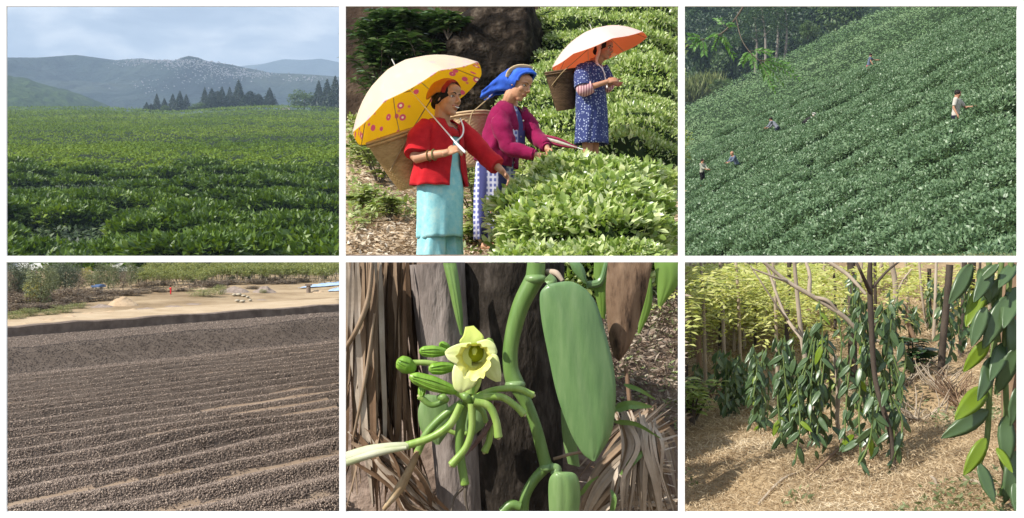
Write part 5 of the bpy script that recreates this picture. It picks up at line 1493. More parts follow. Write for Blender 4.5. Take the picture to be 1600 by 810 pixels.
def panel_two_ground():
    mb = MB()
    def fn(u, y):
        x = u * y
        return x, y, g2(x, y)
    sheet(mb, fn, np.linspace(-.1565, .1555, 120), np.linspace(6.9, 17.5, 160))
    mb.obj("sloping_ground", surf("pale_dry_soil", [((.27, .19, .12), .3), ((.42, .32, .21), .5), ((.54, .43, .30), .7)], scale=2.4, rough=.95, bump=.7, bscale=22, bdist=.03), kind="structure")
    # earth bank closing the back
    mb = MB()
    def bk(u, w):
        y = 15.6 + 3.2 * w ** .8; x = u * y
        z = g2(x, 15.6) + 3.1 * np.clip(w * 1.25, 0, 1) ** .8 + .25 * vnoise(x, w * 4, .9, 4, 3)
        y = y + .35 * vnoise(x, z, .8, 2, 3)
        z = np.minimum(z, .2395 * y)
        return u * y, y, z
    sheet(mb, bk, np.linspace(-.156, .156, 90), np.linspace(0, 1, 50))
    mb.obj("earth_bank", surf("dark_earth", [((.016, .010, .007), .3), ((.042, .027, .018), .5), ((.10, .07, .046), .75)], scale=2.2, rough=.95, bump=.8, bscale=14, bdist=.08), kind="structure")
    # the dark rock
    mb = MB()
    c = P(766, 100, 15.0); n1, n2 = 70, 50
    th = np.linspace(0, np.pi, n2)[:, None]; ph = np.linspace(0, 2 * np.pi, n1, endpoint=False)[None]
    d = np.stack([np.sin(th) * np.cos(ph), np.sin(th) * np.sin(ph), np.cos(th) * np.ones_like(ph)], -1)
    d = np.sign(d) * np.abs(d) ** .72
    nz = np.array([[mnoise.fractal(Vector(q * 1.7), 1.0, 2.0, 5) for q in r_] for r_ in d])
    v = d * np.array([.74, .8, .80]) * (1 + .16 * nz)[..., None]
    v[..., 2] += .16 * v[..., 0]
    v = v + V3(c)
    idx = np.arange(n1 * n2).reshape(n2, n1)
    mb.add(v.reshape(-1, 3), np.stack([idx[:-1], idx[1:], np.roll(idx[1:], -1, 1), np.roll(idx[:-1], -1, 1)], -1).reshape(-1, 4))
    tag(mb.obj("rock", surf("dark_rock", [((.006, .005, .004), .34), ((.018, .013, .009), .52), ((.055, .041, .03), .62), ((.18, .15, .115), .75)], scale=4.5, rough=.9, bump=.9, bscale=9, bdist=.1, detail=10)), "big dark lichen-spotted rock behind the woman in magenta", "rock")
    # litter and weeds over the slope
    N = 30000
    u = rng.uniform(-.150, .152, N); y = rng.uniform(8.2, 16, N); x = u * y
    mb = MB(); L = rng.uniform(.03, .10, N)
    leaves(mb, np.stack([x, y, g2(x, y) + rng.uniform(.0, .04, N)], -1), np.stack([rng.normal(size=N), rng.normal(size=N), rng.normal(size=N) * .3], -1), np.array([0, 0, 1.0]) + rng.normal(size=(N, 3)) * .4, L, L * .35, LEAF2)
    tag(mb.obj("leaf_litter", M_litter, kind="stuff"), "pale dry leaf litter scattered over the sunny slope", "leaf litter")
    N = 26000
    u = rng.uniform(-.150, .152, N); y = rng.uniform(8.2, 16.2, N); x = u * y
    k = vnoise(x, y, 1.5, 8, 3) + np.clip((y - 10) / 12, 0, .3) + .25 * (u > -.07)
    ok = k > .30; x, y = x[ok], y[ok]; n = len(x)
    mb = MB(); L = rng.uniform(.035, .085, n)
    leaves(mb, np.stack([x, y, g2(x, y) + rng.uniform(0, .14, n)], -1), np.stack([rng.normal(size=n), rng.normal(size=n), rng.uniform(-.1, .8, n)], -1), np.array([0, -.3, 1.0]) + rng.normal(size=(n, 3)) * .5, L, L * .5, LEAF4)
    tag(mb.obj("weeds", M_weed, kind="stuff"), "low green weeds covering the sunny slope", "weeds")

def sprig_plant(base, h, n, leafL, leafW, mat, label, group=None, name="leafy_plant", spread=.6, cat="plant", droop=.2):
    """stems with whorls of long leaves"""
    e = empty(name, Vector(base), label, cat, group)
    b = V3(base); t = MB(); c = MB()
    for k in range(n):
        a = rng.uniform(0, 2 * np.pi); o = h * spread * rng.uniform(.25, 1)
        hh = h * rng.uniform(.55, 1.0)
        tip = b + np.array([math.cos(a) * o, math.sin(a) * o * .7, hh])
        s = spline([b, b * .4 + tip * .6 + np.array([0, 0, hh * .12]), tip], 9)
        tube(t, s[::2], [.010, .008, .006, .005, .004], 5)
        for i in range(2, 9):
            m = 3 if i < 8 else 7
            aa = rng.uniform(0, 2 * np.pi, m)
            d = np.stack([np.cos(aa), np.sin(aa), np.full(m, .35 - droop)], -1)
            L = leafL * rng.uniform(.6, 1.15, m)
            leaves(c, np.repeat(s[i][None], m, 0), d, np.array([0, 0, 1.0]) + rng.normal(size=(m, 3)) * .25, L, L * leafW, LEAF8)
    t.obj("stem", M_bark, e); c.obj("leaves", mat, e)
    return e

def panel_two_plants():
    fm = [bush_mb(.62, .62, 1900, .098, .046, LEAF8, s, top=.66).mesh("tea_bush", [M_tea2, M_twig]) for s in (51, 52, 53)]
    front = [(852, 354, 7.5, .48, "tea bush at the skirt of the woman in magenta"), (884, 290, 8.1, .62, "tea bush under the picking hands of the woman in magenta"), (905, 268, 8.5, .8, "tea bush under the tip of the furled umbrella"),
             (965, 268, 8.6, .8, "tea bush below the hem of the navy dress"), (1032, 275, 8.5, .85, "tea bush at the foot of the dark shaded tea wall"),
             (876, 350, 7.2, .62, "big sunlit tea bush, second in the front row from the blue skirt"), (900, 335, 7.35, .85, "big sunlit tea bush in the middle of the front row"), (965, 340, 7.3, .85, "big sunlit tea bush beside the middle one of the front row"), (1030, 345, 7.3, .85, "big sunlit tea bush at the end of the front row"),
             (872, 312, 7.75, .8, "tea bush filling the middle between the furled umbrella tip and the front row"), (935, 300, 7.8, .85, "tea bush filling the middle below the navy hem"), (1000, 305, 7.8, .85, "tea bush filling the middle before the dark shaded wall"), (1048, 312, 7.8, .6, "narrow tea bush filling the middle at the very end"),
             (846, 404, 6.95, .44, "low tea bush closest to the turquoise trousers"), (865, 398, 6.8, .62, "low tea bush before the big middle ones"), (930, 398, 6.8, .65, "low tea bush with the brightest young leaves"), (1000, 398, 6.8, .65, "low tea bush beside the brightest one"), (1052, 392, 6.8, .5, "small low tea bush at the very end of the row")]
    for k, (px, py, Y, s, l) in enumerate(front):
        o = bpy.data.objects.new("tea_bush", fm[k % 3]); COL.objects.link(o)
        q = P(px, py, Y); q.x = min(q.x, .155 * Y - .76 * s); o.location = (q.x, q.y, q.z - .50 * s); o.scale = (s, s, s * .95); o.rotation_euler = (0, 0, k * 1.3)
        tag(o, l, "tea bush")
    bmh = [bush_mb(.8, .8, 1600, .085, .042, LEAF4, s, top=.6).mesh("tea_bush", [M_tea2, M_twig]) for s in (61, 62, 63)]
    k = 0
    spots = []
    while len(spots) < 92:
        py = random.uniform(14, 262); px = random.uniform(838, 1062)
        if px < np.interp(py, [14, 60, 130, 200, 262], [880, 858, 842, 852, 862]): continue
        if any(abs(px - a) < 15 and abs(py - b) < 15 for a, b in spots): continue
        spots.append((px, py))
    spots.sort(key=lambda q: -q[1])
    for px, py in spots:
        Y = 12.0 + (262 - py) * .0172 + random.uniform(-.2, .2)
        q = P(px, py, Y); s = random.uniform(.36, .72)
        q.x = min(q.x, .155 * Y - .95 * s)
        if (q.z + .2) / Y > .225: q.z = .222 * Y - .2
        o = bpy.data.objects.new("tea_bush", bmh[k % 3]); COL.objects.link(o)
        o.location = (q.x, q.y, q.z - .5 * s); o.scale = (s, s * 1.1, s * random.uniform(.95, 1.5)); o.rotation_euler = (random.uniform(-.35, .1), random.uniform(-.3, .3), random.uniform(0, 6))
        tag(o, "leafy tea bush stacked up the sunny slope behind the woman in navy", "tea bush", "tea bushes up the slope behind the woman in navy"); k += 1
    # plants of the dark bank on the left
    lefts = [(562, 92, "large-leaved shrub at the open end of the dark bank"), (588, 62, "large-leaved shrub high on the dark bank, below the top edge"), (612, 100, "large-leaved shrub in the middle of the dark bank"), (640, 58, "bright large-leaved shrub high in the middle of the bank"), (662, 96, "large-leaved shrub hanging beside the dark rock"), (560, 40, "dark shrub in the top corner of the bank"), (612, 30, "dark shrub under the top edge of the bank"), (668, 40, "leafy shrub above the gap beside the rock"), (700, 28, "leafy shrub growing on top of the rock's shoulder"), (556, 140, "low leafy shrub at the bank's foot, outermost"), (590, 150, "low leafy shrub at the bank's foot behind the yellow umbrella"), (690, 60, "drooping shrub over the rock's edge"), (575, 118, "broad-leaved shrub between the outermost one and the middle of the bank"), (640, 128, "broad-leaved shrub hanging low beside the rock's dark face"), (600, 78, "broad-leaved shrub in the thick of the bank"), (550, 12, "dark shrub at the bank's upper corner, topmost"), (640, 22, "dark shrub at the top of the bank near the gap")]
    for k, (px, py, l) in enumerate(lefts):
        Y = 14.3 + (k % 4) * .3
        q = P(px, py + 34, Y)
        q.x = max(q.x, -.152 * Y + .47)
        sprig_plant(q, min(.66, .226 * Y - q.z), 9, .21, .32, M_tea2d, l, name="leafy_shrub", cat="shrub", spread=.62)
    for k, (px, py, l) in enumerate(((778, 34, "pale weedy shrub growing over the rock"), (815, 30, "pale weedy shrub beside the one over the rock"), (850, 26, "tall weedy shrub next to the orange umbrella"), (842, 60, "weedy shrub hanging at the rock's sunny end"), (742, 22, "grassy shrub on top of the rock"))):
        q = P(px, py + 26, 15.4); sprig_plant(q, .225 * 15.4 - q.z if py < 40 else .4, 10, .11, .34, M_weed, l, name="weedy_shrub", cat="shrub", spread=.8)
    for k, (px, py, h, l) in enumerate(((560, 262, .3, "small leafy weed at the open end of the slope"), (592, 290, .35, "bright green weed below the tan basket"), (575, 330, .22, "small weed on bare soil"), (610, 345, .22, "weed with pale leaves by the woman in red"), (735, 300, .4, "leafy weed between the two front women"), (742, 345, .4, "tall leafy weed beside the turquoise dress"), (728, 270, .3, "weed under the pale cane basket"), (748, 378, .3, "dark leafy weed beside the bare foot"), (555, 235, .3, "weed under the rim of the yellow umbrella"), (735, 388, .25, "low dark weed at the lower hem"), (830, 220, .45, "leafy plant behind the magenta sleeve"), (848, 190, .45, "leafy plant below the dark cane basket"), (842, 150, .5, "sunny leafy plant between rock and dark basket"))):
        u = (px - 800) / F; v = (405 - py) / F
        Ys = np.linspace(7.2, 15.5, 900); g = g2(u * Ys, Ys) / Ys; kk = int(np.argmax(g >= v))
        y = Ys[kk] if g[kk] >= v else 15.2
        q = Vector((u * y, y, float(g2(u * y, y)) - .02))
        q.x = max(q.x, -.1535 * y + h * y / 9 * .62)
        sprig_plant(q, h * (y / 9), 8, .095 * y / 9, .42, M_weed, l, name="weed_plant", cat="weed")

panel_two_ground()
_c, _r = woman_one()
woman_two(_c, _r)
woman_three(_r)
panel_two_plants()
# ================================================================== FIFTH OPENING: vanilla orchid in flower on a post, dry palm fronds around
def c5(cx, cy, Y=5.0): return V3(P(535 + cx / 2.0, 405 + cy / 2.0, Y))
def r5(r, Y=5.0): return r / 2.0 / F * Y

def blade(mb, left, right, Y, bulge=.02, thick=.012, n=44, m=15, mi=0, curl=0.0, dY=0.0):
    """thick leaf between two outlines given in picture crop units"""
    L = spline([c5(a, b, Y) for a, b in left], n); R = spline([c5(a, b, Y) for a, b in right], n)
    s = np.linspace(0, 1, m)
    prof = np.sin(np.pi * s)
    t = np.linspace(0, 1, n)
    G = L[:, None] * (1 - s)[None, :, None] + R[:, None] * s[None, :, None]
    G[:, :, 1] += dY * t[:, None]
    end = np.sin(np.pi * np.clip(t, .02, .98))[:, None] ** .5
    fr = G.copy(); fr[:, :, 1] -= (bulge * prof[None] + curl * (np.abs(s - .5) * 2)[None] ** 2) * end
    fr[:, :, 1] += .22 * bulge * np.exp(-((s - .5) / .09) ** 2)[None] * end
    bk = fr.copy(); bk[:, :, 1] += thick * (prof[None] ** .5 * end + .02)
    ring = np.concatenate([fr, bk[:, ::-1]], 1)
    loft(mb, ring, mi)
    return mb

def succulent(name, a, b, c, rough=.38, sc=5.0, transl=.12):
    m = surf(name, [(a, .25), (b, .5), (c, .78)], scale=sc, rough=rough, bump=.12, bscale=30, bdist=.004, stretch=(5, 1, .8), spec=.45)
    return m

def strip(mb, pts, w, tw=0.0, cup=.25, n=22):
    """narrow dry leaflet: V-shaped ribbon with thickness along a path"""
    c = spline(pts, n); t = unit(np.gradient(c, axis=0))
    a0 = rng.uniform(-.9, .9)
    rings = []
    for k in range(n):
        f = k / (n - 1)
        side = np.cross(t[k], [0, -1, 0.05]); side = side / max(np.linalg.norm(side), 1e-6)
        nn = np.cross(t[k], side)
        an = a0 + tw * f
        s = side * math.cos(an) + nn * math.sin(an); q = np.cross(s, t[k])
        ww = w * (min(1, .35 + f * 4) * (1 - f ** 3 * .85))
        th = .0035
        rings.append([c[k] - s * ww + q * cup * ww, c[k] + q * th * .3, c[k] + s * ww + q * cup * ww, c[k] - q * th])
    loft(mb, rings, 0, smooth=False)
    return mb

def panel_five():
    # ground bank behind
    mb = MB()
    def fn(u, w):
        y = 5.55 + 1.35 * w; x = u * y
        z = -1.5 + 1.515 * w ** .62 + .05 * vnoise(x, w * 3, 2.6, 3, 3) * np.sin(np.pi * w)
        return x, y, np.where(w > .985, .004 * y, np.minimum(z, .002 * y))
    sheet(mb, fn, np.linspace(-.1565, .1555, 80), np.linspace(0, 1, 50))
    mb.obj("soil_bank", surf("pinkish_soil", [((.10, .07, .052), .3), ((.22, .16, .125), .5), ((.33, .25, .20), .7)], scale=6, rough=.95, bump=.7, bscale=30, bdist=.03, detail=9), kind="structure")
    N = 5200
    u = rng.uniform(.05, .154, N); w = rng.uniform(.2, .96, N); y = 5.55 + 1.35 * w; x = u * y; z = -1.5 + 1.515 * w ** .62
    mb = MB(); L = rng.uniform(.02, .075, N)
    leaves(mb, np.stack([x, y - .02, z + .01], -1), np.stack([rng.normal(size=N), rng.normal(size=N) - .5, rng.uniform(-.4, .9, N)], -1), rand_unit(N), L, L * .22, LEAF2)
    tag(mb.obj("ground_litter", leafmat("soil_litter", [((.12, .085, .06), 0), ((.28, .22, .16), .5), ((.44, .37, .30), .8), ((.20, .25, .10), .9), ((.26, .32, .13), 1)], rough=.85, transl=.1), kind="stuff"), "dry litter and sparse grass on the pinkish soil", "litter")
    # posts
    M_dark = surf("dark_weathered_bark", [((.010, .008, .0065), .30), ((.030, .024, .019), .48), ((.065, .053, .044), .6), ((.17, .15, .13), .8)], scale=7, rough=.9, bump=.8, bscale=26, bdist=.02, stretch=(1.6, 1.6, .7), detail=10)
    M_gry = surf("grey_purple_bark", [((.10, .083, .073), .28), ((.21, .175, .157), .5), ((.33, .285, .26), .75)], scale=8, rough=.9, bump=.7, bscale=30, bdist=.015, stretch=(2, 2, .5), detail=9)
    def post(pts, rad, Y, mat, label, seed):
        q = [c5(a, b, Y) for a, b in pts]
        mb = MB(); tube(mb, q, [r5(r, Y) for r in rad], 40, n=46)
        for v in mb.v:
            k = .018 * vnoise(np.arctan2(v[:, 1] - Y, v[:, 0] - q[0][0]) * 3.2, v[:, 2], 2.2, seed, 4)
            v[:, 1] += k; v[:, 0] += k * .5
            v[:, 2] = np.minimum(v[:, 2], .0015 * Y)
        return tag(mb.obj("support_post", mat), label, "post")
    post([(528, 12), (528, 420), (532, 800)], [166, 163, 158], 5.45, M_dark, "broad dark bark-covered post behind the vanilla flower", 2)
    post([(298, 12), (318, 260), (350, 520), (372, 800)], [84, 80, 74, 70], 5.28, M_gry, "grey purple weathered post leaning beside the dark one", 5)
    # vanilla vine
    M_stem = succulent("vine_stem_green", (.08, .16, .03), (.12, .215, .05), (.18, .28, .08))
    M_leaf = succulent("vanilla_leaf", (.075, .155, .052), (.118, .21, .078), (.175, .27, .115), rough=.28)
    M_leafp = succulent("pale_vanilla_leaf", (.11, .20, .06), (.16, .26, .09), (.24, .34, .15))
    vine = empty("vanilla_orchid", Vector(c5(590, 480, 4.95)), "vanilla orchid vine with pale yellow flower and green buds on the dark post", "orchid")
    def seg(pts, rad, Y=4.98, name="stem", mat=None, parent=None, sides=16):
        mb = MB(); tube(mb, [c5(a, b, Y + (d[0] if d else 0)) for a, b, *d in pts], [r5(r) for r in rad], sides, n=len(pts) * 6)
        return mb.obj(name, mat or M_stem, parent or vine)
    seg([(606, 12), (602, 62)], [28, 30]); seg([(602, 58), (556, 150), (528, 260), (526, 340), (542, 396)], [30, 27, 24, 24, 29])
    seg([(540, 390), (575, 450), (606, 530), (632, 630), (640, 650)], [24, 19, 18, 19, 22]); seg([(642, 645), (600, 690), (572, 740), (566, 790)], [17, 16, 16, 16]); seg([(500, 792), (528, 768), (556, 775)], [16, 16, 14], Y=4.92)
    for a, b, r_ in ((604, 62, 34), (540, 392, 31), (642, 652, 25)):
        mb = MB(); ellipsoid(mb, c5(a, b, 4.97), (r5(r_) * 1.05, r5(r_), r5(r_) * .55)); mb.obj("node", M_leafp, vine)
    seg([(640, 55), (655, 70), (645, 82)], [13, 16, 18], Y=4.92, name="leaf_stalk", mat=M_leafp)
    seg([(650, 650), (668, 655), (668, 672)], [12, 15, 18], Y=4.93, name="leaf_stalk", mat=M_leafp)
    mb = MB(); tube(mb, [c5(640, 40, 5.0), c5(668, 44, 4.95), c5(688, 68, 4.93)], [r5(9), r5(10), r5(6)], 8); mb.obj("aerial_root", surf("dry_root", [(.3, .23, .17), (.45, .36, .28)], rough=.9), vine)
    mb = MB(); blade(mb, [(636, 82), (617, 112), (622, 190), (643, 300), (672, 430), (712, 540), (748, 603), (778, 627)], [(640, 78), (722, 72), (786, 125), (823, 235), (848, 345), (853, 440), (838, 545), (790, 627)], 4.86, bulge=.034, thick=.018, dY=-.03)
    mb.obj("leaf", M_leaf, vine)["label"] = "big thick hanging leaf"
    mb = MB(); blade(mb, [(664, 664), (646, 690), (644, 750), (650, 830)], [(672, 664), (728, 672), (744, 730), (734, 830)], 4.88, bulge=.03, thick=.025); mb.obj("leaf", M_leafp, vine)
    mb = MB(); blade(mb, [(252, 425), (236, 480), (248, 540), (292, 580)], [(268, 422), (322, 440), (338, 520), (304, 580)], 5.08, bulge=.02, thick=.015); mb.obj("leaf", M_leafp, vine)
    mb = MB(); blade(mb, [(392, 440), (372, 480), (378, 530), (402, 552)], [(410, 438), (446, 452), (446, 515), (412, 552)], 5.06, bulge=.02, thick=.015); mb.obj("leaf", M_leafp, vine)
    mb = MB(); blade(mb, [(314, 12), (330, 80), (350, 170), (368, 236)], [(356, 12), (368, 90), (376, 170), (378, 240)], 5.1, bulge=.025, thick=.03); mb.obj("leaf", M_stem, vine)
    mb = MB(); blade(mb, [(682, 470), (688, 560), (705, 640)], [(692, 466), (728, 560), (742, 650)], 5.12, bulge=.015, thick=.012); mb.obj("leaf", M_leafp, vine)
    mb = MB(); blade(mb, [(974, 10), (980, 60), (986, 148)], [(1055, 8), (1054, 70), (1000, 146)], 5.0, bulge=.02, thick=.012); mb.obj("leaf", leafg := leafmat("lit_green_leaf", [((.16, .28, .05), 0), ((.24, .38, .08), 1)], rough=.4, transl=.35), vine)
    mb = MB(); blade(mb, [(958, 60), (935, 130), (922, 232)], [(968, 62), (966, 150), (930, 234)], 5.14, bulge=.01, thick=.01); mb.obj("leaf", leafg, vine)
    mb = MB(); blade(mb, [(786, 10), (786, 90), (806, 180)], [(832, 10), (832, 100), (820, 190)], 5.16, bulge=.012, thick=.01); mb.obj("leaf", leafg, vine)
    mb = MB(); blade(mb, [(708, 10), (722, 40), (752, 74)], [(740, 8), (756, 30), (766, 78)], 5.12, bulge=.012, thick=.01); mb.obj("leaf", M_leaf, vine)
    mb = MB(); blade(mb, [(760, 70), (800, 60), (818, 10)], [(764, 92), (812, 82), (834, 10)], 5.14, bulge=.01, thick=.01); mb.obj("leaf", M_leaf, vine)
    # flower
    M_pet = surf("cream_petal", [((.50, .58, .18), .3), ((.60, .66, .28), .55), ((.70, .72, .44), .8)], scale=9, rough=.55, spec=.35)
    M_petg = surf("lime_sepal", [((.48, .58, .10), .3), ((.60, .66, .22), .7)], scale=9, rough=.55)
    M_lip = surf("yellow_lip", [((.62, .60, .10), .3), ((.74, .73, .30), .7)], scale=16, rough=.6, bump=.4, bscale=40, bdist=.006)
    M_throat = surf("green_throat", [((.16, .20, .006), .3), ((.30, .33, .015), .7)], scale=20, rough=.7)
    fl = empty("flower", Vector(c5(410, 300, 4.74))); fl.parent = vine; fl.matrix_parent_inverse = Matrix.Translation(-vine.location)
    fl["label"] = "open pale yellow flower with a trumpet lip"
    def petal(left, right, Y, mat, bulge, dY=0, curl=.0):
        mb = MB(); blade(mb, left, right, Y, bulge=bulge, thick=.005, n=24, m=11, dY=dY, curl=curl)
        o = bpy.data.objects.new("petal", mb.mesh("petal", [mat])); COL.objects.link(o); o.parent = fl; o.matrix_parent_inverse = Matrix.Translation(-(vine.location + Vector((0, 0, 0)))) if False else Matrix.Translation(-fl.matrix_parent_inverse.inverted().translation) if False else Matrix.Identity(4)
        return o
    petals = [petal([(384, 276), (366, 258), (378, 238), (384, 212)], [(428, 276), (442, 254), (438, 236), (410, 208)], 4.80, M_petg, .010, curl=.012),
              petal([(402, 260), (364, 264), (332, 278), (320, 290)], [(404, 340), (366, 332), (334, 316), (321, 298)], 4.76, M_pet, .016, curl=.014),
              petal([(420, 258), (450, 250), (474, 262), (484, 286)], [(424, 324), (452, 318), (476, 308), (484, 292)], 4.78, M_pet, .016, curl=.014),
              petal([(352, 322), (343, 356), (348, 400), (366, 418)], [(424, 338), (428, 366), (410, 398), (372, 419)], 4.76, M_pet, .018, curl=.012),
              petal([(436, 330), (436, 352), (458, 372), (480, 384)], [(466, 294), (486, 304), (496, 350), (496, 382)], 4.77, M_pet, .016, curl=.012)]
    # lip: flared trumpet
    c = c5(412, 300, 4.70); lip = MB(); rings = []
    for t, ra, dy in ((0, .008, .12), (.3, .040, .10), (.6, .050, .05), (.85, .056, .0), (1, .070, -.022)):
        a = np.linspace(0, 2 * np.pi, 48, endpoint=False)
        ruff = 1 + (.07 * np.sin(11 * a) + .04 * np.sin(17 * a) if t > .8 else 0)
        low = np.clip(-np.sin(a), 0, 1)
        up = np.clip(np.sin(a), 0, 1)
        rings.append(np.stack([c[0] + np.cos(a) * ra * ruff * 1.05, c[1] + dy - .035 * t * low, c[2] - .012 * t + np.sin(a) * ra * ruff * (1 + .30 * t * low - .12 * t * up)], -1))
    loft(lip, rings[::-1], 0, caps=False)
    parts = [(lip, "lip", M_lip)]
    th = MB(); ellipsoid(th, c + np.array([0, .075, .004]), (.042, .03, .042)); parts.append((th, "throat", M_throat))
    col = MB(); tube(col, [c + np.array([0, .06, .022]), c + np.array([0, .03, .014]), c + np.array([0, .02, .0])], [.010, .012, .007], 9); parts.append((col, "column", M_petg))
    for m_, nm, mt in parts:
        o = bpy.data.objects.new(nm, m_.mesh(nm, [mt])); COL.objects.link(o); o.parent = fl
        petals.append(o)
    W = Matrix.Translation(fl.location)           # flower empty's world place (vine carries no rotation or scale)
    for o in petals: o.matrix_parent_inverse = W.inverted()
    # buds, stalks and spent stalks
    M_bud = succulent("bud_green", (.11, .25, .018), (.18, .34, .035), (.28, .44, .08), sc=9)
    M_ped = succulent("pedicel_green", (.15, .27, .04), (.24, .37, .075), (.40, .48, .17), sc=4)
    M_pedd = succulent("dark_pedicel", (.10, .19, .04), (.16, .27, .06), (.23, .34, .10))
    hub = (398, 440)
    def bud(a, b, r, Y=4.84, mat=M_bud):
        A, B = c5(*a, Y), c5(*b, Y + .03)
        mb = MB(); tube(mb, [A, A * .85 + B * .15, A * .5 + B * .5, A * .15 + B * .85, B], [r5(r) * .30, r5(r) * .82, r5(r), r5(r) * .7, r5(r) * .42], 14, n=18)
        d = unit(B - A); s = np.cross(d, [0, 1, 0])
        for k in (-1, 0, 1):
            tube(mb, [A * .94 + B * .06 + s * k * r5(r) * .25 + np.array([0, -r5(r) * .7, 0]), A * .5 + B * .5 + s * k * r5(r) * .5 + np.array([0, -r5(r) * .93, 0]), A * .1 + B * .9 + s * k * r5(r) * .3 + np.array([0, -r5(r) * .5, 0])], r5(2.2), 5)
        mb.obj("bud", mat, vine)
    bud((240, 288), (326, 290), 19); bud((172, 318), (226, 346), 27); bud((270, 344), (348, 338), 21); bud((210, 366), (356, 414), 24, 4.80); bud((304, 264), (338, 284), 14, 4.9); bud((246, 432), (252, 384), 13, 4.9); bud((452, 252), (470, 268), 12, 4.9, M_ped)
    seg([(326, 292), (350, 330), (380, 420)], [8, 9, 10], Y=4.92, name="bud_stalk", mat=M_bud); seg([(220, 324), (262, 324), (300, 330)], [9, 9, 9], Y=4.93, name="bud_stalk", mat=M_ped)
    seg([(346, 338), (370, 380), (392, 430)], [9, 10, 12], Y=4.9, name="bud_stalk", mat=M_bud); seg([(354, 412), (375, 425), (398, 440)], [12, 13, 14], Y=4.84, name="bud_stalk", mat=M_ped)
    seg([(408, 340), (404, 380), (398, 420)], [9, 11, 14], Y=4.84, name="ovary", mat=M_ped); seg([(430, 345), (424, 390), (402, 425)], [8, 8, 10], Y=4.86, name="ovary", mat=M_petg)
    mb = MB(); ellipsoid(mb, c5(398, 440, 4.9), (r5(24), r5(22), r5(26))); mb.obj("flower_axis", M_ped, vine)
    for a, b in (((372, 420), (404, 450)), ((300, 432), (330, 440))):
        mb = MB(); tube(mb, [c5(*a, 4.82), c5((a[0] + b[0]) / 2, (a[1] + b[1]) / 2 - 3, 4.80), c5(*b, 4.82)], [r5(8), r5(13), r5(6)], 10); mb.obj("bract", M_pedd, vine)
    spent = [([(405, 440), (470, 410), (545, 405), (592, 424)], [13, 11, 11, 12], M_ped, 4.82), ([(410, 436), (490, 430), (536, 455), (564, 482)], [15, 13, 12, 13], M_ped, 4.80), ([(412, 445), (458, 460), (480, 505), (487, 552)], [15, 14, 13, 14], M_ped, 4.78),
             ([(404, 452), (404, 530), (386, 588), (344, 640)], [14, 12, 12, 14], M_ped, 4.80), ([(468, 515), (458, 570), (446, 598)], [11, 12, 13], M_ped, 4.88), ([(382, 455), (368, 530), (368, 610), (382, 700)], [15, 17, 16, 15], M_pedd, 4.90),
             ([(374, 448), (310, 495), (262, 548), (236, 602)], [13, 14, 14, 13], M_pedd, 4.86), ([(370, 455), (338, 515), (280, 556), (202, 583)], [13, 14, 13, 14], M_ped, 4.80), ([(328, 440), (280, 456), (244, 432)], [10, 11, 11], M_pedd, 4.9), ([(330, 536), (366, 548), (398, 544)], [8, 9, 9], M_ped, 4.95), ([(420, 455), (440, 480), (448, 505)], [10, 10, 9], M_ped, 4.9)]
    M_cut = surf("cut_end", [(.30, .27, .14), (.5, .45, .28)], rough=.8)
    for pts, rad, mat, Y in spent:
        rad = [q * .86 for q in rad]
        o = seg(pts, rad, Y=Y, name="spent_stalk", mat=mat)
        e_, p_ = c5(*pts[-1], Y), c5(*pts[-2], Y); d = unit(e_ - p_)
        mb = MB(); rr = r5(rad[-1]) * .95
        tube(mb, [e_ - d * .012, e_ + d * .006, e_ + d * .010], [rr * 1.08, rr * 1.12, rr * .8], 12); o2 = mb.obj("rim", M_ped, None); o2.parent = o; o2.matrix_parent_inverse = Matrix.Identity(4)
        mb = MB(); ellipsoid(mb, e_ + d * .010, (rr * .55, rr * .55, rr * .55)); o2 = mb.obj("scar", M_cut, None); o2.parent = o; o2.matrix_parent_inverse = Matrix.Identity(4)
    M_wh = surf("withered_cream_flower", [((.36, .40, .20), .3), ((.50, .50, .36), .55), ((.58, .57, .47), .8)], scale=6, rough=.7, bump=.4, bscale=22, bdist=.006, stretch=(.6, 2, 3))
    mb = MB(); tube(mb, [c5(206, 583, 4.80), c5(150, 590, 4.79), c5(80, 604, 4.79), c5(-2, 630, 4.79)], [r5(14), r5(20), r5(26), r5(27)], 14, n=24, flat=.8)
    tube(mb, [c5(200, 590, 4.77), c5(110, 606, 4.755), c5(0, 640, 4.76)], [r5(6), r5(11), r5(12)], 9); mb.obj("withered_flower", M_wh, vine)
    M_br = surf("withered_brown_flower", [((.20, .13, .07), .3), ((.36, .26, .15), .5), ((.52, .43, .30), .75)], scale=8, rough=.85, bump=.5, bscale=26, bdist=.006)
    mb = MB(); tube(mb, [c5(236, 600, 4.86), c5(214, 650, 4.85), c5(180, 715, 4.85), c5(130, 782, 4.86)], [r5(13), r5(16), r5(22), r5(9)], 12, n=22, flat=.7); mb.obj("withered_flower", M_br, vine)
    mb = MB(); tube(mb, [c5(386, 708, 4.9), c5(384, 750, 4.9), c5(394, 795, 4.9)], [r5(7), r5(5), r5(3)], 7); tube(mb, [c5(384, 708, 4.9), c5(350, 745, 4.91), c5(340, 790, 4.9)], [r5(5), r5(4), r5(3)], 6); mb.obj("withered_stalk", M_bark, vine)
    mb = MB(); tube(mb, [c5(486, 446, 4.84), c5(468, 500, 4.86), c5(440, 545, 4.86), c5(402, 596, 4.88)], [r5(11), r5(8), r5(9), r5(5)], 9)
    for k in range(5): tube(mb, [c5(450 - 9 * k, 530 + 13 * k, 4.86), c5(420 - 9 * k, 560 + 14 * k, 4.85)], [r5(4), r5(2)], 5, n=2)
    mb.obj("withered_stalk", surf("purple_brown_twig", [(.10, .06, .055), (.20, .13, .11)], scale=20, rough=.9), vine)

def W0(o): return Matrix.Translation(o.location)

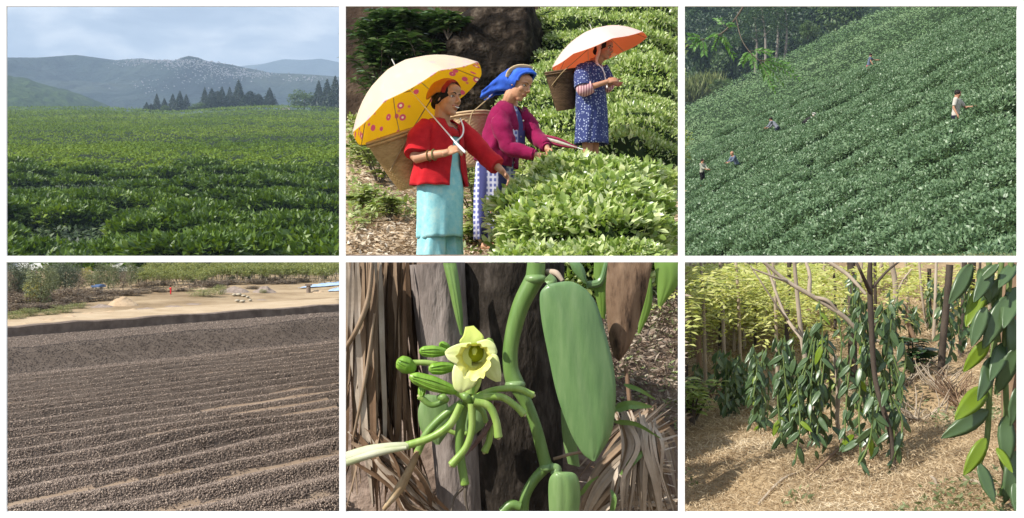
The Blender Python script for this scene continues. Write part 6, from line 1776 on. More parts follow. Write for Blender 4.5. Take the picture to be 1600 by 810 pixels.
M_frond = [surf("dry_frond_a", [((.07, .04, .022), .3), ((.14, .085, .05), .5), ((.24, .155, .095), .75)], scale=9, rough=.75, stretch=(1, 1, .3)),
           surf("dry_frond_b", [((.14, .095, .06), .3), ((.25, .175, .115), .5), ((.38, .29, .21), .75)], scale=9, rough=.7, stretch=(1, 1, .3)),
           surf("dry_frond_pale", [((.28, .225, .17), .3), ((.42, .345, .27), .5), ((.55, .48, .40), .75)], scale=9, rough=.65, stretch=(.5, 1, .5)),
           surf("dry_frond_dark", [((.03, .018, .010), .3), ((.07, .042, .024), .7)], scale=9, rough=.85)]

def panel_five_fronds():
    # hanging curtain on the left: four dead fronds, each leaflet a piece
    k = 0
    for g, (x0, x1, Y, lab, mats) in enumerate(((6, 120, 5.16, "dead brown palm frond hanging outermost beside the posts", (0, 1, 1, 2)), (60, 210, 5.24, "dead brown palm frond hanging next to the grey post", (0, 0, 1, 3)), (6, 230, 5.40, "dark dead palm frond hanging behind the lighter ones", (3, 3, 0)), (90, 330, 5.10, "dead palm frond sprawling at the foot of the grey post", (0, 1, 2)))):
        e = empty("palm_frond", Vector(c5((x0 + x1) / 2, 20 if g < 3 else 700, Y)), lab, "palm frond")
        n = (24, 26, 34, 22)[g]
        for i in range(n):
            Yi = Y + random.uniform(-.05, .05)
            if g < 3:
                xa = x0 + (x1 - x0) * (i + random.random()) / n
                dx = random.gauss(10, 26); L = random.uniform(380, 830)
                pts = [c5(max(5, xa), 4, Yi), c5(max(6, xa + dx * .4), 4 + L * .35, Yi - random.uniform(0, .05)), c5(max(6, xa + dx), 4 + L * .7, Yi - random.uniform(0, .06)), c5(max(6, xa + dx * 1.8 + random.gauss(0, 22)), min(806, 4 + L), Yi)]
            else:
                ya = random.uniform(500, 620)
                pts = [c5(60 + random.uniform(-50, 60), ya, Yi), c5(140 + random.uniform(-30, 40), ya + 90, Yi - .05), c5(220 + random.uniform(-30, 40), ya + 180, Yi - .05), c5(min(372, 300 + random.uniform(-50, 60)), 805, Yi)]
            mb = MB(); strip(mb, pts, r5(random.uniform(6, 15)), random.uniform(-1.2, 1.2))
            mb.obj("leaflet", M_frond[random.choice(mats)], e)
    # one thick pale curved leaf-base at the edge
    mb = MB(); tube(mb, [c5(92, 8, 5.08), c5(82, 120, 5.06), c5(50, 210, 5.06), c5(4, 290, 5.08)], [r5(9), r5(17), r5(17), r5(13)], 10, flat=.5); tag(mb.obj("dry_stalk", M_frond[1]), "thick curved tan stalk crossing the hanging fronds", "stalk")
    mb = MB(); tube(mb, [c5(100, 170, 5.07), c5(74, 360, 5.06), c5(34, 560, 5.07)], [r5(7), r5(10), r5(7)], 8, flat=.6); tag(mb.obj("dry_stalk", M_frond[1]), "straight pale stalk hanging before the fronds", "stalk")
    # pale fronds heaped at the lower right
    for g, (ax, ay, n, lab) in enumerate(((735, 800, 30, "pale dry palm frond arching up from the heap beside the lower leaf"), (820, 806, 28, "pale dry palm frond fanned out at the bottom of the heap"))):
        Y = 5.2 - .1 * g
        e = empty("palm_frond", Vector(c5(ax, ay, Y)), lab, "palm frond")
        for i in range(n):
            f = (i + random.random()) / n; Yi = Y + random.uniform(-.08, .08)
            if g == 0:
                ex, ey = 1030 + random.uniform(-30, 20), 440 + 330 * f + random.uniform(-15, 15)
                mx, my = 830 + 40 * f, 600 + 120 * f
                pts = [c5(ax + 60 * f, ay, Yi), c5(mx - 30, my + 50, Yi - .06), c5(mx + 60, my - 45 + 30 * f, Yi - .07), c5(min(1052, ex), ey, Yi)]
            else:
                a = -.2 + 1.5 * f
                pts = [c5(850 + 130 * f, 460 + 40 * random.random() + 30 * f, Yi), c5(870 + 130 * f + random.gauss(0, 14), 580, Yi - .07), c5(850 + 160 * f, 690, Yi - .07), c5(min(1052, 830 + 230 * f + random.gauss(0, 16)), 806, Yi)]
            mb = MB(); strip(mb, pts, r5(random.uniform(6, 13)), random.uniform(-1, 1)); mb.obj("leaflet", M_frond[2 if random.random() < .7 else 1], e)
    for g, (lab, hx, hy, a0, a1, n) in enumerate((("pale dry palm frond spread low across the corner of the heap", 1040, 760, 2.5, 3.7, 22), ("dull dry palm frond lying behind the green grass blades", 960, 470, 1.0, 2.6, 20))):
        Y = 5.33 + .06 * g; e = empty("palm_frond", Vector(c5(hx, hy, Y)), lab, "palm frond")
        for i in range(n):
            a = a0 + (a1 - a0) * (i + random.random()) / n; L = random.uniform(200, 330); Yi = Y + random.uniform(-.06, .06)
            cl = lambda x, y: c5(min(1052, x), min(806, y), Yi)
            pts = [cl(hx + random.gauss(0, 12), hy + random.gauss(0, 10)), cl(hx + math.cos(a) * L * .5 + random.gauss(0, 10), hy + math.sin(a) * L * .45), cl(hx + math.cos(a) * L, hy + math.sin(a) * L + 35)]
            mb = MB(); strip(mb, pts, r5(random.uniform(5, 11)), random.uniform(-1, 1)); mb.obj("leaflet", M_frond[2 if random.random() < (.8, .4)[g] else 1], e)
    # brown hanging dead leaf, stick, grass blades
    mb = MB(); blade(mb, [(830, 6), (823, 100), (828, 200), (842, 285), (860, 318)], [(970, 6), (950, 110), (926, 200), (902, 268), (868, 318)], 4.98, bulge=.05, thick=.02)
    for v in mb.v: v[:, 1] += .012 * vnoise(v[:, 0] * 9, v[:, 2] * 3, 1.5, 4, 3)
    tag(mb.obj("dead_leaf", surf("spotted_dead_leaf", [((.04, .026, .018), .34), ((.15, .095, .06), .43), ((.23, .155, .10), .6), ((.34, .26, .19), .78)], scale=7, rough=.75, bump=.4, bscale=18, bdist=.02, stretch=(2, 1, .6), detail=9)), "broad brown spotted dead leaf hanging beside the big green leaf", "dead leaf")
    mb = MB(); tube(mb, [c5(886, 336, 5.2), c5(896, 430, 5.18), c5(908, 548, 5.2)], [r5(17), r5(19), r5(9)], 10, flat=.4); tag(mb.obj("stick", surf("brown_stick", [(.16, .10, .065), (.27, .18, .12)], scale=9, rough=.85)), "flat brown stick standing under the spotted dead leaf", "stick")
    mb = MB(); tube(mb, [c5(660, 625, 5.0), c5(720, 608, 4.98), c5(800, 596, 5.0)], [r5(5), r5(5), r5(3)], 6); tag(mb.obj("twig", M_frond[1]), "thin pale twig passing behind the tip of the big leaf", "twig")
    M_gb = leafmat("grass_blade", [((.14, .26, .06), 0), ((.24, .38, .12), 1)], rough=.4, transl=.3)
    for a, b, c_, w, l in (((852, 470), (900, 456), (968, 462), 15, "green grass blade lying level beside the stick"), ((850, 508), (920, 516), (994, 560), 10, "green grass blade sloping down over the pale fronds"), ((868, 672), (910, 630), (962, 584), 12, "green grass blade rising from the pale frond heap"), ((880, 392), (930, 410), (980, 440), 7, "thin green grass blade above the level one"), ((742, 740), (770, 700), (800, 680), 8, "short green grass blade by the lower leaf"), ((840, 800), (850, 750), (838, 720), 9, "short green grass blade at the bottom of the frond heap")):
        mb = MB(); strip(mb, [c5(*a, 5.02), c5(*b, 4.98), c5(*c_, 5.0)], r5(w), .6, n=14); tag(mb.obj("grass_blade", M_gb), l, "grass blade")

panel_five()
panel_five_fronds()
# ================================================================== SIXTH OPENING: vanilla vines on slender trees over dry straw
def c6(cx, cy, Y): return V3(P(1065 + cx / 2.0, 405 + cy / 2.0, Y))
def g6(X, Y):
    X = np.asarray(X, float); Y = np.asarray(Y, float)
    z = -.95 + .19 * (X - 1.6) + np.clip(Y - 8.5, 0, 9) ** 1.5 * .062
    z = z + .085 * vnoise(X, Y, 1.1, 4, 3) + .035 * vnoise(X, Y, 3.5, 9, 2) - .14 * np.exp(-((X - 2.45) ** 2 / .05 + (Y - 6.6) ** 2 / .25)) - .12 * np.exp(-((X - .95) / .18) ** 2) * np.clip((6 - Y) / 2, 0, 1)
    return np.minimum(z, .0006 * Y)

def hit6(cx, cy):
    u = (1065 + cx / 2 - 800) / F; v = -cy / 2 / F
    Ys = np.linspace(3.3, 13.6, 2000); g = g6(u * Ys, Ys) / Ys
    k = int(np.argmax(g >= v)); k = k if g[k] >= v else len(Ys) - 1
    return np.array([u * Ys[k], Ys[k], float(g6(u * Ys[k], Ys[k]))])

M_van = leafmat("vanilla_vine_leaf", [((.03, .062, .022), 0), ((.058, .11, .04), .45), ((.11, .17, .07), .8), ((.19, .23, .11), 1)], rough=.33, transl=.18, spec=.55)
M_vany = leafmat("yellow_green_vine_leaf", [((.14, .24, .02), 0), ((.26, .36, .03), 1)], rough=.35, transl=.4)
M_vines = surf("vine_stem", [(.09, .14, .04), (.17, .22, .08)], scale=14, rough=.6)
M_straw = leafmat("dry_straw", [((.20, .14, .075), 0), ((.42, .32, .19), .45), ((.58, .47, .31), .8), ((.68, .6, .45), 1)], rough=.8, transl=.15, scale=.9)
M_yel = leafmat("sunlit_yellow_foliage", [((.26, .31, .07), 0), ((.45, .49, .14), .5), ((.62, .62, .27), 1)], rough=.6, transl=.4)
M_tr = surf("dark_trunk", [((.035, .028, .022), .3), ((.09, .07, .055), .6), ((.16, .13, .105), .8)], scale=9, rough=.9, bump=.6, bscale=30, bdist=.01, stretch=(1, 1, .4))
M_trp = surf("pale_trunk", [((.24, .19, .14), .3), ((.40, .33, .25), .6), ((.52, .45, .36), .8)], scale=9, rough=.85, bump=.4, bscale=30, bdist=.008, stretch=(1, 1, .4))
M_trb = surf("brown_trunk", [((.15, .095, .06), .3), ((.27, .18, .115), .6), ((.36, .26, .18), .8)], scale=9, rough=.85, bump=.4, bscale=30, bdist=.008, stretch=(1, 1, .4))

def vleaf_mesh(seed, mat, bend=.2):
    """thick lanceolate leaf of unit length along +X, 60 faces"""
    r_ = np.random.default_rng(seed); rings = []
    for t in (0, .06, .2, .4, .6, .8, .94, 1.0):
        w = .175 * (math.sin(math.pi * min(1, t ** .8 * .985 + .012)) ** .75) + .006
        z = -bend * t * t + .01 * r_.normal()
        rings.append([(t, -w, z + .02), (t, -w * .5, z - .006), (t, 0, z - .016), (t, w * .5, z - .006), (t, w, z + .02), (t, w * .5, z + .012), (t, 0, z), (t, -w * .5, z + .012)])
    mb = MB(); loft(mb, rings, 0)
    return mb.mesh("leaf", [mat])
VL = []

def place_leaf(me, p, d, nrm, L, parent):
    d = unit(d); s = unit(np.cross(nrm, d)); n = np.cross(d, s)
    o = bpy.data.objects.new("leaf", me); COL.objects.link(o); o.parent = parent
    M = Matrix(((d[0], s[0], n[0]), (d[1], s[1], n[1]), (d[2], s[2], n[2])))
    o.rotation_euler = M.to_euler(); o.location = Vector(p) - parent.location; o.scale = (L, L, L)
    return o

def vine(label, strands, Lf, Y, each=True, ylw=.06, group=None, step=.55, spreadY=.12, ground=True):
    """strands: crop polylines hanging on a support; leaves alternate along each strand"""
    ybot = max(p_[-1][1] for p_ in strands); cxm = sum(p_[-1][0] for p_ in strands) / len(strands)
    Y = min(Y, float(hit6(cxm, ybot + 12)[1])) if ground else Y
    Lf = Lf / 2 / F * Y
    e = empty("vanilla_vine", Vector(c6(strands[0][0][0], strands[0][0][1], Y)), label, "vanilla vine", group)
    st = MB(); lv = MB(); cnt = 0
    for sp in strands:
        off = random.uniform(-spreadY, spreadY)
        q = spline([c6(a, b, Y + off) for a, b in sp], 40)
        q[:, 2] = np.minimum(q[:, 2], -.0005 * Y)
        tube(st, q[::4], Lf * .055, 6)
        seg = np.linalg.norm(np.diff(q, axis=0), axis=1); s = np.concatenate([[0], np.cumsum(seg)])
        k = 0; pos = Lf * .15
        while pos < s[-1]:
            p = np.array([np.interp(pos, s, q[:, i]) for i in range(3)])
            i = min(38, int(np.searchsorted(s, pos))); t = unit(q[i + 1] - q[i]) if i < 39 else np.array([0, 0, -1.0])
            sg = 1 if k % 2 else -1
            d = np.array([sg * random.uniform(.25, .95), random.uniform(-.7, .35), random.uniform(-1.25, -.1)]) + t * .35
            L = Lf * random.choice((.55, .75, .9, 1.0, 1.1, 1.25))
            if p[2] < -.0012 * Y or d[2] < 0:
                if each:
                    me = VL[4 if random.random() < ylw else random.randrange(4)]
                    place_leaf(me, p, d, np.array([random.uniform(-.6, .6), -.8, .55]), L, e)
                else:
                    leaves(lv, p[None], d[None], np.array([[random.uniform(-.6, .6), -.8, .5]]), L, L * .36, LEAF8)
                cnt += 1
            pos += Lf * step * random.uniform(.7, 1.3); k += 1
    st.obj("stem", M_vines, e)
    if not each and lv.n: lv.obj("leaves", M_van, e, kind="stuff")
    return e

def slim_tree(label, pts, rad, Y, mat, base=None, group=None, crown=0, twigs=(), name="slim_tree", cw=.5, leafL=.05, back=0.0):
    Y = min(Y, float(hit6(pts[-1][0], pts[-1][1])[1])) if pts[-1][1] > 100 else Y
    Y = Y + back
    q = [c6(a, b, Y) for a, b in pts]
    q[-1] = q[-1] - np.array([0, 0, .03])
    e = empty(name, Vector(q[-1]), label, "tree", group)
    mb = MB(); tube(mb, q, [r_ / 4 / F * Y for r_ in rad], 10, n=len(q) * 6)
    for v in mb.v: v[:, 2] = np.minimum(v[:, 2], .0012 * Y)
    mb.obj("trunk", mat, e)
    for tw in twigs:
        mb = MB(); tube(mb, [c6(a, b, Y + dy) for a, b, dy in tw[0]], [r_ / 4 / F * Y for r_ in tw[1]], 7)
        for v in mb.v: v[:, 2] = np.minimum(v[:, 2], .0012 * Y)
        mb.obj("branch", mat, e)
    if crown:
        c = MB()
        for k in range(crown):
            z0 = q[0][2] - abs(rng.normal()) * (.28 if crown > 60 and name == 'slim_tree' else .17) - .02
            p0 = np.array([q[0][0] + rng.normal() * cw, Y + rng.normal() * .35, z0])
            a = rng.uniform(0, 2 * np.pi); d = unit(np.array([math.cos(a), math.sin(a) * .6, rng.uniform(-.5, .1)]))
            m = 9; s = p0 + d * np.linspace(0, .26, m)[:, None]; s[:, 2] -= np.linspace(0, .3, m) ** 2 * .7
            sd = unit(np.cross(d, [0, 0, 1]))
            for sg in (-1, 1):
                ok = s[:, 2] < .001 * Y
                leaves(c, s[ok], np.repeat((d * .5 + sd * sg)[None], ok.sum(), 0) + rng.normal(size=(ok.sum(), 3)) * .2, np.array([0, -.3, 1.0]) + rng.normal(size=(ok.sum(), 3)) * .3, leafL, leafL * .34, LEAF2)
        c.obj("crown", M_yel, e)
    return e

def panel_six():
    for s in range(4): VL.append(vleaf_mesh(200 + s, M_van, (.12, .2, .3, .05)[s]))
    VL.append(vleaf_mesh(210, M_vany, .15))
    mb = MB()
    sheet(mb, lambda u, y: (u * y, y, g6(u * y, y)), np.linspace(.1555, .52, 130), np.geomspace(3.2, 13.8, 130))
    mb.obj("straw_ground", surf("dry_grass_soil", [((.16, .105, .06), .28), ((.30, .215, .125), .5), ((.44, .335, .20), .72)], scale=2.6, rough=.95, bump=.8, bscale=24, bdist=.04, detail=9), kind="structure")
    N = 170000
    u = rng.uniform(.156, .48, N); w = rng.random(N); y = 3.4 * (13 / 3.4) ** w; x = u * y
    k = vnoise(x, y, 2.0, 6, 3)
    h1 = hit6(800, 425); h2 = hit6(730, 345)
    bare = np.exp(-((x - h1[0]) ** 2 + (y - h1[1]) ** 2) / .10) + np.exp(-((x - h2[0]) ** 2 + (y - h2[1]) ** 2) / .12)
    ok = (k > -.62) & (g6(x, y) < -.012 * y) & (rng.random(N) > bare * .9); x, y = x[ok], y[ok]; n = len(x)
    L = rng.uniform(.012, .05, n) * (y / 6) ** .5
    mb = MB(); leaves(mb, np.stack([x, y, g6(x, y) + rng.uniform(0, .02, n)], -1), np.stack([rng.normal(size=n), rng.normal(size=n), rng.uniform(0, .75, n)], -1), rand_unit(n), L, L * .10, LEAF2)
    tag(mb.obj("dry_straw", M_straw, kind="stuff"), "dry straw and cut grass covering the plantation floor", "straw")
    N = 16000
    u = rng.uniform(.156, .48, N); y = 3.4 * (13 / 3.4) ** rng.random(N); x = u * y
    ok = vnoise(x, y, 1.6, 14, 3) > .12; x, y = x[ok], y[ok]; n = len(x); L = rng.uniform(.015, .04, n)
    mb = MB(); leaves(mb, np.stack([x, y, g6(x, y) + rng.uniform(0, .05, n)], -1), np.stack([rng.normal(size=n), rng.normal(size=n), rng.uniform(0, 1, n)], -1), rand_unit(n), L, L * .4, LEAF4)
    tag(mb.obj("green_undergrowth", leafmat("grey_green_weed", [((.12, .15, .06), 0), ((.22, .26, .12), 1)], rough=.6), kind="stuff"), "small grey-green weeds among the straw", "weeds")
    # far yellow-green understorey closing the view
    N = 30000
    u = rng.uniform(.157, .49, N); v = -rng.uniform(.005, .085, N) * np.where(u < .30, 1.0, .55)
    y = rng.uniform(10.2, 13.6, N); x = u * y; z = v * y
    dens = vnoise(u * 60, v * 60, 1, 4, 3) + np.clip((.30 - u) * 3, -.25, .35)
    ok = (dens > .02) & (z > g6(x, y) - .02); x, y, z = x[ok], y[ok], z[ok]; n = len(x)
    mb = MB(); L = rng.uniform(.04, .09, n)
    leaves(mb, np.stack([x, y, z], -1), np.stack([rng.normal(size=n), rng.normal(size=n) * .5, rng.normal(size=n) * .6], -1), np.array([0, -.5, 1.0]) + rng.normal(size=(n, 3)) * .5, L, L * .38, LEAF2)
    tag(mb.obj("far_foliage", M_yel, kind="stuff"), "sunlit yellow-green foliage of the far trees", "foliage")
    mb = MB()
    sheet(mb, lambda u, w: (u * (13.0 + .8 * w), 13.0 + .8 * w, -1.0 + w * .998 + 0 * u), np.linspace(.12, .50, 40), np.linspace(0, 1.003, 12))
    mb.obj("far_bank", surf("pale_far_bank", [((.30, .27, .15), .3), ((.46, .42, .27), .5), ((.60, .56, .42), .75)], scale=1.6, rough=.95, bump=.5, bscale=8, bdist=.1, detail=9), kind="structure")

def panel_six_trees():
    S = slim_tree
    S("dark trunk with white-flecked leaves at its top behind the main vine cluster", [(530, 8), (532, 130), (536, 370)], [26, 26, 30], 7.2, M_tr)
    S("pale smooth trunk beside the reddish leaning poles", [(655, 8), (668, 90), (664, 235)], [17, 16, 18], 8.6, M_trp, twigs=[([(668, 120, 0), (690, 70, .1), (720, 30, .1)], [9, 7, 4])])
    S("thin grey trunk between the dark one and the pale smooth one", [(624, 8), (627, 112)], [13, 15], 11.5, M_trp)
    S("dark slim trunk behind the yellow foliage", [(337, 8), (332, 130), (328, 252)], [14, 14, 16], 8.8, M_tr, crown=40)
    S("pale forked trunk rising from the second vine cluster", [(352, 8), (362, 120), (376, 250), (398, 380), (440, 630)], [12, 13, 15, 15, 17], 5.7, M_trp, back=.22, twigs=[([(398, 110, 0), (400, 50, .05), (388, 8, .1)], [15, 12, 10]), ([(376, 250, 0), (320, 170, .1), (262, 8, .2)], [14, 10, 8]), ([(330, 190, .0), (300, 150, -.1), (214, 20, -.1)], [8, 6, 4])])
    S("knotty pale trunk carrying the main vine cluster", [(590, 8), (588, 60), (592, 180), (606, 380), (655, 560), (662, 700)], [14, 18, 19, 16, 16, 20], 5.45, M_tr, back=.2, twigs=[([(592, 110, 0), (560, 40, -.1), (545, 8, -.1)], [14, 10, 8]), ([(596, 90, 0), (640, 40, 0), (680, 8, 0)], [10, 8, 6])])
    mb = MB(); tube(mb, [c6(255, 8, 5.3), c6(330, 70, 5.3), c6(415, 120, 5.28), c6(505, 178, 5.25), (c6(560, 232, 5.25)), c6(628, 262, 5.25)], [.008, .010, .011, .011, .010, .007], 9)
    tube(mb, [c6(415, 120, 5.28), c6(455, 130, 5.25), c6(485, 160, 5.25)], [.01, .009, .006], 7)
    tube(mb, [c6(330, 70, 5.3), c6(300, 60, 5.25), c6(220, 30, 5.25)], [.008, .006, .004], 7)
    for v in mb.v: v[:, 2] = np.minimum(v[:, 2], .006)
    tag(mb.obj("long_branch", M_trp), "long pale bare branch slanting across into the main vine cluster", "branch")
    mb = MB(); tube(mb, [c6(458, 8, 5.6), c6(520, 50, 5.55), c6(575, 110, 5.5)], [.010, .010, .008], 8)
    for v in mb.v: v[:, 2] = np.minimum(v[:, 2], .006)
    tag(mb.obj("long_branch", M_trp), "shorter pale branch slanting down to the knotty trunk", "branch")
    S("pale bent white stem showing between the two main vine clusters", [(478, 300), (490, 400), (486, 500), (502, 570)], [13, 17, 14, 10], 5.4, M_trp)
    S("reddish leaning pole, steeper of the two by the pale smooth trunk", [(690, 170), (720, 230), (748, 288)], [13, 14, 15], 8.4, M_trb)
    S("reddish leaning pole with a rough foot by the pale smooth trunk", [(700, 140), (712, 210), (722, 290)], [10, 12, 14], 8.6, M_trb)
    S("slender trunk with vine leaves halfway down the straw bank", [(838, 18), (830, 120), (818, 240), (808, 374)], [22, 22, 22, 24], 7.4, M_tr)
    S("far slim trunk wrapped in small vines under the trees", [(774, 30), (774, 120), (776, 208)], [12, 13, 15], 11.2, M_tr)
    S("dark trunk in the gap before the near vine", [(908, 8), (906, 60), (902, 130)], [24, 22, 22], 9.5, M_tr)
    S("thin dark trunk farther behind the gap trunk", [(750, 60), (752, 130)], [16, 18], 12, M_trb)
    S("reddish brown post at the open end of the plantation", [(52, 240), (54, 300), (56, 376)], [18, 18, 20], 9.5, M_trb)
    S("short dark stump at the very edge of the plantation", [(14, 330), (14, 392)], [14, 16], 9.5, M_tr)
    S("bare grey sapling standing among the far yellow foliage", [(700, 10), (705, 90), (712, 170)], [9, 9, 10], 10.5, M_trp)
    S("mossy trunk standing in the gap between the slender trunk and the near vine", [(884, 8), (880, 150), (872, 300)], [16, 16, 19], 7.6, M_tr)
    S("thin pale trunk rising behind the hollow in the bank", [(796, 8), (792, 140), (786, 262)], [9, 10, 11], 9.0, M_trp)
    S("thin leaning pale stem beside the far slim trunk", [(742, 8), (752, 120), (768, 215)], [8, 8, 9], 9.6, M_trp)
    S("grey trunk behind the upper straw bank, nearest the main cluster", [(604, 8), (606, 150), (612, 240)], [10, 11, 12], 9.2, M_tr)
    k = 0
    for px, y1 in ((28, 240), (75, 260), (122, 250), (165, 260), (196, 250), (232, 240), (290, 230), (440, 180), (480, 210), (560, 180), (880, 120), (930, 150), (960, 170)):
        k += 1
        S("slender far trunk with sunlit yellow-green leaves", [(px + random.uniform(-8, 8), 8), (px, y1 * .5), (px + random.uniform(-5, 5), y1 + 30)], [8, 9, 10], random.uniform(9.6, 12.2), M_trp if k % 3 else M_tr, group="slender far trees with yellow leaves", crown=70 if px < 300 else 22, cw=.42, leafL=.062)
    for px, Y, l in ((60, 7.6, "yellow-leaved tree over the open end of the plantation"), (170, 7.0, "brightest yellow-leaved tree before the far trees"), (285, 6.6, "yellow-leaved tree next to the pale forked trunk"), (120, 8.4, "yellow-leaved tree between the brightest one and the open end")):
        S(l, [(px, 8), (px + 8, 140), (px + 16, 400)], [9, 10, 12], Y, M_trp, crown=60, cw=.30, leafL=.055, name="yellow_tree")

def panel_six_vines():
    rs = random.Random(3)
    def strands(cx, y0, y1, hw, n, top=.6):
        out = []
        for i in range(n):
            xa = cx + rs.uniform(-hw, hw) * top; xb = cx + rs.uniform(-hw, hw)
            ya = y0 + rs.uniform(0, (y1 - y0) * .22); yb = y1 - rs.uniform(0, (y1 - y0) * .35)
            out.append([(xa, ya), ((xa + xb) / 2 + rs.uniform(-18, 18), (ya + yb) / 2), (xb, yb)])
        return out
    # the near vine on the brown post at the edge
    Y = 4.1
    mb = MB(); tube(mb, [c6(1030, 6, Y + .12), c6(1036, 300, Y + .12), c6(1040, 560, Y + .1), c6(1038, 800, Y + .1)], [.048, .045, .045, .045], 12, n=20)
    for v in mb.v: v[:, 2] = np.minimum(v[:, 2], .005)
    tag(mb.obj("support_post", M_trb), "brown post at the edge carrying the big-leaved vine", "post")
    e = empty("vanilla_vine", Vector(c6(1000, 20, Y)), "big-leaved vanilla vine hanging on the brown edge post", "vanilla vine")
    st = MB()
    for pts in ([(1000, 8), (985, 200), (965, 380), (955, 560), (930, 640)], [(1030, 8), (1010, 260), (1015, 480), (1000, 620), (1035, 700)], [(960, 8), (975, 120), (990, 260)], [(1022, 500), (1024, 640), (1000, 740)]):
        q = [c6(a, b, Y) for a, b in pts]; q[0][2] = min(q[0][2], .004); tube(st, q, .011, 7)
    st.obj("stem", M_vines, e)
    near = [((948, 82), (892, 202), 0, 1), ((905, 10), (852, 130), 0, 0), ((1016, 118), (962, 262), 0, 0), ((960, 250), (886, 352), 0, 1), ((1010, 262), (972, 372), 0, 0), ((968, 308), (946, 432), 0, 0), ((1042, 282), (994, 422), 0, 0), ((1050, 400), (1030, 520), 0, 0), ((950, 402), (868, 490), 0, 1), ((956, 474), (828, 556), 0, 0), ((950, 560), (890, 672), 0, 1), ((930, 640), (978, 760), 0, 0), ((1045, 600), (1020, 760), 0, 0), ((1012, 490), (1022, 640), 0, 0), ((985, 590), (1036, 660), 0, 1), ((990, 10), (930, 70), 0, 0), ((1040, 8), (996, 78), 0, 0), ((968, 20), (930, 120), 0, 2), ((1000, 60), (940, 150), 0, 0), ((950, 150), (908, 270), 0, 0), ((1048, 90), (1010, 200), 0, 2), ((1030, 180), (1050, 330), 0, 0), ((930, 30), (968, 130), 0, 3), ((1040, 700), (1052, 800), 0, 0)]
    for k, (a, b, _, m) in enumerate(near):
        A, B = c6(*a, Y - .02 * (k % 4)), c6(*b, Y - .05 - .03 * (k % 3))
        lim = .005 - 0
        A[2] = min(A[2], -.02); 
        L = np.linalg.norm(B - A)
        place_leaf(VL[4 if m == 1 else (k % 4)], A, B - A, np.array([random.uniform(-.45, .45), -1, .35]), L * 1.02, e)
    vine("main vanilla vine cluster, dense and dark, on the knotty pale trunk", strands(600, 85, 650, 95, 18), 50, 5.2, ylw=.05, step=.62)
    vine("long vanilla strands trailing to the straw below the main cluster", [[(560, 330), (555, 480), (560, 640)], [(640, 400), (690, 520), (640, 680)], [(660, 300), (690, 420), (650, 560)], [(600, 420), (590, 560), (545, 660)], [(690, 250), (700, 330), (660, 430)]], 56, 5.05, ylw=.12, step=.75)
    vine("second vanilla vine cluster hanging on the pale forked trunk", strands(415, 190, 620, 70, 13), 46, 5.5, ylw=.03, step=.62)
    vine("thin vanilla strands between the two main clusters", [[(470, 130), (500, 260), (480, 420)], [(430, 130), (440, 260), (425, 420)], [(360, 380), (370, 520), (352, 650)], [(520, 300), (515, 420), (540, 560)]], 50, 5.35, ylw=.08, step=.8)
    vine("third vanilla vine, narrow and bushy, left of the second cluster", strands(325, 225, 590, 40, 12, .8), 44, 6.3, step=.6)
    vine("fourth vanilla vine, a dark column next to the third", strands(245, 262, 540, 32, 11, .9), 42, 7.2, each=True, step=.6)
    vine("fifth vanilla vine, a dim low column farther back", strands(150, 280, 495, 44, 16, .9), 36, 8.2, each=False, step=.45)
    vine("sixth vanilla vine, the small one beside the reddish brown post", strands(60, 320, 432, 26, 9, .9), 30, 9.4, each=False, step=.5)
    vine("dim vanilla vine hanging between the fifth and the fourth", strands(200, 320, 470, 30, 7, .9), 34, 8.8, each=False, step=.5)
    vine("small vine leaves on the dark trunk behind the main cluster", strands(532, 40, 300, 18, 5, 1), 30, 7.0, ground=False, each=False, step=.5)
    vine("vanilla vine climbing the slender trunk on the straw bank", strands(822, 60, 330, 28, 6, .9), 34, 7.2, ground=False, each=False, step=.6)
    vine("small vanilla vine on the far slim trunk", strands(775, 90, 200, 14, 4, .9), 22, 11.0, ground=False, each=False, step=.6)
    vine("vanilla vine draped over the reddish leaning poles", strands(722, 140, 235, 34, 6, .9), 28, 8.3, ground=False, each=False, step=.5)
    vine("loose vine leaves in front of the gap trunk", strands(890, 150, 300, 26, 4, .9), 34, 7.8, ground=False, each=False, step=.7)
    vine("vanilla vine wrapping the mossy trunk in the gap", strands(880, 60, 290, 26, 6, .9), 34, 7.4, ground=False, each=False, step=.5)
    vine("thin vine hanging on the pale trunk behind the hollow", strands(790, 60, 240, 18, 4, .9), 28, 8.8, ground=False, each=False, step=.55)
    vine("vine foliage crowding the foot of the pale smooth trunk", strands(668, 120, 262, 34, 6, .9), 30, 8.2, ground=False, each=False, step=.5)
    g = hit6(720, 370)
    sprig_plant(Vector(g), .26, 4, .12, .5, M_van, "low vine shoot with broad leaves standing in the straw", name="vine_shoot", cat="plant", spread=.4)
    g = hit6(35, 520); sprig_plant(Vector(g), .34, 9, .10, .3, M_tea2, "leafy green shrub at the open edge of the straw", name="leafy_shrub", cat="shrub", spread=.6)
    for k, (cx, cy, l) in enumerate(((770, 340, "dry shrub on the straw bank"), (850, 440, "tuft of dead stems by the hollow in the bank"), (740, 520, "dead brushwood below the bank's hollow"), (100, 440, "dry brush near the sixth vine"), (810, 415, "tangle of dead roots in the bank's brown hollow"), (880, 480, "dead twigs heaped between the hollow and the near vine"), (700, 400, "dry twigs sticking out of the bank above the vine shoot"))):
        g = hit6(cx, cy); mb = MB(); e = None
        for i in range(26):
            a = rng.uniform(0, 6.28); tip = g + np.array([math.cos(a) * .16, math.sin(a) * .1, rng.uniform(.04, .2)])
            tube(mb, [g + rng.normal(size=3) * .02, (g + tip) / 2 + rng.normal(size=3) * .02, tip], [.005, .004, .002], 4, n=5)
        tag(mb.obj("brushwood", M_trb if k % 2 else M_trp), l, "brushwood")
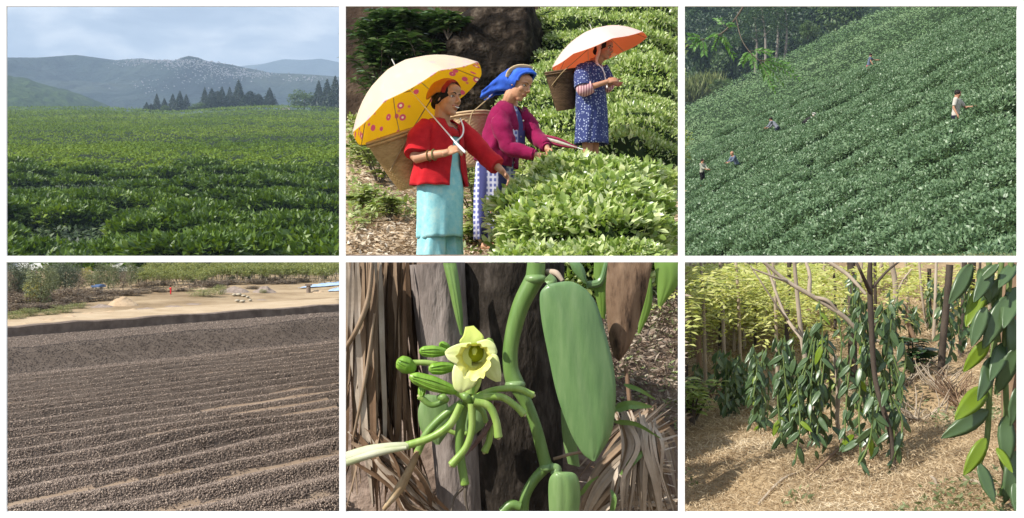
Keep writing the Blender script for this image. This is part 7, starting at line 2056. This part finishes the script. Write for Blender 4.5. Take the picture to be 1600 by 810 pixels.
    for k, (a, b, l) in enumerate((((240, 775), (385, 668), "dead branch lying on the straw toward the second cluster"), ((395, 690), (620, 540), "long thin dead stick lying under the main cluster"), ((780, 690), (800, 720), "broken piece of wood on the straw before the edge post"), ((430, 720), (560, 690), "short dead stick on the straw"), ((880, 700), (985, 760), "dry stick lying at the foot of the near vine"))):
        A, B = hit6(*a), hit6(*b); m = (A + B) / 2; m[2] = float(g6(m[0], m[1])) + .02
        mb = MB(); tube(mb, [A + [0, 0, .012], m, B + [0, 0, .012]], [.006, .007, .004], 7); tag(mb.obj("dead_branch", M_trb if k % 2 else M_trp), l, "dead branch")

panel_six()
panel_six_trees()
panel_six_vines()
# ================================================================== pickers on the hillside, walker on the sandy land
def small_person(base, H, fwd, bend, label, shirt, trousers, skin=None, hair=None, hat=None, skirt=None, armL=None, armR=None, voxel=.02, sleeve=.55, head_down=.3, cat="person", group=None):
    b = V3(base); up = np.array([0, 0, 1.0]); fw = unit(np.array([fwd[0], fwd[1], 0])); lf = np.cross(up, fw)
    sp = unit(up * math.cos(bend) + fw * math.sin(bend)); k = H / 1.6
    hip = b + up * .53 * H
    neck = hip + sp * .31 * H; face = unit(fw * math.cos(head_down) - up * math.sin(head_down))
    J = dict(head=neck + unit(sp + up * .5) * .085 * H, face=face, hh=.14 * H, neck=neck, chest=hip + sp * .22 * H, waist=hip + sp * .08 * H, pelvis=hip - up * .02 * H, fwd=unit(fw - sp * (fw @ sp)))
    for s, d, arm in (('L', 1, armL), ('R', -1, armR)):
        sh = neck + lf * .115 * H * d - sp * .025 * H
        a1, a2 = arm or ((.5, .05, -.85), (.9, -.15 * d, -.35))
        T = lambda q: unit(fw * q[0] + lf * q[1] * 1.0 + up * q[2])
        el = sh + T(a1) * .17 * H; wr = el + T(a2) * .15 * H
        J.update({'sh' + s: sh, 'el' + s: el, 'wr' + s: wr, 'hd' + s: T(a2), 'pm' + s: -up * .8 - lf * d * .5, 'cu' + s: .8})
        J['hip' + s] = hip + lf * .05 * H * d - up * .03 * H; J['kn' + s] = b + lf * .055 * H * d + up * .28 * H + fw * .03 * H; J['an' + s] = b + lf * .06 * H * d + up * .04 * H; J['to' + s] = J['an' + s] + fw * .09 * H - up * .03 * H
    e = empty("person", Vector(b), label, cat, group)
    remeshed(body_mb(J, k), voxel, "body", skin or M_skin2, e)
    mb = MB()
    tube(mb, [J['neck'] - sp * .01, J['chest'], J['waist'], J['pelvis']], [.10 * k, .165 * k, .15 * k, .17 * k], 14, flat=.72, flat_dir=J['fwd'])
    for s in 'LR':
        limb(mb, [J['chest'] * .25 + J['sh' + s] * .75, J['sh' + s], J['sh' + s] * (1 - sleeve) + J['el' + s] * sleeve if sleeve < 1 else J['el' + s]] + ([J['el' + s] * .3 + J['wr' + s] * .7] if sleeve >= 1 else []), [.075 * k, .075 * k, .062 * k] + ([.045 * k] if sleeve >= 1 else []))
    remeshed(mb, voxel, "shirt", shirt, e)
    mb = MB()
    if skirt:
        rings = [ringpts(hip * (1 - t) + b * t, fw, (.15 + .05 * t) * k, (.13 + .06 * t) * k, n=20) for t in (0, .2, .5, .85)]
        loft(mb, rings); mb.obj("skirt", skirt, e)
    else:
        tube(mb, [hip + up * .03 * H, hip - up * .04 * H], [.15 * k, .16 * k], 14, flat=.8, flat_dir=fw, n=4)
        for s in 'LR': limb(mb, [J['hip' + s], J['kn' + s], J['an' + s] + up * .02 * H], [.10 * k, .08 * k, .06 * k])
        remeshed(mb, voxel, "trousers", trousers, e)
    f, l, u = head_frame(J); R = np.stack([f, l, u], 1); h = J['hh']; c = J['head']
    mb = MB(); ellipsoid(mb, c + (u * .15 - f * .10) * h, (.46 * h, .40 * h, .42 * h), rot=R)
    if hat is None: mb.obj("hair", hair or FACE['hair'], e)
    else:
        tube(mb, [c + u * .25 * h, c + u * .30 * h], [.85 * h, .8 * h], 16, n=2); mb.obj("hat", hat, e)
    return e, J

def hill_at(px, py):
    u = (px - 800) / F; v = (405 - py) / F
    Ys = np.linspace(18, 130, 3000); z = (z3(u * Ys, Ys) + .30) / Ys
    k = int(np.argmax(z >= v)); k = k if z[k] >= v else len(Ys) - 1
    return Ys[k]

def workers():
    cl = lambda n, a: surf(n, [tuple(x * .85 for x in a), a], scale=9, rough=.9)
    sh = dict(white=cl("off_white_shirt", (.52, .48, .42)), grey=cl("grey_shirt", (.20, .21, .24)), slate=cl("slate_blue_shirt", (.12, .15, .21)), dark=cl("dark_jacket", (.03, .026, .026)), pale=cl("pale_olive_shirt", (.34, .34, .27)), navy=cl("navy_trousers", (.018, .02, .035)), black=cl("black_trousers", (.015, .014, .014)), pink=cl("pink_skirt", (.5, .10, .14)), red=cl("red_clothes", (.55, .02, .03)), cream=cl("cream_hat", (.7, .68, .6)))
    def put(px, pyb, Hpx, fwd, bend, lab, visible=.58, **k):
        Y = hill_at(px, pyb) - .35; H = Hpx / F * Y
        return small_person(P(px, pyb + (1 - visible) * Hpx * .98, Y), H, fwd, bend, lab, voxel=max(.011, H * .011), **k)
    put(1493, 187, 84, (.8, -.6), .12, "man in an off-white shirt and dark trousers standing among the tea bushes", visible=.54, shirt=sh['white'], trousers=sh['navy'], sleeve=.8,
        armL=((.55, .35, -.75), (.95, .1, .05)), armR=((-.15, -.25, -.95), (.45, -.1, -.85)))
    put(1357, 107, 40, (.9, -.4), .25, "picker in a dark vest and pink skirt high on the slope", shirt=sh['slate'], trousers=None, skirt=sh['pink'], armL=((.8, .2, -.3), (.95, 0, -.1)), armR=((.2, -.1, -.95), (.5, 0, -.8)))
    put(1257, 193, 50, (.95, .1), 1.05, "picker in dark clothes and a white hat stooping over the tea", visible=.5, shirt=sh['dark'], trousers=sh['black'], hat=sh['cream'], sleeve=1)
    put(1215, 202, 44, (-.75, .5), .75, "picker in a grey shirt stooping uphill of the slate-blue one", visible=.52, shirt=sh['grey'], trousers=sh['navy'], sleeve=1)
    put(1152, 258, 46, (-.9, -.3), .6, "picker in a slate-blue shirt leaning over the tea", visible=.5, shirt=sh['slate'], trousers=sh['navy'], sleeve=1, hair=M_skin2)
    put(1097, 283, 44, (.6, -.7), .05, "picker in a pale shirt and dark trousers standing lowest on the slope", visible=.78, shirt=sh['pale'], trousers=sh['black'], sleeve=1)
    g = hit4(267, 461, land4)
    small_person(g, 14 / F * g.y, (-.6, -.8), .05, "person in bright red clothes walking on the sandy land", sh['red'], sh['red'], voxel=.008, sleeve=1, skirt=None)
workers()
# ================================================================== haze over the whole place
def haze():
    mb = MB()
    box(mb, (0, 2025, 402.9), (7400, 4850, 814.2))
    m = bpy.data.materials.new("haze"); m.use_nodes = True
    nt = m.node_tree; nt.nodes.clear()
    o = nt.nodes.new("ShaderNodeOutputMaterial"); v = nt.nodes.new("ShaderNodeVolumePrincipled")
    v.inputs["Color"].default_value = (.55, .74, 1, 1); v.inputs["Density"].default_value = .00031
    nt.links.new(v.outputs[0], o.inputs["Volume"])
    tag(mb.obj("haze", m, kind="stuff"), "pale blue air haze over the whole place", "haze")
haze()
